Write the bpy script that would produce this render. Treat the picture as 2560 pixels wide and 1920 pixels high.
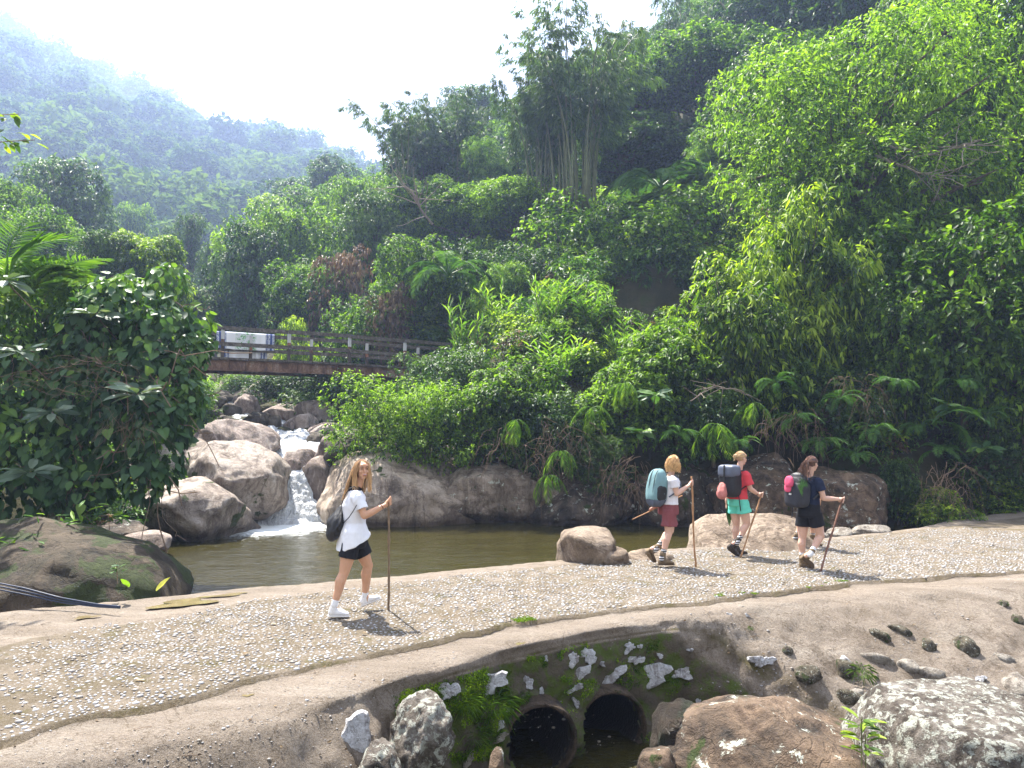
import bpy, bmesh, math, random
import numpy as np
from mathutils import Vector, Matrix
from mathutils.bvhtree import BVHTree

for o in list(bpy.data.objects):
    bpy.data.objects.remove(o, do_unlink=True)
SC = bpy.context.scene
COL = SC.collection
R = math.radians

# ------------------------------------------------------------------ camera, sky, sun, exposure
FPX = 1900.0
CAMZ = 1.98
PITCH = math.atan(125 / FPX)
cam_data = bpy.data.cameras.new('camera')
cam_data.sensor_width = 36.0
cam_data.lens = 36.0 * FPX / 2560
cam_data.clip_start = 0.05
cam_data.clip_end = 3000
cam = bpy.data.objects.new('camera', cam_data)
COL.objects.link(cam)
cam.location = (0, 0, CAMZ)
cam.rotation_euler = (R(90) + PITCH, 0, 0)
SC.camera = cam

SUN_EL, SUN_AZ = R(60), R(-34)          # azimuth measured from +Y, negative = towards -X (front left)
SUN_DIR = Vector((math.sin(SUN_AZ) * math.cos(SUN_EL), math.cos(SUN_AZ) * math.cos(SUN_EL), math.sin(SUN_EL)))
world = bpy.data.worlds.new('World')
SC.world = world
world.use_nodes = True
wn = world.node_tree
wn.nodes.clear()
w_out = wn.nodes.new('ShaderNodeOutputWorld')
w_bg = wn.nodes.new('ShaderNodeBackground')
w_sky = wn.nodes.new('ShaderNodeTexSky')
w_sky.sky_type = 'NISHITA'
w_sky.sun_disc = False
w_sky.sun_elevation = SUN_EL
w_sky.sun_rotation = SUN_AZ
w_sky.air_density = 1.0
w_sky.dust_density = 4.0
w_sky.ozone_density = 1.0
w_mix = wn.nodes.new('ShaderNodeMixRGB')
w_mix.inputs[0].default_value = 0.85
w_mix.inputs[2].default_value = (2.8, 2.9, 3.05, 1)    # thin bright cloud veil
wn.links.new(w_sky.outputs[0], w_mix.inputs[1])
wn.links.new(w_mix.outputs[0], w_bg.inputs['Color'])
w_bg.inputs['Strength'].default_value = 0.10
wn.links.new(w_bg.outputs[0], w_out.inputs[0])

sun_data = bpy.data.lights.new('sun', 'SUN')
sun_data.energy = 5.0
sun_data.angle = R(0.6)
sun_data.color = (1.0, 0.95, 0.86)
sun = bpy.data.objects.new('sun', sun_data)
COL.objects.link(sun)
sun.rotation_euler = (-SUN_DIR).to_track_quat('-Z', 'Y').to_euler()

SC.view_settings.view_transform = 'Standard'
SC.view_settings.look = 'None'
SC.view_settings.gamma = 1.0
SC.view_settings.use_curve_mapping = False
SC.view_settings.exposure = 2.3
SC.cycles.max_bounces = 7
SC.cycles.diffuse_bounces = 3
SC.cycles.glossy_bounces = 3
SC.cycles.transmission_bounces = 4
SC.cycles.transparent_max_bounces = 6
SC.cycles.volume_bounces = 1
SC.cycles.caustics_reflective = False
SC.cycles.caustics_refractive = False

# ------------------------------------------------------------------ helpers
FW = np.array([0, math.cos(PITCH), math.sin(PITCH)])
UP = np.array([0, -math.sin(PITCH), math.cos(PITCH)])
CP = np.array([0, 0, CAMZ])

def ray(px, py):
    return FW + np.array([(px - 1280) / FPX, 0, 0]) + UP * ((960 - py) / FPX)

def P(px, py, Y):
    """the place seen at pixel (px, py) of the 2560 px photograph, Y metres in front"""
    d = ray(px, py)
    return CP + d * (Y / d[1])

def G(px, py, z=0.0):
    d = ray(px, py)
    return CP + d * ((z - CAMZ) / d[2])

def norm(a):
    return a / np.maximum(np.linalg.norm(a, axis=-1, keepdims=True), 1e-9)

def _hash(ix, iy, iz, seed):
    h = (ix.astype(np.int64) * 374761393 + iy.astype(np.int64) * 668265263 + iz.astype(np.int64) * 2147483647 + seed * 1274126177) & 0xffffffff
    h = ((h ^ (h >> 13)) * 1274126177) & 0xffffffff
    h = (h ^ (h >> 16)) & 0xffffffff
    return h / 4294967295.0 * 2 - 1

def vnoise(p, seed=0):
    p = np.asarray(p, dtype=float)
    i = np.floor(p); f = p - i
    u = f * f * (3 - 2 * f)
    ix, iy, iz = i[..., 0], i[..., 1], i[..., 2]
    out = 0
    for dx in (0, 1):
        for dy in (0, 1):
            for dz in (0, 1):
                w = (u[..., 0] if dx else 1 - u[..., 0]) * (u[..., 1] if dy else 1 - u[..., 1]) * (u[..., 2] if dz else 1 - u[..., 2])
                out = out + w * _hash(ix + dx, iy + dy, iz + dz, seed)
    return out

def fbm(p, octaves=4, seed=0, gain=0.5):
    p = np.asarray(p, dtype=float)
    a, s, out = 1.0, 1.0, 0
    for k in range(octaves):
        out = out + a * vnoise(p * s + 17.3 * k, seed + k)
        a *= gain; s *= 2.03
    return out

def smooth(x, a, b):
    t = np.clip((x - a) / (b - a), 0, 1)
    return t * t * (3 - 2 * t)

def new_mesh(name, v, f, mats=(), tint=None, shade=False):
    """v (N,3); f (M,3) or (M,4) array, or a list of faces"""
    me = bpy.data.meshes.new(name)
    v = np.asarray(v, dtype=np.float32)
    if isinstance(f, np.ndarray) and len(f):
        me.vertices.add(len(v)); me.vertices.foreach_set('co', v.ravel())
        k = f.shape[1]
        me.loops.add(f.size); me.loops.foreach_set('vertex_index', f.astype(np.int32).ravel())
        me.polygons.add(len(f)); me.polygons.foreach_set('loop_start', np.arange(0, f.size, k, dtype=np.int32))
        me.update(calc_edges=True)
    else:
        me.from_pydata([tuple(map(float, a)) for a in v], [], [tuple(int(i) for i in a) for a in f])
    if tint is not None:
        at = me.attributes.new('tint', 'FLOAT', 'POINT')
        at.data.foreach_set('value', np.asarray(tint, dtype=np.float32))
    for m in (mats if isinstance(mats, (list, tuple)) else [mats]):
        me.materials.append(m)
    if shade:
        me.polygons.foreach_set('use_smooth', np.ones(len(me.polygons), dtype=bool))
    me.validate()
    return me

def link(name, me, parent=None, loc=None):
    o = bpy.data.objects.new(name, me)
    COL.objects.link(o)
    if parent is not None:
        o.parent = parent
    if loc is not None:
        o.location = loc
    return o

def tag(o, label=None, cat=None, group=None, kind=None):
    if label: o['label'] = label
    if cat: o['category'] = cat
    if group: o['group'] = group
    if kind: o['kind'] = kind
    return o

def thing(name, label, cat, loc=(0, 0, 0), rz=0, group=None):
    o = link(name, None)
    o.location = tuple(loc)
    o.rotation_euler = (0, 0, rz)
    o.empty_display_size = 0.2
    return tag(o, label, cat, group)

def to_local(v, root):
    """world points to the space of an Empty that is only moved (not turned)"""
    return np.asarray(v, float) - np.array(root.location)

def grid_faces(n, m):
    i, j = np.meshgrid(np.arange(n - 1), np.arange(m - 1), indexing='ij')
    a = (i * m + j).ravel()
    return np.stack([a, a + m, a + m + 1, a + 1], 1)

def tube(pts, rad, sides=6, cap=True):
    """swept tube -> v, f (list of quads/tris as quads array + cap list)"""
    pts = np.asarray(pts, float); n = len(pts)
    rad = np.broadcast_to(np.asarray(rad, float), (n,))
    t = norm(np.gradient(pts, axis=0))
    ref = np.array([0, 0, 1.0]) if abs(t[0][2]) < 0.9 else np.array([1.0, 0, 0])
    vs = []
    a = norm(np.cross(t[0], ref))
    for i in range(n):
        a = norm(a - t[i] * np.dot(a, t[i])); b = np.cross(t[i], a)
        ang = np.arange(sides) * 2 * math.pi / sides
        vs.append(pts[i] + rad[i] * (np.cos(ang)[:, None] * a + np.sin(ang)[:, None] * b))
    v = np.concatenate(vs)
    f = []
    for i in range(n - 1):
        for k in range(sides):
            k2 = (k + 1) % sides
            f.append((i * sides + k, i * sides + k2, (i + 1) * sides + k2, (i + 1) * sides + k))
    if cap:
        f.append(tuple(range(sides))[::-1])
        f.append(tuple((n - 1) * sides + k for k in range(sides)))
    return v, f

class MB:
    """collects simple shapes into one mesh"""
    def __init__(s): s.v = []; s.f = []; s.t = []; s.n = 0
    def add(s, v, f, tint=0.5):
        v = np.asarray(v, float)
        s.v.append(v); s.f += [tuple(i + s.n for i in a) for a in f]; s.n += len(v)
        s.t.append(np.broadcast_to(np.asarray(tint, float), (len(v),)))
        return s
    def tube(s, pts, rad, sides=6, tint=0.5): return s.add(*tube(pts, rad, sides), tint=tint)
    def box(s, c, h, ax=None, tint=0.5):
        c = np.asarray(c, float)
        ax = np.eye(3) if ax is None else np.asarray(ax, float)
        k = np.array([(x, y, z) for x in (-1, 1) for y in (-1, 1) for z in (-1, 1)], float) * np.asarray(h, float)
        return s.add(c + k @ ax, [(0, 1, 3, 2), (4, 6, 7, 5), (0, 4, 5, 1), (2, 3, 7, 6), (0, 2, 6, 4), (1, 5, 7, 3)], tint)
    def mesh(s, name, mat, shade=False):
        return new_mesh(name, np.concatenate(s.v), s.f, mat, np.concatenate(s.t), shade)
    def build(s, name, mat, parent=None, shade=False, bevel=0):
        o = link(name, s.mesh(name, mat, shade), parent)
        if bevel:
            b = o.modifiers.new('bevel', 'BEVEL'); b.width = bevel; b.segments = 2; b.limit_method = 'ANGLE'
        return o

# ------------------------------------------------------------------ materials
class NT:
    def __init__(s, name):
        s.m = bpy.data.materials.new(name); s.m.use_nodes = True
        s.t = s.m.node_tree; s.t.nodes.clear()
        s.out = s.n('ShaderNodeOutputMaterial')
    def n(s, typ, **kw):
        nd = s.t.nodes.new(typ)
        for k, v in kw.items():
            if k.startswith('i_'):
                key = k[2:]
                key = int(key) if key.isdigit() else key.replace('_', ' ')
                s.set(nd.inputs[key], v)
            else: setattr(nd, k, v)
        return nd
    def set(s, sock, v):
        if isinstance(v, bpy.types.NodeSocket): s.t.links.new(v, sock)
        elif isinstance(v, (tuple, list)) and len(v) == 3 and sock.type == 'RGBA': sock.default_value = (*v, 1)
        else: sock.default_value = v
    def coord(s, which='Object', scale=(1, 1, 1)):
        if which == 'World':
            src = s.n('ShaderNodeNewGeometry').outputs['Position']
        else:
            src = s.n('ShaderNodeTexCoord').outputs[which]
        mp = s.n('ShaderNodeMapping', i_Vector=src); mp.inputs['Scale'].default_value = scale
        return mp.outputs[0]
    def noise(s, vec, scale, detail=5, rough=0.6, dist=0.0):
        return s.n('ShaderNodeTexNoise', i_Vector=vec, i_Scale=scale, i_Detail=detail, i_Roughness=rough, i_Distortion=dist).outputs['Fac']
    def ramp(s, fac, stops, interp='LINEAR'):
        r = s.n('ShaderNodeValToRGB', i_Fac=fac); cr = r.color_ramp; cr.interpolation = interp
        while len(cr.elements) < len(stops): cr.elements.new(0.5)
        for e, (p, c) in zip(cr.elements, stops):
            e.position = p; e.color = (*c, 1) if isinstance(c, tuple) else (c, c, c, 1)
        return r.outputs['Color']
    def mix(s, fac, a, b, typ='MIX'):
        nd = s.n('ShaderNodeMixRGB', blend_type=typ); s.set(nd.inputs[0], fac); s.set(nd.inputs[1], a); s.set(nd.inputs[2], b)
        return nd.outputs[0]
    def math(s, op, a, b=0.0):
        nd = s.n('ShaderNodeMath', operation=op); s.set(nd.inputs[0], a); s.set(nd.inputs[1], b)
        return nd.outputs[0]
    def attr(s, name='tint'):
        return s.n('ShaderNodeAttribute', attribute_name=name).outputs['Fac']
    def bump(s, h, strength=0.4, dist=0.02):
        return s.n('ShaderNodeBump', i_Height=h, i_Strength=strength, i_Distance=dist).outputs[0]
    def bsdf(s, color, rough=0.7, spec=0.3, normal=None, **kw):
        b = s.n('ShaderNodeBsdfPrincipled')
        s.set(b.inputs['Base Color'], color); s.set(b.inputs['Roughness'], rough); s.set(b.inputs['Specular IOR Level'], spec)
        if normal is not None: s.set(b.inputs['Normal'], normal)
        for k, v in kw.items(): s.set(b.inputs[k.replace('_', ' ')], v)
        return b
    def finish(s, sh):
        s.t.links.new(sh.outputs[0], s.out.inputs[0]); return s.m

def plain(name, color, rough=0.7, spec=0.3, var=0.12, scale=25, bump=0.2, bdist=0.004, **kw):
    n = NT(name); c = n.coord('Object')
    f = n.noise(c, scale)
    lo = tuple(x * (1 - var) for x in color); hi = tuple(min(1, x * (1 + var)) for x in color)
    return n.finish(n.bsdf(n.ramp(f, [(0.3, lo), (0.7, hi)]), rough, spec, n.bump(f, bump, bdist) if bump else None, **kw))

def leaf_mat(name, dark, mid, light, rough=0.5, trans=0.5, tmul=(1.5, 1.6, 0.6), spec=0.28, rv=.22):
    n = NT(name)
    t = n.attr('tint')
    oi = n.n('ShaderNodeObjectInfo').outputs['Random']
    t2 = n.math('ADD', t, n.math('MULTIPLY', n.math('SUBTRACT', oi, 0.5), rv))
    big = n.noise(n.coord('World'), 0.55, 3)
    t3 = n.math('ADD', t2, n.math('MULTIPLY', n.math('SUBTRACT', big, 0.5), 0.5))
    col = n.ramp(t3, [(0.12, dark), (0.5, mid), (0.92, light)])
    b = n.bsdf(col, rough, spec)
    tr = n.n('ShaderNodeBsdfTranslucent')
    n.set(tr.inputs[0], n.mix(1.0, col, tmul, 'MULTIPLY'))
    mx = n.n('ShaderNodeMixShader'); mx.inputs[0].default_value = trans
    n.t.links.new(b.outputs[0], mx.inputs[1]); n.t.links.new(tr.outputs[0], mx.inputs[2])
    return n.finish(mx)

M = {}
M['leaf_green'] = leaf_mat('leaf_green', (.014, .038, .006), (.058, .125, .014), (.20, .32, .03))
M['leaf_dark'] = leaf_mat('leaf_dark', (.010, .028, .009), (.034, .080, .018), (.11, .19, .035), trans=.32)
M['leaf_lime'] = leaf_mat('leaf_lime', (.018, .048, .006), (.075, .145, .014), (.30, .40, .035), trans=.46)
M['leaf_heart'] = leaf_mat('leaf_heart', (.018, .055, .018), (.055, .125, .035), (.17, .28, .04), rough=.5, trans=.3, spec=.35)
M['leaf_grey'] = leaf_mat('leaf_grey', (.04, .075, .045), (.085, .13, .08), (.20, .25, .18), rough=.45, trans=.2)
M['leaf_bamboo'] = leaf_mat('leaf_bamboo', (.018, .045, .015), (.05, .10, .03), (.13, .20, .05), trans=.38)
M['leaf_cane'] = leaf_mat('leaf_cane', (.03, .075, .012), (.09, .19, .022), (.24, .36, .05), trans=.45)
M['leaf_fern'] = leaf_mat('leaf_fern', (.016, .048, .012), (.04, .105, .02), (.10, .20, .03), trans=.4)
M['leaf_brown'] = leaf_mat('leaf_brown', (.05, .032, .018), (.13, .085, .045), (.24, .17, .09), trans=.3, tmul=(1.2, 1.0, .9))
M['leaf_yellow'] = leaf_mat('leaf_yellow', (.15, .16, .02), (.35, .35, .04), (.5, .45, .06), trans=.3, tmul=(1.2, 1.1, .6))
M['leaf_far'] = leaf_mat('leaf_far', (.014, .036, .016), (.04, .085, .025), (.11, .17, .045), trans=.3, rough=.9, spec=.0, rv=.75)
M['grass'] = leaf_mat('grass', (.03, .07, .012), (.08, .16, .025), (.17, .26, .05), trans=.4)
M['moss'] = leaf_mat('moss', (.02, .045, .006), (.10, .19, .012), (.30, .42, .02), rough=.9, trans=.2, spec=.1)
M['bark'] = plain('bark', (.10, .078, .058), .9, .1, .45, 9, .6, .03)
M['bark_pale'] = plain('bark_pale', (.24, .20, .16), .85, .1, .35, 12, .5, .02)
M['twig'] = plain('twig', (.17, .12, .085), .9, .1, .35, 12, .3, .01)
M['culm'] = plain('culm', (.13, .14, .065), .5, .3, .35, 3, .1, .01)
# ------------------------------------------------------------------ terrain
STX = lambda Y: np.where(Y < 19.4, -6.4, -6.4 - .43 * (Y - 19.4))
STZ_Y = [0, 19.2, 19.9, 21.0, 23, 25, 30, 36, 60, 100, 150, 420]
STZ_Z = [-1.3, -1.3, -.5, 1.0, 1.75, 2.25, 3.0, 3.9, 7.5, 14, 24, 60]
RB = np.array([(-60, 130), (-40, 95), (-23.5, 60), (-10.5, 36), (-4.0, 29), (-2.2, 24), (-2.0, 20.8), (-1, 20.2), (3, 20.3), (7, 20.2), (8.8, 18.2), (10.6, 17.6), (13.5, 20.2), (17, 21.7), (30, 26), (80, 45), (300, 60)], float)
LB = np.array([(-72, 130), (-46, 95), (-27, 60), (-17.2, 38), (-12.0, 30), (-9.2, 23), (-7.9, 19.2), (-7.6, 15), (-7.7, 11.5), (-9.5, 9.8), (-14, 8.0), (-40, 1), (-120, -20)], float)

def pl_dist(x, y, pl):
    """signed distance to a polyline (positive on its left hand side) and z-order parameter"""
    best = np.full(x.shape, 1e9); sgn = np.ones(x.shape); yy = np.zeros(x.shape); ws = np.zeros(x.shape)
    for a, b in zip(pl[:-1], pl[1:]):
        d = b - a; L2 = d @ d
        t = np.clip(((x - a[0]) * d[0] + (y - a[1]) * d[1]) / L2, 0, 1)
        cx, cy = a[0] + t * d[0], a[1] + t * d[1]
        dd = np.hypot(x - cx, y - cy)
        s = np.sign(d[0] * (y - a[1]) - d[1] * (x - a[0]))
        m = dd < best - 1e-6
        best = np.where(m, dd, best); sgn = np.where(m, s, sgn)
        w = L2 ** .5 / (dd + .15) ** 3
        yy += w * cy; ws += w
    return best * sgn, yy / ws

RU = [-3, -1.2, -.674, -.553, -.495, -.416, -.358, -.305, -.237, -.184, -.1, .1, .6, 3]
RR = [.8, .74, .545, .485, .455, .405, .39, .385, .365, .335, .30, .2, .15, .1]

def hgt(x, y):
    x = np.asarray(x, float); y = np.asarray(y, float)
    dR, yR = pl_dist(x, y, RB)
    dL, yL = pl_dist(x, y, LB)
    zR = np.interp(yR, STZ_Y, STZ_Z); zR = np.maximum(zR, -.5)
    zL = np.interp(yL, STZ_Y, STZ_Z); zL = np.maximum(zL, -.5)
    xyz = np.stack([x * .11, y * .11, 0 * x], -1)
    nz = fbm(xyz, 3, 5)
    xyz2 = np.stack([x * .7, y * .7, 0 * x], -1)
    nf = fbm(xyz2, 3, 9)
    dr = np.maximum(dR, 0); dl = np.maximum(-dL * -1, 0)
    dl = np.maximum(-dL, 0)
    up_r = 1.9 * smooth(dr, 0, 2.2) + .60 * np.maximum(dr - 1.5, 0) + .12 * np.maximum(dr - 22, 0) - .45 * np.maximum(dr - 75, 0)
    up_l = 1.7 * smooth(dl, 0, 1.8) + .22 * np.maximum(dl - 1.2, 0) + .18 * np.maximum(dl - 14, 0)
    bed = np.interp(y, STZ_Y, STZ_Z)
    right = zR + up_r + nz * np.minimum(dr * .12, 2.2) + nf * np.minimum(dr * .2, .25)
    left = zL + up_l + nz * np.minimum(dl * .12, 1.5) + nf * np.minimum(dl * .2, .2)
    h = np.where(dR > 0, right, np.where(dL < 0, left, bed + nf * .12))
    # the bench cut into the slope, left open and dark
    ub = x / np.maximum(y, 1)
    h = h - 1.5 * smooth(y, 24.6, 25.6) * (1 - smooth(y, 28.3, 28.8)) * smooth(ub, .10, .14) * (1 - smooth(ub, .25, .29)) * (dR > 0)
    # far mountain
    yy = np.maximum(y, 1)
    u = x / yy
    rdg = np.interp(u, RU, RR) * 430 - 9
    k = np.clip((yy - 95) / 335, 0, 1)
    m_n = fbm(np.stack([x * .011, y * .011, 0 * x], -1), 4, 31)
    mtn = 16 + (rdg - 16) * (k ** 1.05) + m_n * 8 * np.sin(k * math.pi)
    mtn = np.where(yy > 430, rdg - (yy - 430) * .5, mtn)
    w = smooth(yy, 85, 140)
    h = np.where(u < .35, np.maximum(h * (1 - .35 * w * (dR > 0)), np.where(yy > 95, mtn * w, -99)), h)
    # bank under the camera and the low ground below the causeway
    near = smooth(y, 9.5, 5.0)
    inside = (dR <= 0) & (dL >= 0)
    h = np.where(inside & (y < 9.5), -1.45 + nf * .08, h)
    h = np.where(y < 2.4, np.maximum(h, -1.45 + 1.9 * smooth(-y, -2.4, -.9)), h)
    return h

def warp(n, lim0, lim1, c, power):
    t = np.linspace(-1, 1, n)
    s = np.sign(t) * np.abs(t) ** power
    return c + np.where(s < 0, s * (c - lim0), s * (lim1 - c))
gx = warp(340, -560, 560, 0, 2.5)
gy = np.concatenate([np.arange(-40, 4, 2.0), np.arange(4, 40, .42), 40 + 640 * np.linspace(0, 1, 170)[1:] ** 1.6])
GX, GY = np.meshgrid(gx, gy, indexing='ij')
GZ = hgt(GX, GY)
TV = np.stack([GX, GY, GZ], -1).reshape(-1, 3)
TF = grid_faces(len(gx), len(gy))

n = NT('forest_floor')
c = n.coord('World')
f1 = n.noise(c, 1.3, 8); f2 = n.noise(c, 9, 6, .7)
col = n.mix(f2, n.ramp(f1, [(.35, (.035, .028, .018)), (.55, (.075, .055, .035)), (.7, (.05, .065, .02))]), (.03, .04, .015))
M['forest_floor'] = n.finish(n.bsdf(col, .95, .1, n.bump(f2, .8, .08)))
ground = link('ground', new_mesh('ground', TV, TF, M['forest_floor'], shade=True))
tag(ground, 'steep valley ground of brown soil and rock under the jungle', None, None, 'structure')
GBVH = BVHTree.FromPolygons([tuple(v) for v in TV], [tuple(f) for f in TF.tolist()])
print('terrain', len(TF))

# ------------------------------------------------------------------ rock
def rock_mat(name, a, b, dark, lichen=.0, moss=.0, wet=-0.05, scale=1.0, streak=True, lich_col=(.55, .58, .50), moss_col=(.045, .065, .012), pits=.5):
    n = NT(name)
    c = n.coord('World')
    cs = n.coord('World', (1.0, 1.0, .22))
    f = n.noise(cs if streak else c, 2.2 * scale, 9, .66, .6)
    g = n.noise(c, 14 * scale, 8, .7)
    h = n.noise(c, 65 * scale, 4, .7)
    col = n.ramp(f, [(.33, dark), (.46, a), (.64, b)])
    col = n.mix(n.ramp(g, [(.35, .75), (.65, 0.0)]), col, n.mix(1.0, col, (.62, .58, .56), 'MULTIPLY'))
    col = n.mix(n.ramp(h, [(.4, .4), (.6, 0.0)]), col, n.mix(1.0, col, (.6, .6, .6), 'MULTIPLY'))
    pm_ = n.noise(n.coord('World', (1, 1, .55)), 1.35 * scale, 10, .74, .9)
    col = n.mix(n.ramp(pm_, [(.50, 0.0), (.56, .75)]), col, n.mix(1.0, col, (.42, .38, .36), 'MULTIPLY'))
    col = n.mix(n.ramp(n.noise(n.coord('World', (1, 1, .3)), 4.2 * scale, 8, .7, .5), [(.56, 0.0), (.66, .6)]), col, n.mix(1.0, col, (1.45, 1.45, 1.5), 'MULTIPLY'))
    cr = n.math('ABSOLUTE', n.math('SUBTRACT', n.noise(n.coord('World', (1, 1, 1.6)), 1.3 * scale, 5, .55, .4), .5))
    col = n.mix(n.ramp(cr, [(.0, .6), (.009, 0.0)]), col, n.mix(1.0, col, (.32, .30, .28), 'MULTIPLY'))
    if lichen:
        lf = n.noise(c, 5.5 * scale, 9, .75, .4)
        col = n.mix(n.ramp(lf, [(.60 - .16 * lichen, 0.0), (.64 - .16 * lichen, .9)]), col, lich_col)
    if moss:
        mf = n.noise(n.coord('World', (1, 1, .7)), 1.7 * scale, 7, .6, .3)
        mc = n.ramp(g, [(.35, tuple(x * .5 for x in moss_col)), (.65, moss_col)])
        col = n.mix(n.ramp(mf, [(.66 - .2 * moss, 0.0), (.69 - .2 * moss, 1.0)]), col, mc)
    z = n.n('ShaderNodeSeparateXYZ', i_0=n.n('ShaderNodeNewGeometry').outputs['Position']).outputs[2]
    wf = n.math('ADD', z, n.math('MULTIPLY', n.math('SUBTRACT', g, .5), .25))
    wm = n.n('ShaderNodeMapRange', i_0=wf, i_1=wet - .1, i_2=wet + .12, i_3=1.0, i_4=0.0).outputs[0]
    col = n.mix(wm, col, n.mix(1.0, col, (.38, .34, .30), 'MULTIPLY'))
    rough = n.n('ShaderNodeMapRange', i_0=wm, i_1=0.0, i_2=1.0, i_3=.85, i_4=.35).outputs[0]
    hgt_ = n.math('ADD', n.math('MULTIPLY', f, 1.2), n.math('ADD', n.math('MULTIPLY', g, .5), n.math('MULTIPLY', h, .12 * pits * 4)))
    return n.finish(n.bsdf(col, rough, .3, n.bump(n.math('ADD', hgt_, n.math('MULTIPLY', n.ramp(cr, [(.0, 0.0), (.012, 1.0)]), .12)), .9, .10)))

M['rock_pale'] = rock_mat('rock_pale', (.36, .30, .25), (.52, .46, .40), (.16, .13, .11), moss=.32, wet=-.08)
M['rock_tan'] = rock_mat('rock_tan', (.29, .225, .165), (.43, .35, .27), (.16, .12, .085), wet=-.14, streak=False)
M['rock_bank'] = rock_mat('rock_bank', (.09, .072, .056), (.22, .17, .13), (.03, .025, .02), lichen=.12, moss=.28, wet=-.02)
M['rock_slab'] = rock_mat('rock_slab', (.27, .215, .165), (.46, .375, .30), (.10, .08, .065), lichen=.05, moss=.2, wet=-.02)
M['rock_dome'] = rock_mat('rock_dome', (.42, .34, .265), (.56, .47, .385), (.20, .16, .125), moss=.1, wet=-.1)
M['rock_brown'] = rock_mat('rock_brown', (.12, .085, .058), (.26, .18, .12), (.035, .028, .022), lichen=.10, moss=.1, wet=-3, streak=False)
M['rock_lichen'] = rock_mat('rock_lichen', (.16, .135, .11), (.30, .27, .235), (.06, .05, .042), lichen=.55, wet=-3, scale=2.2, streak=False, lich_col=(.43, .44, .38))
M['rock_moss'] = rock_mat('rock_moss', (.07, .055, .035), (.12, .09, .06), (.03, .028, .015), moss=.85, wet=-.35, moss_col=(.04, .055, .012))
M['rock_rapid'] = rock_mat('rock_rapid', (.32, .255, .22), (.48, .41, .36), (.11, .09, .075), moss=.14, wet=-3)
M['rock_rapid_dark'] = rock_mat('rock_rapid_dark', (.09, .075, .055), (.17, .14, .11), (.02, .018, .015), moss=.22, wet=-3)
M['stone_pale'] = rock_mat('stone_pale', (.42, .38, .32), (.55, .51, .45), (.2, .17, .14), wet=-3, scale=4, streak=False)
M['stone_white'] = rock_mat('stone_white', (.78, .79, .82), (.88, .89, .92), (.6, .6, .62), wet=-3, scale=4, streak=False)
M['stone_mossy'] = rock_mat('stone_mossy', (.14, .12, .08), (.25, .22, .16), (.05, .04, .03), moss=.4, lichen=.15, wet=-3, scale=5, streak=False)

_ico = {}
def ico(sub):
    if sub not in _ico:
        bm = bmesh.new(); bmesh.ops.create_icosphere(bm, subdivisions=sub, radius=1)
        bm.verts.ensure_lookup_table()
        _ico[sub] = (np.array([v.co[:] for v in bm.verts]), np.array([[v.index for v in f.verts] for f in bm.faces]))
        bm.free()
    v, f = _ico[sub]
    return v.copy(), f

def rock_shape(rx, ry, rz, seed, sub=4, cuts=7, rough=.16, box=.35, fine=.03):
    v, f = ico(sub)
    rng = np.random.default_rng(seed)
    # towards a rounded box
    v = v / (np.abs(v) ** 4).sum(1, keepdims=True) ** .25 * box + v * (1 - box)
    v += norm(v) * (fbm(v * 1.1 + seed * 3.7, 3, seed) * rough)[:, None]
    for k in range(cuts):
        d = norm(rng.normal(size=3)); lim = rng.uniform(.62, .88)
        t = v @ d; over = np.maximum(t - lim, 0)
        v -= d * (over * .82)[:, None]
    v += norm(v) * (fbm(v * 4.2 + seed, 4, seed + 7) * fine * 1.6)[:, None]
    return v * np.array([rx, ry, rz]), f

def rock(px0, py0, px1, py1, Y, depth, mat, label, seed, name='boulder', cat='boulder', sub=4, sink=.25, rot=0, tilt=0, group=None, **kw):
    c = P((px0 + px1) / 2, (py0 + py1) / 2, Y)
    rx = (px1 - px0) / 2 / FPX * Y * 1.06; rz = (py1 - py0) / 2 / FPX * Y
    rz2 = rz * (1 + sink)
    v, f = rock_shape(rx, depth, rz2, seed, sub, **kw)
    if tilt:
        ca, sa = math.cos(R(tilt)), math.sin(R(tilt))
        v = np.stack([v[:, 0] * ca - v[:, 2] * sa, v[:, 1], v[:, 0] * sa + v[:, 2] * ca], 1)
    base = np.array([c[0], c[1], c[2] + rz - rz2])
    o = link(name, new_mesh(name, v, f, M[mat], shade=True)); o.location = base
    if rot: o.rotation_euler = (0, 0, R(rot))
    tag(o, label, cat, group)
    return o

# ------------------------------------------------------------------ causeway (road)
RO = np.array([-3.3, 4.95]); RA = norm(np.array([.868, .497])); RN = np.array([-RA[1], RA[0]])
def tb(px, py, z=0.0):
    g = G(px, py, z)[:2] - RO
    return g @ RA, g @ RN
def curve(pts, z=0.0):
    a = np.array(sorted(tb(x, y, z) for x, y in pts))
    return lambda t: np.interp(t, a[:, 0], a[:, 1])
FAR = curve([(-1200, 1690), (-400, 1566), (0, 1529), (300, 1499), (600, 1472), (1000, 1438), (1400, 1398), (1700, 1371), (2000, 1350), (2200, 1333), (2400, 1300), (2560, 1274), (2900, 1238)])
NEAR = curve([(-500, 1960), (0, 1842), (243, 1788), (486, 1738), (650, 1694), (833, 1654), (983, 1626), (1273, 1560), (1504, 1530), (1735, 1504), (1990, 1475), (2140, 1456), (2560, 1426), (3100, 1400)])
LIPZ = -.06
LIP = curve([(-500, 2010), (0, 1925), (347, 1857), (694, 1786), (925, 1716), (1041, 1674), (1273, 1612), (1504, 1566), (1712, 1540), (1967, 1508), (2560, 1462), (3100, 1430)], LIPZ)
PEB = curve([(-1200, 1780), (-100, 1640), (80, 1590), (250, 1560), (420, 1545), (600, 1500), (760, 1480), (900, 1462), (1050, 1447), (1400, 1410), (1700, 1378), (2000, 1356), (2560, 1290), (2900, 1250)])
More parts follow.
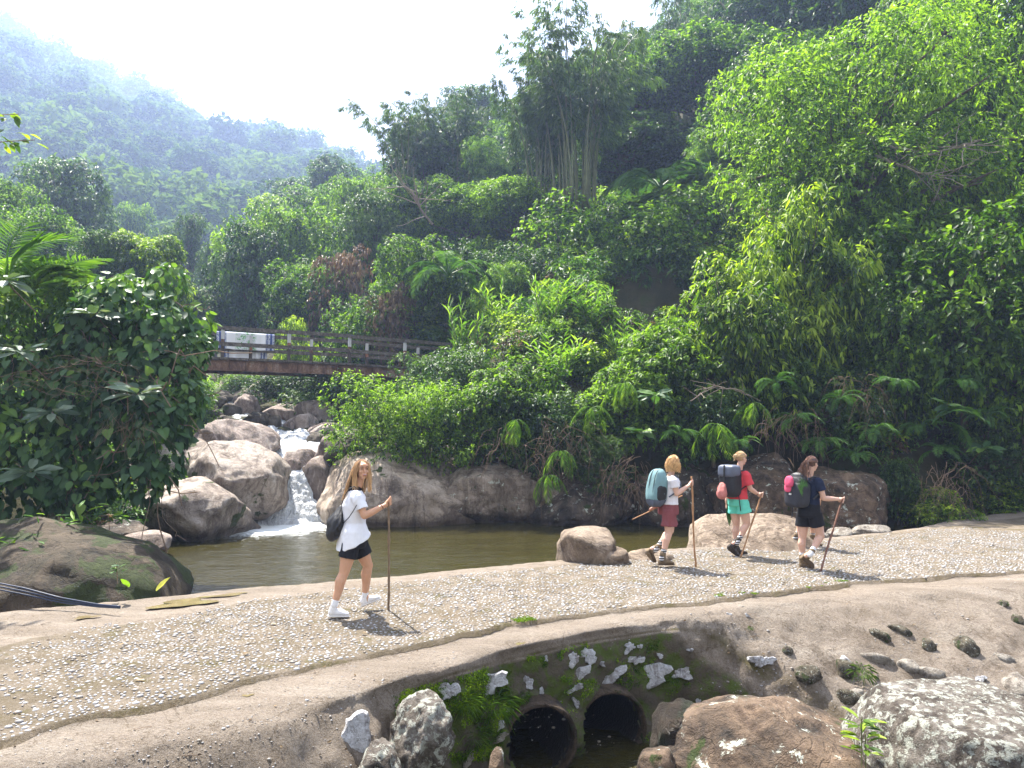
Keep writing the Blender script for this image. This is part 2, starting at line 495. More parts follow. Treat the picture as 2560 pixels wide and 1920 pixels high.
TOE = {x: tb(x, y, LIPZ)[0] for x, y in [(-500, 2010), (0, 1925), (694, 1786), (880, 1730), (1000, 1690), (1100, 1655), (1690, 1542), (1780, 1531), (1900, 1518), (2100, 1495), (2560, 1462)]}
TOEV = {-500: 1.6, 0: 1.6, 694: 1.5, 880: 1.0, 1000: .45, 1100: .25, 1690: .22, 1780: .8, 1900: 1.9, 2100: 2.7, 2560: 3.3}
_tk = sorted(TOE); TX = [TOE[k] for k in _tk]; TVv = [TOEV[k] for k in _tk]
toe = lambda t: np.interp(t, TX, TVv)

ts = np.concatenate([np.arange(-9, 14, .04), np.arange(14, 30, .25)])
def xy(t, b): return RO + t[..., None] * RA + b[..., None] * RN
rows = []      # list of (t,b,z) rows across
bF, bN, bL, bT = FAR(ts), NEAR(ts), LIP(ts), LIP(ts) - toe(ts)
wobf = lambda t: fbm(np.stack([t * 2.3, t * 0, t * 0], 1), 5, 3, .6) * .06
wob = wobf(ts)
bN = bN + wob
bF = bF + fbm(np.stack([ts * .8, ts * 0, ts * 0 + 4], 1), 4, 13) * .05
rows.append((bF + .05, np.full_like(ts, -1.5)))
rows.append((bF + .02, np.full_like(ts, -.3)))
rows.append((bF, np.full_like(ts, -.03)))
nt = 60
for k in range(nt + 1):
    w = k / nt
    b = bF - .02 + (bN - bF + .02) * w
    z = fbm(np.stack([ts * .9, b * .9, ts * 0], 1), 3, 21) * .018 + .006 * fbm(np.stack([ts * 9, b * 9, ts * 0], 1), 3, 22)
    rows.append((b, z))
rows.append((bN - .012 - .02 * np.abs(wob), np.full_like(ts, -.045 + 0) + .012 * wob / .05))
for w in (.06, .2, .4, .6, .8, .93, 1.0):
    b = bN - .02 + (bL - bN + .02) * w
    rows.append((b, LIPZ + .012 * (1 - w) - .035 * max(0, w - .8) / .2 * 1.0 + .008 * fbm(np.stack([ts * 2.2, b * 5, ts * 0], 1), 3, 23)))
ns = 48
for k in range(1, ns + 1):
    w = k / ns
    tt = toe(ts)
    steep = np.clip(1.2 - tt, 0, 1)
    # outward first, then down: a rounded lip on walls, an even slope elsewhere
    prof = w ** np.where(tt > 1.0, .95, .8)
    b = bL - tt * prof
    z = LIPZ - .035 - (1.55) * (w ** 1.06)
    rows.append((b, z + 0 * ts))
V = []
for b, z in rows:
    q = xy(ts, b)
    V.append(np.concatenate([q, np.broadcast_to(z, ts.shape)[:, None]], 1))
V = np.stack(V, 0)
# roughness of the slope and the mossy wall
i0 = len(rows) - ns
sl = V[i0:]
amp = np.linspace(.2, 1, ns)[:, None] ** .5
dn = fbm(sl.reshape(-1, 3) * 1.7, 5, 41).reshape(sl.shape[:2]) * .075 + fbm(sl.reshape(-1, 3) * 7, 4, 44, .6).reshape(sl.shape[:2]) * .020
wallness = smooth(1.0 - toe(ts), 0, .6)[None, :]
dn = dn * (1 + 1.0 * wallness)
sl[..., 0] -= RN[0] * dn * amp; sl[..., 1] -= RN[1] * dn * amp; sl[..., 2] += dn * amp * .5
V[i0:] = sl
CV = V.reshape(-1, 3)
CF = grid_faces(len(rows), len(ts))[:, ::-1]
# openings of the two pipes
WALLY = 7.05
pipes = []
for (px, py, rpx) in [(1348, 1852, 84), (1524, 1816, 82)]:
    tpx, bpx = tb(px, 1600)
    # find wall point under that pixel
    pipes.append((px, py, rpx))
bv = BVHTree.FromPolygons([tuple(v) for v in CV], [tuple(f) for f in CF.tolist()])
def hit(px, py, tree=None):
    d = Vector(ray(px, py)).normalized()
    r = (tree or bv).ray_cast(Vector(CP), d, 500)
    if r[0] is None: return None, None
    nn_ = np.array(r[1])
    return np.array(r[0]), (nn_ if nn_ @ np.array(d) < 0 else -nn_)
pipe_geo = []
cent = CV[CF].mean(1)
keep = np.ones(len(CF), bool)
for px, py, rpx in pipes:
    p, _ = hit(px, py)
    r_ = rpx / FPX * p[1]
    ax = norm(np.array([-.22, .97, 0.02]))      # into the wall
    rel = cent - p
    along = rel @ ax
    perp = np.linalg.norm(rel - along[:, None] * ax, axis=1)
    keep &= ~((perp < r_ * .98) & (np.abs(along) < .7))
    pipe_geo.append((p, r_, ax))
CF = CF[keep]

n = NT('concrete')
c = n.coord('World')
# along-road coordinates so that wear runs with the track
mp = n.n('ShaderNodeMapping', i_Vector=n.n('ShaderNodeNewGeometry').outputs['Position'])
mp.inputs['Rotation'].default_value = (0, 0, -math.atan2(RA[1], RA[0])); mp.inputs['Scale'].default_value = (.35, 2.2, 1)
st = n.noise(mp.outputs[0], 1.6, 7, .62, .4)
f1 = n.noise(c, 2.1, 8, .65); f2 = n.noise(c, 38, 6, .75); f3 = n.noise(c, 150, 3, .7)
col = n.ramp(st, [(.32, (.17, .13, .092)), (.5, (.275, .22, .17)), (.66, (.35, .30, .245))])
col = n.mix(n.ramp(f1, [(.35, .55), (.6, 0.0)]), col, (.18, .14, .10))
col = n.mix(n.ramp(f2, [(.38, .75), (.6, 0.0)]), col, n.mix(1.0, col, (.48, .43, .38), 'MULTIPLY'))
col = n.mix(n.ramp(f3, [(.4, 0.0), (.75, .6)]), col, (.42, .385, .34))
at = n.attr('tint')      # 0 road, .5 pebbled bed, 1 wall (damp, mossy, its shade painted in)
bed = n.ramp(n.noise(c, 3.0, 6), [(.4, (.16, .13, .09)), (.65, (.265, .22, .175))])
bed = n.mix(n.ramp(f2, [(.38, .7), (.58, 0.0)]), bed, (.12, .09, .05))
mossf = n.ramp(n.noise(c, 2.6, 7, .65), [(.56, 0.0), (.64, .75)])
bed = n.mix(mossf, bed, (.10, .085, .03))
col = n.mix(n.ramp(at, [(.25, 0.0), (.45, 1.0), (.55, 1.0), (.7, 0.0)]), col, bed)
crk = n.math('ABSOLUTE', n.math('SUBTRACT', n.noise(c, .9, 6, .65, .5), .5))
col = n.mix(n.ramp(crk, [(.0, .7), (.006, 0.0)]), col, (.09, .065, .04))
col = n.mix(n.ramp(n.noise(c, .8, 8, .72, .3), [(.54, 0.0), (.70, .55)]), col, (.17, .125, .08))
zz_ = n.n('ShaderNodeSeparateXYZ', i_0=n.n('ShaderNodeNewGeometry').outputs['Position']).outputs[2]
run = n.noise(n.coord('World', (1, 1, .12)), 3.6, 8, .7, .3)
runm = n.n('ShaderNodeMapRange', i_0=zz_, i_1=-.06, i_2=-.45, i_3=0.0, i_4=1.0).outputs[0]
col = n.mix(n.math('MULTIPLY', n.ramp(run, [(.48, 0.0), (.62, .8)]), runm), col, n.mix(1.0, col, (.50, .46, .42), 'MULTIPLY'))
damp_shade = n.mix(n.noise(c, 7, 6, .7), (.05, .042, .03), (.17, .14, .10))
damp_shade = n.mix(n.ramp(n.noise(c, 4.5, 8, .7), [(.46, 0.0), (.56, .9)]), damp_shade, (.085, .12, .018))
col = n.mix(n.ramp(n.math('ADD', at, n.math('MULTIPLY', n.math('SUBTRACT', f1, .5), .5)), [(.78, 0.0), (.92, 1.0)]), col, damp_shade)
bh = n.math('ADD', n.math('MULTIPLY', f2, .6), n.math('ADD', f1, n.math('MULTIPLY', f3, .25)))
M['concrete'] = n.finish(n.bsdf(col, .88, .22, n.bump(bh, 1.0, .06)))

# tint: pebble bed / wall
ti = np.zeros((len(rows), len(ts)))
for k in range(nt + 1):
    b = rows[3 + k][0]
    inb = smooth(PEB(ts) - b, -.05, .2) * smooth(ts, -.6, -.2)
    ti[3 + k] = .5 * inb
ti[3 + nt + 1] = .5
w_t = smooth(ts, TX[3] - .2, TX[4] + .3) * smooth(-ts, -(TX[7] + .9), -(TX[6] - .1))
for k in range(ns):
    shift = smooth(ts, TX[7] - .3 + k / ns * 1.9 - .9, TX[7] - .1 + k / ns * 1.9 + .5)  # slanting right edge: the wall's shadow edge painted into the dark tint
    wl = smooth(ts, TX[4] - .1 - k / ns * .5, TX[4] + .5 - k / ns * .5) * (1 - shift)
    ti[i0 + k] = np.maximum(wl * smooth(np.float64(k), 0, 4), 0)
road_me = new_mesh('road', CV, CF, M['concrete'], tint=ti.ravel(), shade=True)
road = link('road', road_me)
tag(road, 'pebbled concrete causeway crossing the stream with a sloping downstream face', None, None, 'structure')
CBVH = bv
print('road', len(CF))

# pebbles
rng = np.random.default_rng(4)
N = 60000
pt = rng.uniform(-.75, 17, N); pu = rng.uniform(0, 1, N)
b0, b1 = PEB(pt), NEAR(pt) + wobf(pt) + .02
pb = b1 + (b0 - b1) * pu
pxy = xy(pt, pb)
dens = .75 + .5 * fbm(np.stack([pt * .6, pb * 2.1, pt * 0], 1), 3, 61) + .35 * smooth(1 - pu, .6, 1.0) - .6 * smooth(pu, .85, 1.0) - .8 * smooth(-pt + .25 * vnoise(np.stack([pb * 2.5, pt * 0, pt * 0], 1), 3), -.3, .5)
keepp = (rng.uniform(0, 1, N) < dens)
pt, pb, pu, pxy = pt[keepp], pb[keepp], pu[keepp], pxy[keepp]
rad = rng.uniform(.008, .020, len(pt)) * (1 + .7 * (rng.uniform(0, 1, len(pt)) > .9))
# thin out overlaps
cell = {}
ok = np.zeros(len(pt), bool)
for i in np.argsort(-rad):
    x, y = pxy[i]; k = (int(x / .06), int(y / .06)); good = True
    for a in (-1, 0, 1):
        for b in (-1, 0, 1):
            for (xx, yy, rr) in cell.get((k[0] + a, k[1] + b), ()):
                if (xx - x) ** 2 + (yy - y) ** 2 < ((rr + rad[i]) * .95) ** 2: good = False; break
            if not good: break
        if not good: break
    if good: cell.setdefault(k, []).append((x, y, rad[i])); ok[i] = True
pxy, rad, pb, pt = pxy[ok], rad[ok], pb[ok], pt[ok]
pz = fbm(np.stack([pt * .9, pb * .9, pt * 0], 1), 3, 21) * .018
n = NT('pebble'); t = n.attr('tint'); f = n.noise(n.coord('World'), 60, 4)
col = n.ramp(t, [(.0, (.10, .085, .07)), (.3, (.19, .175, .16)), (.65, (.27, .27, .28)), (.97, (.40, .41, .43))])
M['pebble'] = n.finish(n.bsdf(n.mix(n.ramp(f, [(.4, .35), (.6, 0.0)]), col, (.34, .27, .2)), .55, .35))
def peb_proto(seed):
    v, f = ico(1); r = np.random.default_rng(seed)
    v = v * (1 + r.uniform(-.16, .16, (len(v), 1)))
    return v, f
protos = [peb_proto(s) for s in range(6)]
ang = rng.uniform(0, 6.28, len(pt)); el = rng.uniform(.6, .95, len(pt)); tn = np.clip(rng.normal(.55, .3, len(pt)), .02, 1)
order = np.argsort(np.hypot(pxy[:, 0], pxy[:, 1]) - rad * 40)
near300 = set(order[:300].tolist())
pm = [new_mesh('pebble', p[0] * np.array([1, .74, .5]), p[1], M['pebble'], tint=np.full(len(p[0]), q), shade=True) for p, q in zip(protos, (.35, .6, .75, .9, .5, .8))]
allv, allf, allt, nn = [], [], [], 0
for i in range(len(pt)):
    z = pz[i] - rad[i] * .02
    if i in near300:
        o = link('pebble', pm[i % 6], road); o.location = (*pxy[i], z); o.rotation_euler = (0, 0, ang[i]); o.scale = (rad[i],) * 3
        continue
    v, f = protos[i % 6]
    ca, sa = math.cos(ang[i]), math.sin(ang[i])
    vv = v * np.array([rad[i], rad[i] * el[i], rad[i] * .5])
    vv = np.stack([vv[:, 0] * ca - vv[:, 1] * sa + pxy[i, 0], vv[:, 0] * sa + vv[:, 1] * ca + pxy[i, 1], vv[:, 2] + z], 1)
    allv.append(vv); allf.append(f + nn); nn += len(v); allt.append(np.full(len(v), tn[i]))
o = link('pebble_bed', new_mesh('pebble_bed', np.concatenate(allv), np.concatenate(allf), M['pebble'], np.concatenate(allt), shade=True), road)
tag(o, kind='stuff')
print('pebbles', len(pt))

# ------------------------------------------------------------------ pipes and stones of the downstream wall
M['pipe'] = rock_mat('pipe', (.10, .07, .045), (.16, .115, .075), (.04, .03, .022), moss=.3, wet=-3, scale=3, streak=False)
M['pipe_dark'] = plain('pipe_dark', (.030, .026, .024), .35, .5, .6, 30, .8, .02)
for k, (p, r_, ax) in enumerate(pipe_geo):
    root = thing('culvert_pipe', ['moss-rimmed concrete pipe mouth on the left, behind the hanging grass', 'concrete pipe mouth on the right, its rim standing clear of the wall'][k], 'pipe', p, 0, None)
    side = norm(np.cross(ax, [0, 0, 1])); upv = np.cross(side, ax)
    def ring(rr, d, nseg=48):
        a = np.arange(nseg) * 2 * math.pi / nseg
        return rr * (np.cos(a)[:, None] * side + np.sin(a)[:, None] * upv) + ax * d
    prof = [(r_ * 1.13, .9), (r_ * 1.13, -.04), (r_ * 1.11, -.065), (r_ * 1.04, -.07), (r_ * 1.0, -.055), (r_ * .985, .05)]
    vs = np.concatenate([ring(*q) for q in prof]); S = 48
    vs += (fbm((vs + p) * 14, 3, 71) * .008)[:, None] * norm(vs - ax * (vs @ ax)[:, None])
    fs = [(i * S + j, i * S + (j + 1) % S, (i + 1) * S + (j + 1) % S, (i + 1) * S + j) for i in range(len(prof) - 1) for j in range(S)]
    link('rim', new_mesh('rim', vs, fs, M['pipe'], shade=True), root)
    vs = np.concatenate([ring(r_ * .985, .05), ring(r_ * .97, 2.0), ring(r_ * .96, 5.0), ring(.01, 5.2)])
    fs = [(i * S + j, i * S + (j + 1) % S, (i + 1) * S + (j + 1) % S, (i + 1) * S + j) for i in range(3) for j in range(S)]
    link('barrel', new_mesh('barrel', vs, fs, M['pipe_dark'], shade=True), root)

def patch_stone(name, px, py, w, h, rot, mat, seed, parent, thick=.03, tree=None, chunky=False):
    p, nn_ = hit(px, py, tree)
    if p is None: return None
    if chunky: w, h, thick = w * 1.25, h * 1.25, thick * 1.2
    s = p[1] / FPX
    rng = np.random.default_rng(seed)
    nrm = norm(nn_ + norm(CP - p) * .6) if chunky or px > 1750 else norm(norm(CP - p) + np.array([.1, 0, -.05]))
    if not chunky: w, h = w * 1.35, h * 1.35
    side = norm(np.cross([0, 0, 1], nrm)); upv = np.cross(nrm, side)
    if chunky:
        v, f = ico(3)
        v = v + norm(v) * (fbm(v * 1.5 + seed, 3, seed) * .22)[:, None]
        for k in range(6):
            d = norm(rng.normal(size=3)); lim = rng.uniform(.55, .8); v -= d * (np.maximum(v @ d - lim, 0) * .85)[:, None]
        ca, sa = math.cos(R(rot)), math.sin(R(rot))
        loc = v * np.array([w / 2 * s, h / 2 * s, thick])
        loc = np.stack([loc[:, 0] * ca - loc[:, 1] * sa, loc[:, 0] * sa + loc[:, 1] * ca, loc[:, 2]], 1)
        wv = loc[:, :1] * side + loc[:, 1:2] * upv + loc[:, 2:3] * nrm + p
        fs = f
    else:
        K = 22; a = np.arange(K) * 2 * math.pi / K
        rr = 1 + .22 * rng.normal(size=K) * .6 + .25 * np.sin(a * 2 + rng.uniform(0, 6)) + .18 * np.sin(a * 3 + rng.uniform(0, 6))
        sq = 1 / np.maximum(np.abs(np.cos(a)), np.abs(np.sin(a))) ** .6
        x, y = np.cos(a) * rr * sq * w / 2 * s * .8, np.sin(a) * rr * sq * h / 2 * s * .8
        ca, sa = math.cos(R(rot)), math.sin(R(rot))
        X, Y = x * ca - y * sa, x * sa + y * ca
        def lay(k, d): return (X * k)[:, None] * side + (Y * k)[:, None] * upv + nrm * d + p
        mid = lay(.5, thick * 1.02); mid += nrm * rng.normal(0, .004, K)[:, None]
        wv = np.concatenate([lay(1.04, -.05), lay(1.0, thick * .6), lay(.9, thick), mid, (p + nrm * thick * 1.05)[None]])
        fs = [(i * K + j, i * K + (j + 1) % K, (i + 1) * K + (j + 1) % K, (i + 1) * K + j) for i in range(3) for j in range(K)] + [(3 * K + j, 3 * K + (j + 1) % K, 4 * K) for j in range(K)]
    o = link(name, new_mesh(name, wv - p, fs, M[mat], shade=chunky), parent); o.location = p
    return o

for k, (px, py, w, h, rot) in enumerate([(1125, 1726, 40, 36, 20), (1226, 1710, 69, 43, 8), (1320, 1706, 22, 24, 0), (1432, 1648, 31, 24, 25), (1472, 1639, 34, 27, 15), (1450, 1686, 64, 20, 28), (1528, 1692, 60, 26, 20), (1591, 1650, 34, 17, 20), (1573, 1619, 22, 18, 10), (1628, 1686, 84, 40, 5), (1703, 1684, 43, 27, 15), (1353, 1730, 14, 15, 0), (1437, 1722, 34, 13, 25), (1250, 1815, 24, 13, 30), (1240, 1848, 46, 20, 25), (1172, 1894, 22, 36, -10), (1600, 1616, 10, 10, 0), (1505, 1660, 12, 9, 0), (1440, 1757, 14, 18, 0), (1650, 1640, 14, 10, 0), (1725, 1625, 12, 7, 0), (1365, 1647, 8, 10, 0), (1745, 1757, 14, 15, 0), (1273, 1775, 16, 9, 10)]):
    patch_stone('stone', px, py, w, h, rot, 'stone_white' if k not in (14, 15) else 'stone_pale', 100 + k, road, .035)
for k, (px, py, w, h, rot, mat, th, chunk) in enumerate([
    (885, 1838, 66, 100, -5, 'stone_white', .05, False), (1038, 1885, 70, 56, 10, 'stone_white', .05, False),
    (1906, 1653, 46, 24, 15, 'stone_white', .03, False), (1882, 1758, 14, 16, 0, 'stone_white', .03, False),
    (2201, 1590, 46, 30, -10, 'stone_mossy', .06, True), (2256, 1578, 56, 26, -22, 'stone_mossy', .05, True),
    (2194, 1648, 76, 22, -10, 'stone_pale', .06, True), (2271, 1664, 44, 32, -15, 'stone_pale', .06, True), (2330, 1686, 52, 32, -10, 'stone_pale', .08, True),
    (2015, 1688, 64, 40, 5, 'stone_mossy', .07, True), (2112, 1672, 42, 50, -30, 'stone_mossy', .08, True), (2124, 1748, 60, 40, 0, 'stone_mossy', .07, True),
    (2324, 1618, 34, 32, -20, 'stone_mossy', .05, True), (2415, 1618, 50, 46, -30, 'stone_mossy', .07, True), (2509, 1645, 38, 26, -10, 'stone_pale', .04, True),
    (1968, 1628, 24, 22, 0, 'stone_mossy', .04, True), (2544, 1552, 30, 30, 0, 'stone_mossy', .05, True), (2545, 1718, 60, 74, -20, 'stone_pale', .12, True),
    (2112, 1652, 22, 24, 0, 'stone_white', .05, True), (2136, 1738, 40, 24, 20, 'stone_pale', .06, True), (2450, 1700, 22, 16, 0, 'stone_white', .03, False),
    (2507, 1512, 26, 20, 0, 'stone_mossy', .03, True), (2375, 1700, 26, 14, -10, 'stone_pale', .04, True), (2030, 1790, 20, 24, 0, 'stone_white', .03, False),
    (1950, 1776, 12, 14, 0, 'stone_white', .02, False), (1985, 1788, 14, 12, 0, 'stone_white', .02, False), (1822, 1536, 10, 8, 0, 'stone_white', .01, False), (1868, 1539, 10, 7, 0, 'stone_white', .01, False)]):
    patch_stone('stone', px, py, w, h, rot, mat, 300 + k, road, th, None, chunk)

# loose grit over the slope and apron
rng = np.random.default_rng(15)
gv, gf, gt, gn = [], [], [], 0
for i in range(5200):
    px, py = rng.uniform(0, 2560), rng.uniform(1440, 1920)
    if vnoise(np.array([[px / 130, py / 90, 0]]), 6)[0] + rng.normal(0, .35) < .15: continue
    p, nn_ = hit(px, py)
    if p is None or p[2] > -.03 or nn_[2] < .35: continue
    v, f = protos[i % 6]; r_ = rng.uniform(.004, .011) * (1 + 1.2 * (rng.uniform() > .93))
    gv.append(v * np.array([r_, r_ * .8, r_ * .6]) + p); gf.append(f + gn); gn += len(v); gt.append(np.full(len(v), rng.uniform(0, .8)))
o = link('grit', new_mesh('grit', np.concatenate(gv), np.concatenate(gf), M['pebble'], np.concatenate(gt), shade=True), road); tag(o, kind='stuff')

# ------------------------------------------------------------------ boulders
rock(1398, 1318, 1535, 1402, 12.35, .75, 'rock_tan', 'rounded tan boulder standing in the pool against the causeway edge', 5, cuts=4, sink=.5, rough=.12)
rock(1475, 1364, 1568, 1400, 12.0, .35, 'rock_tan', 'low yellowish rock leaning on the tan boulder at the causeway edge', 8, cuts=3, sink=.6)
rock(1560, 1372, 1690, 1402, 12.3, .35, 'rock_tan', 'low flat rock edging the causeway behind the hiker with the blue pack', 18, cuts=3, sink=1.0)
rock(1738, 1276, 2040, 1420, 14.0, 1.2, 'rock_tan', 'wide pale boulder behind the hikers at the far edge of the causeway', 11, cuts=5, sink=.3, rough=.1, tilt=-4)
for k, (a, b, c_, d) in enumerate([(2010, 1322, 2070, 1350), (2070, 1318, 2132, 1340), (2120, 1312, 2226, 1334)]):
    rock(a, b, c_, d, 14.9 + k * .35, .25, 'stone_pale', ['whitish stone on the causeway edge just behind the last hiker', 'middle of three whitish stones on the causeway edge', 'flat whitish stone farthest right on the causeway edge'][k], 31 + k, sink=.5)
rock(-120, 1330, 445, 1560, 10.4, 1.35, 'rock_moss', 'big dark mossy boulder beside the left end of the causeway', 21, cuts=5, sink=.35, sub=5, rough=.12, tilt=-14)
rock(300, 1328, 440, 1366, 14.5, .5, 'rock_rapid', 'low flat rock breaking the pool surface below the vines', 23, cuts=3, sink=.6)
rock(225, 1300, 345, 1345, 14.9, .6, 'rock_bank', 'dark wet rock at the foot of the vine bank', 24, sink=.6)
rock(300, 1195, 645, 1345, 17.6, 1.7, 'rock_pale', 'broad sloping pale slab with dark moss patches at the pool edge', 27, cuts=6, sink=.3, sub=5, rough=.1, tilt=-6)
rock(470, 1105, 702, 1262, 19.4, 1.5, 'rock_pale', 'large rounded grey boulder left of the small waterfall', 29, cuts=5, sink=.25, sub=5, rough=.1, tilt=-8)
rock(500, 1048, 690, 1150, 21.6, 1.2, 'rock_rapid', 'long grey streaked boulder above the largest one beside the rapids', 33, cuts=5, sink=.4, sub=5, rough=.1, tilt=-14)
rock(400, 1090, 560, 1190, 20.6, 1.2, 'rock_pale', 'pale rock half under the vines behind the largest boulder', 34, cuts=5, sink=.5)
RAP = [
 (702, 1118, 785, 1172, 21.4, .6, 'rock_rapid', 'pinkish rock in the middle of the white water above the fall'),
 (735, 1150, 860, 1320, 20.9, .5, 'rock_rapid', 'smooth wet slab between the fall and the bedrock dome'),
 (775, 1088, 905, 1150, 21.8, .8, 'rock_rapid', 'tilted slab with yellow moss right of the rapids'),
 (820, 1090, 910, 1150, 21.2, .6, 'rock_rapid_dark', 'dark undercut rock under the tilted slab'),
 (668, 1104, 706, 1126, 22.6, .3, 'rock_rapid_dark', 'small black wet stone beside the upper rapids'),
 (600, 1030, 678, 1066, 24.5, .7, 'rock_rapid_dark', 'dark greenish boulder in mid stream below the bridge'),
 (672, 1034, 706, 1072, 24.8, .5, 'rock_rapid_dark', 'black mossy block wedged beside the dark greenish boulder'),
 (630, 1058, 684, 1100, 23.4, .5, 'rock_rapid', 'pale capped rock just above the white water'),
 (700, 1030, 790, 1086, 25.0, .9, 'rock_rapid', 'pinkish cracked boulder on the right of the stream'),
 (772, 1054, 860, 1086, 24.4, .7, 'rock_rapid', 'brown cracked rock right of the pinkish boulder'),
 (770, 1078, 820, 1112, 23.4, .5, 'rock_rapid_dark', 'brown wet stone at the right lip of the rapids'),
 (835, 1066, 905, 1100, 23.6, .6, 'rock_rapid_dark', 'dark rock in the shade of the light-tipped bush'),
 (655, 1000, 765, 1060, 27.5, 1.3, 'rock_rapid', 'sloping pinkish slab under the bridge on the right bank'),
 (745, 1000, 860, 1050, 27.0, 1.2, 'rock_rapid', 'second sloping slab under the bridge, nearer the bushes'),
 (574, 990, 645, 1040, 28.5, .9, 'rock_rapid', 'wedge shaped boulder with a shadowed face under the bridge'),
 (548, 1008, 602, 1040, 27.6, .4, 'rock_rapid_dark', 'dark split rock at the tip of the wedge boulder'),
 (530, 992, 572, 1022, 30, .7, 'rock_rapid_dark', 'grey block left of the highest rapids'),
 (536, 976, 590, 998, 32, .7, 'rock_rapid_dark', 'dark flat rock at the head of the rapids'),
 (528, 1022, 560, 1044, 27, .4, 'rock_rapid_dark', 'small dark stone low beside the left side of the rapids'),
 (545, 1036, 584, 1056, 26, .4, 'rock_rapid_dark', 'reddish dark stone left of the mid stream boulder'),
 (520, 945, 640, 995, 37, 2.0, 'rock_rapid', 'smooth pale rock face far upstream under the bridge deck'),
 (590, 950, 700, 1010, 33, 1.6, 'rock_rapid', 'tan sloping rock below the bushes under the bridge'),
 (500, 1010, 540, 1046, 28, .6, 'rock_rapid_dark', 'dark stone half hidden by the vine leaves'),
]
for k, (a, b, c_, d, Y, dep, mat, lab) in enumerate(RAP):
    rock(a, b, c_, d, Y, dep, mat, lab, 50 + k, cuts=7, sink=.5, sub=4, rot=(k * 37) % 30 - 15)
# long bedrock on the far bank
rock(752, 1108, 1230, 1340, 21.2, 2.4, 'rock_dome', 'great sloping bedrock dome right of the waterfall behind the smiling hiker', 83, name='bedrock', cat='rock', cuts=5, sink=.2, sub=6, rough=.07, tilt=6, fine=.02)
rock(1030, 1160, 1430, 1330, 21.0, 2.0, 'rock_slab', 'streaked bedrock bulge with sunlit patches above the pool', 86, name='bedrock', cat='rock', cuts=6, sink=.25, sub=6, rough=.08, fine=.02)
rock(1300, 1175, 1640, 1335, 20.6, 1.7, 'rock_bank', 'dark bedrock bulge with white lichen spots above the pool', 87, name='bedrock', cat='rock', cuts=6, sink=.25, sub=6, rough=.09, fine=.03, tilt=5)
rock(1560, 1150, 1800, 1330, 20.4, 1.6, 'rock_bank', 'dark rock wall behind the hiker with the blue pack', 88, name='bedrock', cat='rock', cuts=5, sink=.3, sub=5, rough=.13, fine=.04, box=.1)
rock(1740, 1130, 2010, 1330, 19.4, 1.5, 'rock_brown', 'brown rock wall behind the hiker in red', 89, name='bedrock', cat='rock', cuts=5, sink=.3, sub=5, rough=.13, fine=.05, box=.08)
rock(1960, 1160, 2240, 1345, 18.4, 1.3, 'rock_brown', 'brown rock wall behind the hiker in dark blue', 90, name='bedrock', cat='rock', cuts=5, sink=.35, sub=5, rough=.12, fine=.05, tilt=-14, box=.05)
# below the causeway
rock(2185, 1700, 2760, 2060, 6.6, .95, 'rock_lichen', 'huge grey boulder spotted with pale lichen in the lower right corner', 95, cuts=5, sink=.2, sub=6, rough=.08, tilt=-6, fine=.02)
rock(1690, 1775, 2190, 2060, 6.9, .95, 'rock_brown', 'big brown boulder under the slope beside the lichen boulder', 96, cuts=5, sink=.2, sub=6, rough=.07, fine=.02)
rock(1640, 1770, 1800, 1960, 7.3, .5, 'rock_moss', 'dark mossy boulder against the wall right of the pipes', 97, cuts=5, sink=.4, sub=5)
rock(985, 1745, 1130, 1900, 6.15, .30, 'rock_lichen', 'crumbly yellow grey rock left of the hanging grass', 98, cuts=7, sink=.2, sub=5, rough=.15, fine=.05)
rock(880, 1860, 1010, 1990, 5.75, .28, 'rock_lichen', 'pale rubble rock at the bottom edge between two white stones', 99, cuts=7, sink=.2, sub=5, rough=.15, fine=.05)
rock(1590, 1868, 1680, 1930, 6.7, .2, 'rock_brown', 'small reddish rock in the outflow below the right pipe', 101, sink=.4, sub=4)
rock(1225, 1870, 1262, 1925, 6.2, .12, 'rock_brown', 'small brown stone beside the left pipe mouth', 102, sink=.4, sub=3)

# ------------------------------------------------------------------ water
def water_mat(name, deep, foam_glint, thr, scale, wave, rough=.05, stretch=(1, 3.2, 1), bstr=.5, falloff=None):
    n = NT(name)
    c = n.coord('World', stretch)
    a = n.noise(c, 1.0 * wave, 4, .55, .8); b = n.noise(c, 3.4 * wave, 3, .5, .6)
    h = n.math('ADD', a, n.math('MULTIPLY', b, .35))
    tn_ = n.attr('tint')
    ff = n.noise(n.coord('World', stretch), scale, 8, .72, 1.2)
    fm = n.math('ADD', ff, n.math('MULTIPLY', tn_, 1.0))
    fmask = n.ramp(fm, [(thr, 0.0), (thr + .10, 1.0)])
    lowf = n.noise(n.coord('World'), .35, 2)
    dc = n.mix(lowf, deep, tuple(x * 1.7 for x in deep))
    col = n.mix(fmask, dc, foam_glint)
    rg = n.math('ADD', n.math('MULTIPLY', fmask, .5), rough)
    return n.finish(n.bsdf(col, rg, .5, n.bump(h, bstr, .25 if bstr > .6 else .09), IOR=1.333))
M['pool'] = water_mat('pool_water', (.022, .019, .005), (.66, .69, .70), .735, 4.5, 2.2, .03, bstr=.38)  # pale flecks are foam streaks and painted glints of sky
M['rapid'] = water_mat('rapid_water', (.16, .16, .14), (.60, .62, .65), .50, 5.5, 3.6, .3, stretch=(2.2, .8, 1), bstr=1.0)
gx_ = np.linspace(-30, 22, 260); gy_ = np.linspace(6, 22.5, 150)
WX, WY = np.meshgrid(gx_, gy_, indexing='ij')
fx, fy = P(655, 1295, 19.6)[:2]
dd = np.hypot((WX - fx - .1) * 1.0, (WY - fy) * .75)
foam_glint = .62 * np.exp(-(dd / 1.35) ** 2) + .16 * np.exp(-(dd / 3.2) ** 2)
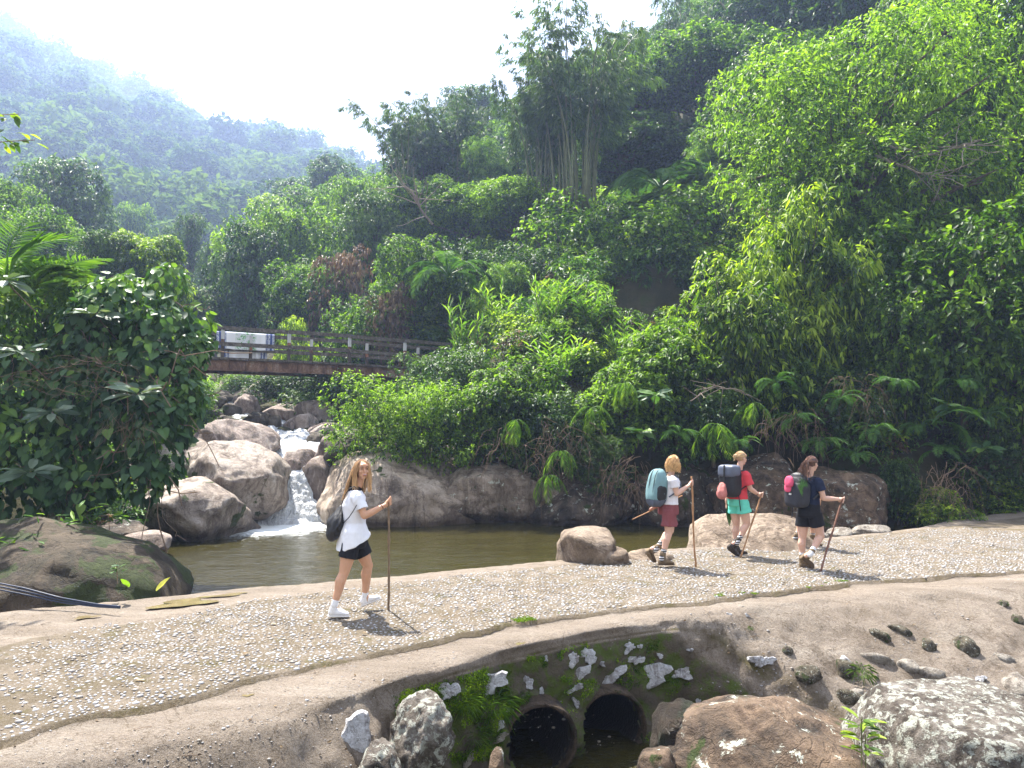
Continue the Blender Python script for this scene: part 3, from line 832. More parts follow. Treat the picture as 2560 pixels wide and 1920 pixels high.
foam_glint += .05 * np.exp(-((WX + 4.5) / 3.0) ** 2) * smooth(WY, 9, 12)
foam_glint -= .22 * smooth(WX, -1.5, 3)
wz = -.30 + .012 * fbm(np.stack([WX * 1.3, WY * 3, 0 * WX], -1), 3, 77) + .05 * np.exp(-(dd / 1.2) ** 2) * fbm(np.stack([WX * 4, WY * 4, 0 * WX], -1), 3, 78)
# keep the water on its own side of the causeway wall
rel = np.stack([WX - RO[0], WY - RO[1]], -1); wt = rel @ RA; wb = rel @ RN
fa = FAR(wt)
shift = np.maximum(fa - .3 - wb, 0)
WXs = WX + RN[0] * shift; WYs = WY + RN[1] * shift
pool = link('pool_water', new_mesh('pool_water', np.stack([WXs, WYs, wz], -1).reshape(-1, 3), grid_faces(260, 150), M['pool'], foam_glint.ravel(), True))
tag(pool, 'dark olive pool of rippling water behind the causeway', None, None, 'structure')

# rapids: a strip that climbs from the pool up the stream bed
path = np.array([(660, 1304, 19.1, 1.25), (664, 1286, 19.7, 1.25), (680, 1235, 20.2, .80), (698, 1182, 20.6, .66), (716, 1156, 21.2, .65), (742, 1130, 22.0, .75), (738, 1100, 22.9, .95), (715, 1076, 23.8, .7), (680, 1062, 25, .6), (640, 1046, 26.6, .8), (600, 1034, 28, .8), (566, 1022, 30, .7), (556, 1004, 32, .7), (556, 984, 35, .8), (545, 966, 39, .9)])
pw = np.array([P(a, b, c_) for a, b, c_, d in path]); wd = path[:, 3]
tt = np.linspace(0, len(path) - 1, 220)
cx = np.stack([np.interp(tt, np.arange(len(path)), pw[:, k]) for k in range(3)], 1)
for _ in range(3): cx[1:-1] = (cx[:-2] + cx[1:-1] * 2 + cx[2:]) / 4
cx[:26, 2] -= .22 * (1 - np.arange(26) / 26)
ww = np.interp(tt, np.arange(len(path)), wd)
tan = norm(np.gradient(cx[:, :2], axis=0)); sd = np.stack([tan[:, 1], -tan[:, 0]], 1)
sd = sd * .35 + np.array([1.0, .15]) * .65; sd = norm(sd)
K = 46
s_ = np.linspace(-1, 1, K)
RVx = cx[:, None, 0] + sd[:, None, 0] * s_[None] * ww[:, None] * 1.35
RVy = cx[:, None, 1] + sd[:, None, 1] * s_[None] * ww[:, None] * 1.35
RVz = cx[:, None, 2] + 0 * s_[None] - .14 * (np.abs(s_)[None] ** 3)
q = np.stack([RVx * 3, RVy * 3, RVz * 2.2], -1)
RVz = RVz + fbm(q, 4, 91) * .09 + fbm(q * 3.3, 3, 92) * .03
slope = np.abs(np.gradient(cx[:, 2])) / np.maximum(np.hypot(*np.gradient(cx[:, :2], axis=0).T), 1e-3)
rt = .10 + .22 * np.clip(slope, 0, 1.5)[:, None] + .06 * vnoise(np.stack([RVx, RVy, RVz * 0], -1) * 1.2, 5)
rap = link('rapids', new_mesh('rapids', np.stack([RVx, RVy, RVz], -1).reshape(-1, 3), grid_faces(220, K), M['rapid'], rt.ravel(), True))
tag(rap, 'white water tumbling down the rocky stream bed into the pool', None, None, 'structure')

# outflow below the pipes and trickle at the left end
v = np.array([(x, y, -1.22 + .03 * 0) for x in np.linspace(-2.5, 3.2, 60) for y in np.linspace(3.2, 8.5, 60)])
v[:, 2] += fbm(v * np.array([5, 5, 1]), 3, 93) * .035
out = link('outflow_water', new_mesh('outflow_water', v, grid_faces(60, 60)[:, ::-1], M['pool'], np.clip(fbm(v * 1.6, 3, 95), 0, 1) * .25 + .25 * np.exp(-((v[:, 0] - .9) ** 2 + (v[:, 1] - 6.6) ** 2) / .1), True))
tag(out, 'shallow dark water running out below the pipe mouths', None, None, 'structure')
for p, r_, ax in pipe_geo:
    pass
c0 = P(10, 1505, 9.3)
v = np.array([(c0[0] - 1.2 + 2.0 * i / 29, c0[1] - .5 + 1.6 * j / 29, 0) for i in range(30) for j in range(30)])
v[:, 2] = c0[2] - .06 + fbm(v * 6 + 3, 4, 96) * .07
o = link('overflow_water', new_mesh('overflow_water', v, grid_faces(30, 30), M['rapid'], np.full(900, .2), True))
tag(o, 'foaming overflow water at the left edge of the picture', None, None, 'structure')
# puddles on the margin
M['puddle'] = plain('puddle', (.17, .135, .07), .06, .5, .3, 4, 0)
for k, (px, py, w, h) in enumerate([(455, 1510, 150, 18), (215, 1545, 60, 7), (1300, 1596, 24, 5), (620, 1722, 30, 5), (560, 1490, 120, 6)]):
    ctr = G(px, py, .004)
    a = np.arange(28) * 2 * math.pi / 28
    rr = 1 + .25 * np.sin(a * 3 + k) + .12 * np.sin(a * 5 + 2 * k)
    e = np.array([G(px + w / 2 * math.cos(x) * r2, py + h / 2 * math.sin(x) * r2 - (w / 2 * math.cos(x) * r2) * .10, 0.0) for x, r2 in zip(a, rr)])
    zz = .011 if k not in (2, 3) else LIPZ + .012
    e[:, 2] = zz
    o = link('puddle', new_mesh('puddle', np.concatenate([e, [[ctr[0], ctr[1], zz]]]), [(i, (i + 1) % 28, 28) for i in range(28)], M['puddle']), road)
# ------------------------------------------------------------------ plants
UPV = np.array([0, 0, 1.0])

class Leaves:
    def __init__(s): s.v = []; s.f = []; s.t = []; s.n = 0
    def add(s, pos, dr, nrm, L, Wd, tint, fine=False, fold=.18, droop=.12):
        """leaf blades: pos, dr, nrm (N,3); L, Wd, tint (N,)"""
        N = len(pos)
        if not N: return
        dr = norm(dr); side = norm(np.cross(dr, nrm)); nm = np.cross(side, dr)
        L = np.broadcast_to(L, (N,))[:, None]; W2 = np.broadcast_to(Wd, (N,))[:, None] / 2
        tip = pos + dr * L - UPV * L * droop
        if fine:
            def pt(a, b, h): return pos + dr * L * a + side * W2 * b + nm * W2 * h - UPV * L * droop * a * a
            vs = np.stack([pos, pt(.28, -.85, fold), pt(.62, -.8, fold), tip, pt(.62, .8, fold), pt(.28, .85, fold), pt(.3, 0, -fold), pt(.65, 0, -fold)], 1)
            fs = np.array([(0, 6, 1), (6, 7, 2), (6, 2, 1), (7, 3, 2), (0, 5, 6), (6, 5, 4), (6, 4, 7), (7, 4, 3)])
            k = 8
        else:
            m = pos + dr * L * .42 + nm * W2 * fold * 1.5
            vs = np.stack([pos, m - side * W2, tip, m + side * W2], 1)
            fs = np.array([(0, 2, 1), (0, 3, 2)]); k = 4
        s.v.append(vs.reshape(-1, 3))
        s.f.append((fs[None] + (np.arange(N) * k)[:, None, None] + s.n).reshape(-1, 3))
        s.n += N * k
        s.t.append(np.repeat(np.broadcast_to(tint, (N,)), k))
    def mesh(s, name, mat):
        return new_mesh(name, np.concatenate(s.v), np.concatenate(s.f), mat, np.clip(np.concatenate(s.t), 0, 1))

def tufts(lv, rng, c, o, k, L, ar, tw, droop=.35, spread=.9, flush=.35, tint=None, fine=False, upn=.8, jit=.35, ttip=.25):
    """k leaves along a twig of length tw at every tuft centre c growing towards o"""
    Mn = len(c)
    t = rng.uniform(0, 1, (Mn, k)) ** .8
    o = norm(o); r = norm(rng.normal(size=(Mn, k, 3)))
    side = norm(r - o[:, None] * (r * o[:, None]).sum(-1, keepdims=True))
    bend = -UPV * (t[..., None] ** 2) * tw * .25 * droop
    pos = c[:, None] + o[:, None] * (t[..., None] * tw) + bend
    dr = norm(o[:, None] * .55 + side * spread - UPV * droop * rng.uniform(.5, 1.5, (Mn, k, 1)))
    nm = norm(UPV * upn + rng.normal(size=(Mn, k, 3)) * jit + o[:, None] * .25)
    l = L * rng.uniform(.6, 1.15, (Mn, k))
    tt = (rng.uniform(.15, .75, Mn) if tint is None else tint)[:, None] + rng.normal(0, .13, (Mn, k)) + flush * (t > 1 - ttip)
    lv.add(pos.reshape(-1, 3), dr.reshape(-1, 3), nm.reshape(-1, 3), l.ravel(), (l * ar).ravel(), tt.ravel(), fine)

def lobe_points(rng, lobes, n, inner=.2, up=.25):
    lobes = np.asarray(lobes, float)
    w = lobes[:, 3] * lobes[:, 4] + lobes[:, 3] * lobes[:, 5] + lobes[:, 4] * lobes[:, 5]
    idx = rng.choice(len(lobes), n * 2, p=w / w.sum())
    d = rng.normal(size=(n * 2, 3)); d[:, 2] += up; d = norm(d)
    rr = np.where(rng.uniform(size=n * 2) < inner, rng.uniform(.35, .8, n * 2), rng.uniform(.82, 1.06, n * 2))
    q = lobes[idx]
    p = q[:, :3] + d * q[:, 3:] * rr[:, None]
    # drop those deep inside another lobe
    deep = np.zeros(n * 2, bool)
    for L in lobes:
        deep |= (((p - L[:3]) / L[3:]) ** 2).sum(1) < .36
    k = ~deep | (rng.uniform(size=n * 2) < .25)
    p, d = p[k][:n], (d * q[:, 3:].mean(1, keepdims=True) / q[:, 3:])[k][:n]
    return p, norm(d)

def branches(mb, rng, base, pts, r0, n=14, mid=.45, sides=5):
    for i in rng.choice(len(pts), min(n, len(pts)), replace=False):
        e = pts[i]; a = np.asarray(base, float)
        start = a + (e - a) * np.array([0, 0, rng.uniform(.0, mid)])
        m = start * .5 + e * .5 + rng.normal(size=3) * .06 * np.linalg.norm(e - start) + UPV * .08 * np.linalg.norm(e - start)
        t = np.linspace(0, 1, 7)[:, None]
        c = start * (1 - t) ** 2 + 2 * m * t * (1 - t) + e * t ** 2
        c[1:-1] += rng.normal(size=(5, 3)) * .02 * np.linalg.norm(e - start)
        mb.tube(c, np.linspace(r0 * rng.uniform(.35, .6), r0 * .10, 7), sides)

def trunk_mb(rng, h, r, lean=.05, sides=9):
    mb = MB(); t = np.linspace(0, 1, 12)
    pts = np.stack([lean * h * t ** 1.5 * math.cos(rng.uniform(0, 6)) + rng.normal(0, .012 * h, 12) * t, rng.normal(0, .012 * h, 12) * t, h * t - .3], 1)
    mb.tube(pts, r * (1.25 * (1 - t) ** 3 + .85 - .6 * t), sides)
    return mb, pts

def make_tree(seed, H, crown_r, lobes_n, n_tuft, k, L, ar, tw, mat, trunk_h=.45, flat=.8, droop=.35, flush=.3, spread=.9, fine=False, up=.25, gap=0, bark='bark', tr=None, crown_lo=.35, inner=.2, nb=22):
    """proto with total height about H; returns (crown mesh, trunk mesh)"""
    rng = np.random.default_rng(seed)
    lobes = []
    zc = H * (crown_lo + 1) / 2; rz = H * (1 - crown_lo) / 2
    for i in range(int(lobes_n * 1.7)):
        a = rng.uniform(0, 6.28); q = rng.uniform(0, .8) ** .6
        z = zc + rng.uniform(-.62, .62) * rz
        shrink = math.sqrt(max(.15, 1 - ((z - zc) / rz) ** 2 * .8))
        rr = crown_r * rng.uniform(.24, .42)
        lobes.append((crown_r * q * math.cos(a) * shrink, crown_r * q * math.sin(a) * shrink, z, rr, rr, min(rr * flat, H - z)))
    lobes.append((0, 0, zc, crown_r * .5, crown_r * .5, rz * .7))
    p, o = lobe_points(rng, lobes, n_tuft, inner, up)
    lv = Leaves()
    tn = .42 + .35 * vnoise(p * 1.2 / max(H * .12, .5), seed) + rng.normal(0, .08, len(p))
    tufts(lv, rng, p, norm(o + UPV * .15 + rng.normal(size=p.shape) * .35), k, L, ar, tw, droop, spread, flush, tn, fine)
    mb, tp = trunk_mb(rng, H * (trunk_h + .25), tr or H * .022)
    branches(mb, rng, tp[5], p, (tr or H * .022) * 1.1, nb, .7)
    return lv.mesh('crown', M[mat]), mb.mesh('trunk', M[bark], True)

def make_bamboo(seed, H, nc, spread, L=.42):
    rng = np.random.default_rng(seed)
    lv = Leaves(); mb = MB()
    for i in range(nc):
        a = rng.uniform(0, 6.28); b0 = np.array([math.cos(a), math.sin(a), 0]) * rng.uniform(.1, 1.0) * H * .10
        h = H * rng.uniform(.62, 1.0); out = rng.uniform(.05, .34) * spread
        dirn = norm(np.array([math.cos(a + rng.normal() * .5), math.sin(a + rng.normal() * .5), 0]))
        t = np.linspace(0, 1, 14)
        pts = b0 + dirn * (out * h * t[:, None] ** 2.2) + UPV * (h * (t - .16 * t ** 4 * (out / .2))[:, None])
        mb.tube(pts, np.linspace(.052, .014, 14), 5, tint=rng.uniform())
        m = int(24 * h / H) + 4
        tt = rng.uniform(.46, 1.0, m)
        c = np.stack([np.interp(tt, t, pts[:, j]) for j in range(3)], 1)
        o = norm(np.concatenate([rng.normal(size=(m, 2)), rng.uniform(-.1, .5, (m, 1))], 1) + dirn * .3)
        # side twigs then leaf sprays on them
        for q in range(4):
            cc = c + o * rng.uniform(.2, 1.0, (m, 1)) * 1.1 * (1.2 - tt[:, None] * .6) * H / 14
            tufts(lv, rng, cc, norm(o - UPV * rng.uniform(.1, .8, (m, 1))), 9, L, .13, .55, .9, .55, .1, .35 + .3 * rng.uniform(size=m), upn=.3, jit=.7)
    return lv.mesh('crown', M['leaf_bamboo']), mb.mesh('culms', M['culm'], True)

def frond_mesh(seed, L, n, ll, ar, mat, droop=.5, rise=.8, name='frond', stalk=.15, hang=.3, vee=.5):
    """a pinnate frond growing along +X from the origin"""
    rng = np.random.default_rng(seed)
    t = np.linspace(0, 1, 16)
    pts = np.stack([L * t * (1 - .25 * droop * t), rng.normal(0, .01 * L, 16) * t, L * (rise * t - (rise * .55 + droop) * t ** 2)], 1)
    mb = MB(); mb.tube(pts, np.linspace(.012 * L, .002 * L, 16), 4, tint=.6)
    lv = Leaves()
    tt = np.linspace(stalk, .99, n)
    c = np.stack([np.interp(tt, t, pts[:, j]) for j in range(3)], 1)
    tg = norm(np.gradient(c, axis=0)); sd = norm(np.cross(tg, UPV)); nm = np.cross(sd, tg)
    prof = np.sin(np.clip((tt - stalk) / (1 - stalk) * .93 + .07, 0, 1) * math.pi) ** .6
    for s in (-1, 1):
        d = norm(tg * .55 + sd * s * 1.0 + nm * vee * .4 - UPV * hang + rng.normal(0, .06, c.shape))
        l = ll * prof * rng.uniform(.85, 1.1, n)
        lv.add(c, d, nm, l, l * ar, np.clip(rng.normal(.5, .14, n) + .15 * tt, 0, 1), fold=.15, droop=.12 + .2 * droop)
    v0, f0 = np.concatenate(lv.v), np.concatenate(lv.f)
    return new_mesh(name, np.concatenate([v0, np.concatenate(mb.v)]), [tuple(a) for a in f0] + [tuple(i + len(v0) for i in a) for a in mb.f], M[mat], np.concatenate([np.concatenate(lv.t), np.concatenate(mb.t)]))

def make_cane(seed, H, ns, mat='leaf_cane', L=.42):
    rng = np.random.default_rng(seed); lv = Leaves(); mb = MB()
    for i in range(ns):
        a = rng.uniform(0, 6.28); d = np.array([math.cos(a), math.sin(a), 0])
        h = H * rng.uniform(.5, 1); b0 = d * rng.uniform(0, .25) * H * .5
        t = np.linspace(0, 1, 8)
        pts = b0 + d * h * .32 * t[:, None] ** 1.8 + UPV * h * t[:, None]
        mb.tube(pts, np.linspace(.012, .005, 8), 4)
        m = int(h / .09)
        tt = np.linspace(.25, 1, m); c = np.stack([np.interp(tt, t, pts[:, j]) for j in range(3)], 1)
        az = rng.uniform(0, 6.28); s = np.where(np.arange(m) % 2, 1, -1)
        sd = np.stack([np.cos(az) * s, np.sin(az) * s, 0 * tt], 1) + rng.normal(0, .15, (m, 3))
        lv.add(c, norm(sd * .8 + UPV * .9), norm(UPV * .4 - sd * .8 + rng.normal(0, .2, (m, 3))), L * rng.uniform(.7, 1.1, m), .055 * rng.uniform(.7, 1.1, m) * L / .4, np.clip(rng.normal(.5, .2, m) + .2 * (tt - .5), 0, 1), droop=.22)
    return lv.mesh('leaves', M[mat]), mb.mesh('stems', M['culm'])

def make_grass(seed, n, L, R_, mat='grass', w=.012, lean=.6):
    rng = np.random.default_rng(seed); lv = Leaves()
    a = rng.uniform(0, 6.28, n); r = R_ * rng.uniform(0, 1, n) ** .5
    pos = np.stack([np.cos(a) * r, np.sin(a) * r, 0 * r], 1)
    d = norm(np.stack([np.cos(a) * lean + rng.normal(0, .3, n), np.sin(a) * lean + rng.normal(0, .3, n), rng.uniform(.5, 1.2, n)], 1))
    l = L * rng.uniform(.5, 1.1, n)
    lv.add(pos, d, norm(rng.normal(size=(n, 3))), l * .55, w, rng.uniform(.2, .9, n), droop=.05)
    p2 = pos + d * (l * .55 * .8)[:, None]
    lv.add(p2, norm(d - UPV * .9), norm(rng.normal(size=(n, 3))), l * .5, w * .8, rng.uniform(.2, .9, n), droop=.4)
    return lv.mesh('blades', M[mat])

# ---- prototypes (crown mesh, trunk mesh, height, crown radius)
PR = {}
def reg(k, pair, H, r): PR[k] = (pair[0], pair[1], H, r)
reg('tree_a', make_tree(1, 10, 4.2, 16, 3800, 7, .30, .42, .5, 'leaf_green', crown_lo=.25), 10, 4.4)
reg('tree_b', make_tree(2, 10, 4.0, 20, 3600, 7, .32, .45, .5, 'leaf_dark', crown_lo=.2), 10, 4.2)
reg('tree_c', make_tree(3, 10, 3.8, 13, 3200, 8, .26, .5, .6, 'leaf_green', crown_lo=.3, flat=.6), 10, 4.0)
reg('tree_d', make_tree(4, 10, 3.4, 12, 2600, 8, .34, .35, .6, 'leaf_lime', crown_lo=.3, droop=.7), 10, 3.6)
reg('tree_tall', make_tree(5, 14, 2.6, 9, 1500, 7, .34, .4, .6, 'leaf_dark', crown_lo=.5, flat=.5, nb=30), 14, 2.7)
reg('big_tree', make_tree(6, 10, 4.8, 30, 9000, 7, .20, .38, .45, 'leaf_green', crown_lo=.16, flush=.5, tr=.2, nb=60, flat=.6, inner=.25), 10, 5.0)
reg('drooper', make_tree(7, 6, 2.3, 18, 2000, 9, .27, .32, .42, 'leaf_lime', crown_lo=.05, droop=.9, flush=.35, fine=True, nb=40, tr=.07, inner=.3), 6, 2.5)
reg('drooper2', make_tree(17, 6, 2.4, 15, 1700, 9, .24, .45, .42, 'leaf_green', crown_lo=.05, droop=.7, flush=.3, fine=True, nb=40, tr=.07, inner=.3), 6, 2.5)
reg('ovate', make_tree(8, 5, 2.6, 16, 1700, 7, .19, .62, .40, 'leaf_green', crown_lo=.0, droop=.45, flush=.25, fine=True, nb=50, tr=.06), 5, 2.7)
reg('bush_a', make_tree(9, 3, 1.8, 12, 1400, 7, .16, .5, .3, 'leaf_green', crown_lo=-.1, fine=False, tr=.05), 3, 1.9)
reg('bush_b', make_tree(10, 3, 1.8, 14, 1300, 7, .17, .42, .3, 'leaf_dark', crown_lo=-.1, fine=False, tr=.05), 3, 1.9)
reg('bush_c', make_tree(11, 3, 1.7, 9, 1000, 8, .19, .33, .36, 'leaf_lime', crown_lo=-.1, droop=.6, tr=.04), 3, 1.8)
reg('tip_bush', make_tree(12, 3, 1.7, 15, 2200, 8, .12, .42, .30, 'leaf_green', crown_lo=-.15, flush=.75, droop=.3, tr=.05, spread=.7), 3, 1.8)
reg('brown_tree', make_tree(13, 6, 2.2, 9, 700, 7, .32, .32, .5, 'leaf_brown', crown_lo=.1, droop=1.3, tr=.07), 6, 2.3)
reg('narrow_bush', make_tree(14, 3, 1.5, 12, 1100, 12, .17, .16, .25, 'leaf_bamboo', crown_lo=-.1, droop=.1, tr=.04), 3, 1.6)
reg('bamboo_a', make_bamboo(15, 14, 34, 1.0), 14, 4.5)
reg('bamboo_b', make_bamboo(16, 11, 20, 1.2, .40), 11, 4.0)
reg('bamboo_soft', make_tree(18, 5, 1.8, 9, 1200, 10, .26, .15, .4, 'leaf_cane', crown_lo=0, droop=.8, tr=.05), 5, 1.9)
reg('cane', make_cane(19, 1.7, 26), 1.7, .9)
reg('cane_b', make_cane(20, 1.5, 18, L=.36), 1.5, .8)
PALM = frond_mesh(21, 1.7, 26, .48, .075, 'leaf_cane', droop=.75, rise=.9, hang=.5)
PALM_UP = frond_mesh(22, 1.8, 30, .52, .08, 'leaf_cane', droop=.45, rise=1.0, hang=.1)
FERN = frond_mesh(23, .85, 30, .17, .22, 'leaf_fern', droop=.55, rise=.7, hang=.1)
FERN2 = frond_mesh(24, 1.3, 40, .26, .17, 'leaf_fern', droop=.6, rise=.8, hang=.15)
PALM_SIDE = frond_mesh(25, 1.5, 24, .42, .08, 'leaf_cane', droop=.95, rise=.35, hang=.8)
print('protos', sum(len(a[0].polygons) + len(a[1].polygons) for a in PR.values()))

def gz(x, y): return float(hgt(np.array([x]), np.array([y]))[0])

CATN = dict(tree='tree', bamboo='bamboo', bush='shrub')
def plant(kind, name, cat, px, ytop, Y, wpx, label, ybase=None, group=None, rz=None, seed=0, hs=1.0):
    """a plant rooted on the ground at depth Y whose crown is wpx wide and whose top reaches pixel row ytop"""
    cm, tm, H, r = PR[kind]
    top = P(px, ytop, Y)
    g = gz(top[0], Y) if ybase is None else P(px, ybase, Y)[2]
    h = max(top[2] - g, .5)
    sx = wpx / 2 / FPX * Y / r
    sz = h / H
    root = thing(name, label, cat, (top[0], Y, g), R(rz if rz is not None else (px * 37 + ytop * 11) % 360), group)
    c = link('crown', cm, root); t = link('trunk' if cm.name != 'leaves' else 'stems', tm, root)
    c.scale = t.scale = (sx, sx, sz)
    return root

def fronds(name, label, cat, px, py, Y, mesh, angs, scale=1.0, tilt=0, group=None, ground=False, pitchj=14):
    p = P(px, py, Y)
    if ground: p[2] = gz(p[0], p[1])
    root = thing(name, label, cat, p, 0, group)
    rng = np.random.default_rng(int(px + py))
    for a in angs:
        o = link('frond', mesh, root)
        o.rotation_euler = (rng.normal(0, .15), R(-tilt + rng.normal(0, pitchj)), R(a + rng.normal(0, 8)))
        s = scale * rng.uniform(.8, 1.1); o.scale = (s, s, s)
    return root

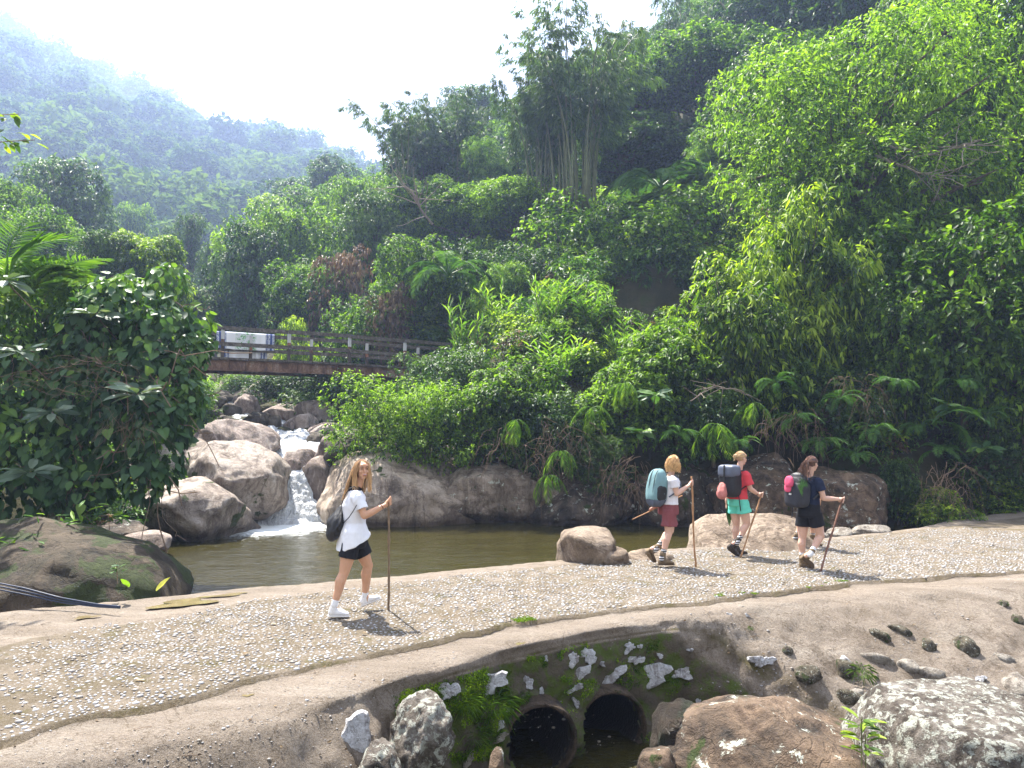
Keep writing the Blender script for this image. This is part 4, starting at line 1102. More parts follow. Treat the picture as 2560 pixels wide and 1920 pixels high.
T, Bm, Sh = 'tree', 'bamboo', 'shrub'
TABLE = [
 # right: bamboos on the skyline
 ('bamboo_a', 'bamboo_clump', Bm, 1450, -10, 36.5, 460, 'tallest bamboo clump with bare pale culms rising to the middle of the skyline', 520),
 ('bamboo_b', 'bamboo_clump', Bm, 1345, 120, 37.5, 300, 'feathery bamboo leaning left off the tallest clump', 520),
 ('bamboo_b', 'bamboo_clump', Bm, 1015, 215, 44, 280, 'dark bamboo clump at the left end of the skyline row', 480),
 ('bamboo_b', 'bamboo_clump', Bm, 1145, 180, 45, 260, 'thin bamboo clump with a curved tip against the white sky', 480),
 ('bamboo_b', 'bamboo_clump', Bm, 1700, -70, 52, 300, 'bamboo clump cut by the top edge of the picture', None),
 ('bamboo_soft', 'bamboo_clump', Bm, 1222, 325, 42, 125, 'bright green soft bamboo dome below the thin skyline bamboo', 500),
 ('bamboo_soft', 'bamboo_clump', Bm, 1800, 290, 38, 180, 'soft bamboo beside the grassy slope left of the biggest tree', None),
 # upper right forest
 ('tree_c', 'leafy_tree', T, 1590, 140, 46, 330, 'airy yellow green tree right of the tallest bamboo', None),
 ('tree_b', 'leafy_tree', T, 1560, 300, 43, 300, 'dark round tree directly behind the bare bamboo culms', None),
 ('tree_c', 'leafy_tree', T, 1760, 60, 44, 330, 'pale airy tree under the bamboo at the top edge', None),
 ('tree_b', 'leafy_tree', T, 1920, -60, 46, 380, 'tall dark tree filling the top edge above the biggest tree', None),
 ('tree_b', 'leafy_tree', T, 2160, -180, 42, 500, 'dark forest tree behind the top of the biggest tree', None),
 ('tree_a', 'leafy_tree', T, 2480, -190, 30, 560, 'overhanging leafy tree in the upper right corner', None),
 ('tree_b', 'leafy_tree', T, 2620, 60, 33, 420, 'shadowy tree at the right edge behind the overhanging one', None),
 ('tree_d', 'leafy_tree', T, 2330, -60, 36, 340, 'mid green drooping tree between the biggest tree and the corner', None),
 ('big_tree', 'leafy_tree', T, 2140, 15, 26.5, 690, 'biggest tree, a wide bright crown on forked trunks at upper right', None),
 ('tree_a', 'leafy_tree', T, 2170, 500, 25.5, 420, 'shaded lower crown under the biggest tree', None),
 # right middle
 ('drooper', 'leafy_tree', T, 1990, 440, 21.6, 330, 'young tree with drooping lime leaves under the biggest tree', 1120),
 ('drooper', 'leafy_tree', T, 1840, 610, 20.9, 340, 'lime leaved tree over the dark track, left of its taller twin', 1110),
 ('drooper2', 'leafy_tree', T, 1690, 760, 20.6, 280, 'yellow green leaning shrub tree above the hiker with the blue pack', 1120),
 ('ovate', 'leafy_tree', T, 2390, 500, 20.5, 520, 'broad shrub tree of round bright leaves at the right edge', 1100),
 ('ovate', 'leafy_tree', T, 2540, 640, 19.8, 360, 'round leaved shrub cut by the right edge', 1130),
 ('ovate', 'leafy_shrub', Sh, 2250, 700, 20.3, 260, 'round leaved branches hanging over the shaded ferns', 1110),
 # centre
 ('bush_a', 'vine_mound', Sh, 1445, 520, 33, 330, 'rounded vine mound below the bare bamboo culms', 800),
 ('bush_a', 'vine_mound', Sh, 1640, 500, 31, 320, 'rounded vine mound above the dark hollow, left of the lime tree', 760),
 ('bush_b', 'vine_mound', Sh, 1330, 600, 31, 220, 'darker left shoulder of the vine mounds', 800),
 ('tree_c', 'leafy_tree', T, 1290, 430, 38, 210, 'vine covered tree left of the bamboo culms', None),
 ('tree_b', 'leafy_tree', T, 1330, 320, 42, 190, 'dark creeper draped tree under the leaning bamboo', None),
 ('tree_a', 'leafy_tree', T, 1180, 440, 40, 230, 'dark leafy tree below the thin skyline bamboo', None),
 ('tree_c', 'leafy_tree', T, 1080, 430, 42, 230, 'yellowish branching tree below the left skyline bamboos', None),
 ('tree_b', 'leafy_tree', T, 940, 480, 41, 190, 'small dark round tree left below the skyline bamboos', None),
 ('tree_a', 'leafy_tree', T, 890, 420, 52, 200, 'yellow green tree at the left foot of the right hill skyline', None),
 ('bush_b', 'leafy_shrub', Sh, 1200, 600, 32, 230, 'dark green shrub mass in the middle of the hillside', None),
 ('bamboo_soft', 'bamboo_clump', Bm, 1240, 640, 30, 150, 'small fresh bamboo among the hillside shrubs', None),
 ('tree_a', 'leafy_tree', T, 1060, 590, 33, 230, 'leafy tree above the right end of the bridge', None),
 ('brown_tree', 'dry_tree', T, 860, 600, 36, 150, 'tree with hanging dry brown leaves behind the bridge', None),
 ('brown_tree', 'dry_tree', T, 985, 700, 32, 130, 'smaller brown leaved tree above the bridge rail', None),
 ('tree_a', 'leafy_tree', T, 705, 488, 43, 290, 'large rounded grey green tree behind the middle of the bridge', None),
 ('tree_b', 'leafy_tree', T, 640, 560, 40, 220, 'left shoulder tree of the large rounded one behind the bridge', None),
 ('tree_a', 'leafy_tree', T, 780, 640, 37, 230, 'lower leafy tree right behind the bridge rail', None),
 ('bush_a', 'leafy_shrub', Sh, 900, 740, 33, 210, 'leafy shrub just behind the right half of the bridge', None),
 ('bush_c', 'leafy_shrub', Sh, 1030, 760, 33, 200, 'light green shrub where the bridge rail ends', None),
 ('bush_c', 'leafy_shrub', Sh, 740, 775, 32, 130, 'small light green shrub right behind the bridge rail', None),
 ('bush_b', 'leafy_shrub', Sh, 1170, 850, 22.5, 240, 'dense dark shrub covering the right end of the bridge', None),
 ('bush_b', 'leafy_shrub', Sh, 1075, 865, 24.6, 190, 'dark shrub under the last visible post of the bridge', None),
 ('tip_bush', 'leafy_shrub', Sh, 960, 925, 20.8, 270, 'dense shrub with bright yellow green shoots hanging over the rapids', 1170),
 ('tip_bush', 'leafy_shrub', Sh, 1075, 950, 20.3, 220, 'right part of the bright tipped shrub above the bedrock', 1165),
 ('bush_a', 'leafy_shrub', Sh, 1180, 960, 20.3, 230, 'leafy shrub above the streaked bedrock', 1160),
 ('drooper2', 'leafy_shrub', Sh, 1290, 860, 20.6, 240, 'glossy leaved shrub hanging over the middle of the bedrock', 1160),
 ('bush_b', 'leafy_shrub', Sh, 1400, 960, 20.2, 230, 'dark shrub in the tangle over the dark bedrock', 1190),
 ('drooper2', 'leafy_shrub', Sh, 1560, 880, 20.4, 260, 'leafy shrub left above the hiker with the blue pack', 1150),
 ('narrow_bush', 'narrow_leaf_shrub', Sh, 1505, 1085, 19.4, 170, 'narrow leaved shrub low over the dark bedrock', 1230),
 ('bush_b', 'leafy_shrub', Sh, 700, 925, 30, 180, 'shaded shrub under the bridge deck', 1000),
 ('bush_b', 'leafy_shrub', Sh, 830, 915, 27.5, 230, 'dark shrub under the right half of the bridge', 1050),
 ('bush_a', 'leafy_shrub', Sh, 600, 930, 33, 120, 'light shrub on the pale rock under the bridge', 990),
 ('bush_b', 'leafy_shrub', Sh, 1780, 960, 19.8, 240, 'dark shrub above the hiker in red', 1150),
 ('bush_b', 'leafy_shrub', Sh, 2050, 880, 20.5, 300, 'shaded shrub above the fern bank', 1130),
 ('bush_b', 'leafy_shrub', Sh, 2460, 980, 20.5, 280, 'dark ground shrub at the far right of the fern bank', None),
 ('bush_c', 'leafy_shrub', Sh, 2350, 1210, 18.2, 190, 'low light green plant on the causeway edge at right', 1330),
 ('bush_c', 'leafy_shrub', Sh, 2490, 1190, 20.2, 220, 'low leafy plant behind the far right end of the causeway', 1290),
 ('bush_b', 'leafy_shrub', Sh, 2240, 1130, 18.6, 130, 'small dark plant right of the brown rock wall', 1300),
 # canes
 ('cane', 'cane_clump', 'cane', 1370, 700, 24.5, 150, 'upright bright canes in the middle of the picture', None),
 ('cane', 'cane_clump', 'cane', 1475, 720, 24.2, 150, 'bright canes below the dark hollow', None),
 ('cane_b', 'cane_clump', 'cane', 1250, 720, 27, 170, 'pale green canes above the dense dark shrub', None),
 ('cane_b', 'cane_clump', 'cane', 1160, 760, 26, 150, 'canes at the right end of the bridge', None),
 ('cane', 'cane_clump', 'cane', 1390, 850, 22.3, 190, 'canes halfway up the bank over the pool', None),
 ('cane_b', 'cane_clump', 'cane', 1560, 800, 23, 150, 'yellowish canes left of the lime leaved tree', None),
 # left side
 ('tree_b', 'leafy_tree', T, 150, 395, 56, 270, 'big dark dome shaped tree at the upper left', None),
 ('tree_a', 'leafy_tree', T, 20, 420, 40, 180, 'leafy tree at the left edge below the hazy ridge', None),
 ('tree_d', 'leafy_tree', T, 375, 575, 31, 190, 'tree with yellow lime leaves left of the valley', None),
 ('tree_b', 'leafy_tree', T, 265, 570, 30, 170, 'darker grey leaved half of the lime leaved tree', None),
 ('tree_tall', 'slender_tree', T, 465, 515, 62, 95, 'slender tall tree standing alone in the valley', None),
 ('tree_b', 'leafy_tree', T, 545, 600, 58, 130, 'small dark tree right of the slender one', None),
 ('tree_b', 'leafy_tree', T, 470, 700, 40, 190, 'shaded tree over the left end of the bridge', None),
 ('tree_a', 'leafy_tree', T, 560, 720, 44, 150, 'leafy tree just behind the hanging cloth', None),
 ('tree_c', 'leafy_tree', T, 330, 480, 95, 120, 'pale green tree on the lower mountain slope', None),
]
for k, row in enumerate(TABLE):
    plant(*row[:8], ybase=row[8])

# anonymous trees that fill the hillside
rng = np.random.default_rng(77)
cnt = 0
occupied = []
for tries in range(9000):
    if cnt >= 190: break
    Y = 26 + 85 * rng.uniform() ** 1.25; u = rng.uniform(-.30, .80)
    x = u * Y
    d, _ = pl_dist(np.array([x]), np.array([Y]), RB)
    if d[0] < 7 or d[0] > 62: continue
    if Y < 45 and u < .25 and d[0] < 9: continue
    if Y < 34 and u < .5: continue
    if -.10 < u < .34 and Y < 52: continue
    if .20 < u < .30 and Y < 50: continue
    s = .7 + .5 * rng.uniform()
    if any((x - a) ** 2 + (Y - b) ** 2 < (3.0 + (Y > 50) * 1.2) ** 2 for a, b in occupied): continue
    occupied.append((x, Y)); cnt += 1
    kind = rng.choice(['tree_a', 'tree_b', 'tree_c', 'tree_d', 'tree_tall', 'tree_b', 'tree_tall', 'bamboo_soft'])
    cm, tm, H, r = PR[kind]
    lk = dict(tree_a='mid green', tree_b='dark green', tree_c='airy flat topped', tree_d='lime green drooping', tree_tall='slender bare trunked').get(str(kind), '')
    lab, gname = (lk + ' forest tree packed among others on the right hillside', lk + ' forest trees of the right hillside') if kind != 'bamboo_soft' else ('soft green bamboo among the trees of the right hillside', 'soft bamboos among the hillside trees')
    root = thing('forest_tree' if kind != 'bamboo_soft' else 'bamboo_clump', lab, T if kind != 'bamboo_soft' else Bm, (x, Y, gz(x, Y) - .4), rng.uniform(0, 6.28), gname)
    c = link('crown', cm, root); t = link('trunk', tm, root)
    q = s * (1.25 if kind == 'bamboo_soft' else .78) * (1 + .25 * (Y > 60)); c.scale = t.scale = (q, q, q * rng.uniform(.85, 1.1))
print('forest', cnt)
cnt = 0; occupied = []
for tries in range(3000):
    if cnt >= 46: break
    Y = 34 + 85 * rng.uniform(); u = rng.uniform(-.85, -.36); x = u * Y
    d, _ = pl_dist(np.array([x]), np.array([Y]), LB)
    if d[0] > -4: continue
    if any((x - a) ** 2 + (Y - b) ** 2 < 5.0 ** 2 for a, b in occupied): continue
    occupied.append((x, Y)); cnt += 1
    kind = rng.choice(['tree_a', 'tree_b', 'tree_c', 'tree_b'])
    cm, tm, H, r = PR[kind]
    lk = dict(tree_a='mid green', tree_b='dark green', tree_c='airy flat topped')[str(kind)]
    root = thing('forest_tree', lk + ' forest tree in the valley behind the left bank', T, (x, Y, gz(x, Y) - .4), rng.uniform(0, 6.28), lk + ' forest trees in the valley on the left')
    c = link('crown', cm, root); t = link('trunk', tm, root)
    q = rng.uniform(.5, .8); c.scale = t.scale = (q, q, q)

# ---- ground cover and far forest: one object each, scattered with geometry nodes
def scatter(name, protos, pts, scl, label, kind='stuff', seed=0, tiltn=None):
    me = bpy.data.meshes.new(name)
    me.vertices.add(len(pts)); me.vertices.foreach_set('co', np.asarray(pts, np.float32).ravel())
    rng = np.random.default_rng(seed)
    a = me.attributes.new('scl', 'FLOAT', 'POINT'); a.data.foreach_set('value', np.asarray(scl, np.float32))
    a = me.attributes.new('rot', 'FLOAT', 'POINT'); a.data.foreach_set('value', rng.uniform(0, 6.28, len(pts)).astype(np.float32))
    a = me.attributes.new('pick', 'INT', 'POINT'); a.data.foreach_set('value', rng.integers(0, len(protos), len(pts)).astype(np.int32))
    o = link(name, me); tag(o, label, None, None, kind)
    ng = bpy.data.node_groups.new(name, 'GeometryNodeTree')
    ng.interface.new_socket('Geometry', in_out='INPUT', socket_type='NodeSocketGeometry')
    ng.interface.new_socket('Geometry', in_out='OUTPUT', socket_type='NodeSocketGeometry')
    N_ = ng.nodes; gi = N_.new('NodeGroupInput'); go = N_.new('NodeGroupOutput')
    g2i = N_.new('GeometryNodeGeometryToInstance')
    for m in protos:
        po = bpy.data.objects.new(m.name, m)
        oi = N_.new('GeometryNodeObjectInfo'); oi.inputs['Object'].default_value = po
        oi.inputs['As Instance'].default_value = True
        ng.links.new(oi.outputs['Geometry'], g2i.inputs[0])
    # join in a defined order through separate Geometry to Instance inputs
    iop = N_.new('GeometryNodeInstanceOnPoints')
    join = g2i
    N_.remove(g2i)
    join = N_.new('GeometryNodeJoinGeometry')
    for nd in [x for x in N_ if x.bl_idname == 'GeometryNodeObjectInfo']:
        ng.links.new(nd.outputs['Geometry'], join.inputs[0])
    ng.links.new(gi.outputs[0], iop.inputs['Points']); ng.links.new(join.outputs[0], iop.inputs['Instance'])
    iop.inputs['Pick Instance'].default_value = True
    def at(nm, t='FLOAT'):
        q = N_.new('GeometryNodeInputNamedAttribute'); q.data_type = t; q.inputs[0].default_value = nm
        return q.outputs[0]
    ng.links.new(at('pick', 'INT'), iop.inputs['Instance Index'])
    cx_ = N_.new('ShaderNodeCombineXYZ'); ng.links.new(at('rot'), cx_.inputs[2])
    ng.links.new(cx_.outputs[0], iop.inputs['Rotation'])
    ng.links.new(at('scl'), iop.inputs['Scale'])
    ng.links.new(iop.outputs[0], go.inputs[0])
    md = o.modifiers.new('scatter', 'NODES'); md.node_group = ng
    return o

rng = np.random.default_rng(5)
def small(seed, H, r, nl, n, k, L, ar, mat, **kw):
    return make_tree(seed, H, r, nl, n, k, L, ar, L * 1.6, mat, crown_lo=-.2, tr=.02, nb=4, **kw)[0]
UG = [small(31, 1.1, .75, 6, 130, 7, .17, .42, 'leaf_green'), small(32, 1.0, .8, 6, 120, 7, .16, .5, 'leaf_dark'), small(33, 1.2, .7, 5, 100, 8, .24, .2, 'leaf_cane', droop=.6), small(34, .9, .8, 6, 120, 7, .14, .5, 'leaf_green', flush=.5), small(35, 1.0, .7, 6, 90, 9, .20, .25, 'leaf_fern', droop=.6), small(36, 1.0, .6, 5, 60, 7, .2, .3, 'leaf_brown', droop=1.0), small(37, 1.3, .6, 6, 110, 7, .15, .5, 'leaf_lime', flush=.5)]
# near hillside
Xc = rng.uniform(-24, 34, 60000); Yc = 10 + 43 * rng.uniform(size=60000) ** 1.05
d, _ = pl_dist(Xc, Yc, RB); dl_, _ = pl_dist(Xc, Yc, LB)
k = (((d > 2.2) & (d < 34)) | ((dl_ < -.3) & (dl_ > -16) & ((Yc > 15.0) | (Xc / Yc < -.70)))) & (np.abs(Xc / Yc) < .85) & (rng.uniform(size=60000) < np.clip(1.2 - (Yc - 20) / 50, .4, 1))
Xc, Yc = Xc[k][:9000], Yc[k][:9000]
uu = Xc / Yc
kb = ~((uu > -.34) & (uu < -.20) & (Yc < 28)) & ~((uu > .12) & (uu < .27) & (Yc > 25) & (Yc < 28.9) & (rng.uniform(size=len(uu)) > .12)) & ~((uu > .17) & (uu < .28) & (Yc > 33))
lowk = ((uu > -.34) & (uu < -.09) & (Yc < 31))[kb]
Xc, Yc = Xc[kb], Yc[kb]
sc_ = rng.uniform(.45, 1.0, len(Xc)) * (1 + .012 * (Yc - 18)) * (.8 + .5 * (rng.uniform(size=len(Xc)) > .85)) * np.where(lowk, .65, 1)
scatter('undergrowth', UG, np.stack([Xc, Yc, hgt(Xc, Yc) - .1], 1), sc_, 'tangled low jungle undergrowth covering the slopes on both banks', seed=3)
GR = [make_grass(41, 260, .9, .5, w=.014), make_grass(42, 220, .7, .5, w=.014)]
# grassy clearing beside the big tree
Xg = rng.uniform(4, 15, 9000); Yg = rng.uniform(32, 52, 9000); ug = Xg / Yg
k = (ug > .165) & (ug < .285)
scatter('grass', GR, np.stack([Xg[k], Yg[k], hgt(Xg[k], Yg[k]) - .05], 1)[:1900], rng.uniform(.8, 1.7, k.sum())[:1900], 'pale green grass on the open slope left of the biggest tree', seed=4)

FT = [make_tree(51 + i, 10, 4.0 + .4 * (i % 3), 7, 300, 4, 1.0, .6, .9, 'leaf_far', crown_lo=.3, flat=.7, nb=8, tr=.18)[0] for i in range(5)]
N_f = 10500
uf = rng.uniform(-.95, .05, N_f); Yf = 85 + 355 * rng.uniform(size=N_f) ** .8; xf = uf * Yf
dR_, _ = pl_dist(xf, Yf, RB)
k = ~((dR_ > 0) & (Yf < 110))
xf, Yf = xf[k], Yf[k]
scatter('far_forest', FT, np.stack([xf, Yf, hgt(xf, Yf) - 2.5], 1), rng.uniform(.45, 1.15, len(xf)) * (1 + .7 * (rng.uniform(size=len(xf)) > .93)) * (1 + .25 * smooth(Yf, 150, 400)), 'unbroken jungle covering the hazy far mountain', seed=6)
N_f = 3000
uf = rng.uniform(-.25, 1.2, N_f); Yf = 75 + 70 * rng.uniform(size=N_f); xf = uf * Yf
dR_, _ = pl_dist(xf, Yf, RB); k = (dR_ > 25) & (dR_ < 100)
scatter('hilltop_forest', FT, np.stack([xf[k], Yf[k], hgt(xf[k], Yf[k]) - 2], 1), rng.uniform(.5, .9, k.sum()), 'distant forest on the crest of the right hill', seed=7)
# ------------------------------------------------------------------ bridge
n = NT('bridge_paint')
g = n.noise(n.coord('World', (1, 1, 1)), 9, 7, .7); z = n.n('ShaderNodeSeparateXYZ', i_0=n.n('ShaderNodeNewGeometry').outputs['Position']).outputs[2]
M['rail_wood'] = n.finish(n.bsdf(n.ramp(g, [(.35, (.045, .038, .032)), (.55, (.11, .095, .08)), (.7, (.22, .20, .18))]), .85, .15, n.bump(g, .5, .02)))
n = NT('post_paint'); g = n.noise(n.coord('World', (1, 1, .5)), 6, 7, .7); tt_ = n.attr('tint')
f = n.math('ADD', tt_, n.math('MULTIPLY', n.math('SUBTRACT', g, .5), .9))
M['post_paint'] = n.finish(n.bsdf(n.ramp(f, [(.25, (.06, .048, .04)), (.45, (.28, .12, .06)), (.55, (.30, .29, .28)), (.9, (.46, .46, .46))]), .7, .2, n.bump(g, .4, .01)))
n = NT('girder_rust'); g = n.noise(n.coord('World', (1, 1, .35)), 3.2, 8, .7, .5); h_ = n.noise(n.coord('World'), 22, 5, .7)
col = n.ramp(g, [(.32, (.035, .026, .02)), (.46, (.14, .075, .048)), (.56, (.26, .16, .11)), (.68, (.34, .28, .23))])
M['girder_rust'] = n.finish(n.bsdf(n.mix(n.ramp(h_, [(.4, .6), (.6, 0.0)]), col, (.08, .05, .035)), .85, .2, n.bump(h_, .5, .02)))
Y0b = 24.0
fr = [P(px, 893 + k * 4.0, Y0b + 1.18 * k) for k, px in enumerate([555, 722, 875, 1013])]
bx = np.array([1.76, 1.18]); bx = bx / np.linalg.norm(bx); sp = math.hypot(1.76, 1.18)
bn = np.array([-bx[1], bx[0]])
b0 = fr[0][:2]; zb = fr[0][2]
zt = lambda s: zb + .10 * math.sin(np.clip((s + 4) / 16, 0, 1) * math.pi) - .10 * math.sin(4 / 16 * math.pi) + .012 * s * 0
br = thing('footbridge', 'narrow footbridge of rusty girders and weathered plank railings over the rapids', 'bridge', (b0[0], b0[1], zb))
BR = np.array(br.location)
def bpt(s, w, z): q = b0 + bx * s + bn * w; return np.array([q[0], q[1], zt(s) + z]) - BR
BW = 1.35
for w, nm in ((0, 'front'), (BW, 'back')):
    for s0 in np.arange(-4, 9.4, 2.2):
        a, c = bpt(s0, w, -.26), bpt(s0 + 2.195, w, -.26)
        d = norm(c - a); sd = np.array([bn[0], bn[1], 0]); up = np.cross(sd, d) * -1
        if up[2] < 0: up = -up
        mb = MB(); m_ = (a + c) / 2; L2 = np.linalg.norm(c - a) / 2
        mb.box(m_, (L2, .012, .15), np.stack([d, sd, up])); mb.box(m_ + up * .155, (L2, .07, .010), np.stack([d, sd, up])); mb.box(m_ - up * .155, (L2, .07, .010), np.stack([d, sd, up]))
        for q in (-.7, .1, .85): mb.box(m_ + d * L2 * q - sd * .03, (.008, .03, .145), np.stack([d, sd, up]))
        mb.build('girder', M['girder_rust'], br)
for k, s0 in enumerate(np.arange(-4, 9.4, .30)):
    a = bpt(s0 + .14, BW / 2, -.045); d = np.array([bx[0], bx[1], 0]); sd = np.array([bn[0], bn[1], 0])
    mb = MB(); mb.box(a, (.136, BW / 2 + .13, .035), np.stack([d, sd, UPV])); mb.build('deck_plank', M['rail_wood'], br)
for w, off, hz_ in ((-.04, 0, .93), (BW + .04, 1.25, .93)):
    for k in range(-2, 5):
        s0 = k * sp + off
        if s0 < -4 or s0 > 9: continue
        a = bpt(s0, w, -.1); c = bpt(s0, w, hz_ - .02)
        mb = MB(); tz_ = np.linspace(0, 1, 7)
        for q in range(6):
            p0_, p1_ = a + (c - a) * tz_[q], a + (c - a) * tz_[q + 1]
            mb.box((p0_ + p1_) / 2, (.045, .045, np.linalg.norm(p1_ - p0_) / 2), np.stack([np.array([bx[0], bx[1], 0]), np.array([bn[0], bn[1], 0]), UPV]), tint=.12 + .75 * (q >= 4) + .25 * (q == 3))
        mb.build('post', M['post_paint'], br)
        for zz in (hz_, .42):
            for hlf in (0,):
                e0, e1 = bpt(s0 - .03, w - .05 * np.sign(BW / 2 - w) * 1.0, zz), bpt(s0 + sp - .05, w - .05 * np.sign(BW / 2 - w), zz + (.012 if k % 2 else -.01))
                d = norm(e1 - e0); sd = np.array([bn[0], bn[1], 0]); up = np.cross(d, sd); up = up if up[2] > 0 else -up
                mb = MB(); mb.box((e0 + e1) / 2, (np.linalg.norm(e1 - e0) / 2, .028, .062), np.stack([d, sd, up])); mb.build('rail', M['rail_wood'], br)
# cloth over the far rail
n = NT('printed_cloth')
uv = n.attr('tint'); g = n.noise(n.coord('Object'), 9, 5, .6, 1.5); g2 = n.noise(n.coord('Object'), 3.2, 3, .5)
base = n.ramp(n.noise(n.coord('Object'), 11, 4, .6, 2.5), [(.40, (.08, .11, .22)), (.47, (.50, .52, .58)), (.53, (.50, .52, .58)), (.60, (.08, .11, .22))])
plainw = n.mix(n.ramp(g, [(.50, 0.0), (.53, .9)]), (.55, .56, .58), (.08, .30, .07))
border = n.ramp(uv, [(.10, 1.0), (.105, 0.0), (.20, 0.0), (.205, 1.0), (.22, 1.0), (.225, 0.0)], 'CONSTANT')
mid = n.ramp(uv, [(.30, 0.0), (.34, 1.0)]); cen = n.ramp(uv, [(.62, 0.0), (.74, 1.0)])
c1 = n.mix(mid, base, (.70, .71, .73)); c1 = n.mix(cen, c1, plainw)
c1 = n.mix(n.ramp(uv, [(.0, 0.0), (.075, 1.0), (.15, 0.0), (.24, 1.0), (.27, 0.0)], 'CONSTANT'), c1, (.05, .075, .20))
M['printed_cloth'] = n.finish(n.bsdf(c1, .9, .1))
cs0, cs1 = .12, 2.05
cl = thing('cloth', 'white cloth with navy borders and green print hanging over the bridge rail', 'cloth', bpt(1, BW, .9) + BR)
CLO = np.array(cl.location) - BR
for nm, side, drop, a_, c_ in (('front_fall', -1, .60, cs0, cs1), ('back_fall', 1, .88, cs0 + .2, cs1 - .2)):
    nu, nv_ = 60, 24; vs = []; tnt = []
    for i in range(nu):
        for j in range(nv_):
            s = a_ + (c_ - a_) * i / (nu - 1); q = j / (nv_ - 1)
            r_ = .06; ang_ = min(q * drop / r_, math.pi / 2 * 1.0)
            off = math.sin(ang_) * .052; dz = (1 - math.cos(ang_)) * .06 + max(q * drop - r_ * math.pi / 2, 0)
            wv_ = .042 * math.sin(i * .55 + 2 * math.sin(i * .13)) * q
            vs.append(bpt(s + .02 * q * math.sin(i * .2), BW + .08 + side * (off + .012) + side * wv_, .93 + .075 - dz - .03 * math.sin(i / nu * math.pi) * q) - CLO)
            e = min(i / (nu - 1), 1 - i / (nu - 1)); tnt.append(min(e * 2, 1) if side < 0 else min(e * 2, .5))
    link(nm, new_mesh(nm, np.array(vs), grid_faces(nu, nv_), M['printed_cloth'], np.array(tnt), True), cl)

# ------------------------------------------------------------------ vine thicket on the left bank
def heart_mesh(kind, seed):
    rng = np.random.default_rng(seed)
    if kind == 'heart': out = [(0, 0), (.22, -.10), (.40, -.02), (.47, .18), (.40, .45), (.22, .75), (0, 1.02)]
    elif kind == 'oval': out = [(0, 0), (.12, .06), (.24, .25), (.27, .5), (.20, .78), (.08, .95), (0, 1.05)]
    else: out = [(0, 0), (.06, .1), (.17, .3), (.24, .55), (.21, .8), (.09, 1.0), (0, 1.1)]
    R_ = np.array(out); mid = [(0, t) for t in (.2, .45, .75)]
    v = []
    def z(x, y): return .16 * abs(x) - .16 * y * y + .015 * rng.normal()
    for x, y in R_: v.append((x, y, z(x, y)))
    for x, y in R_[1:-1][::-1]: v.append((-x, y, z(x, y)))
    nb_ = len(v)
    for x, y in mid: v.append((x, y, z(x, y) - .02))
    f = []
    ring = list(range(nb_))
    def near(i):
        y = v[i][1]; return nb_ + int(np.argmin([abs(y - m[1]) for m in mid]))
    for i in range(nb_):
        j = (i + 1) % nb_; a, b = near(i), near(j)
        f.append((i, j, b)) if a == b else f.extend([(i, j, b), (i, b, a)])
    return np.array(v), f
LM = {}
for kd in ('heart', 'oval', 'long'):
    for q in range(4):
        v, f = heart_mesh(kd, q)
        for mt in ('leaf_heart', 'leaf_grey', 'leaf_lime'):
            LM[kd, q, mt] = new_mesh('leaf', v, f, M[mt], np.full(len(v), [.3, .45, .6, .85][q]))

def leaf_obj(par, pos, dr, nrm, L, key, wid=1.0):
    d = norm(dr); s = norm(np.cross(d, nrm)); nn_ = np.cross(s, d)
    o = link('leaf', LM[key], par)
    Mx = Matrix((( s[0] * L * wid, d[0] * L, nn_[0] * L, pos[0]), (s[1] * L * wid, d[1] * L, nn_[1] * L, pos[1]), (s[2] * L * wid, d[2] * L, nn_[2] * L, pos[2]), (0, 0, 0, 1)))
    o.matrix_basis = Mx
    return o

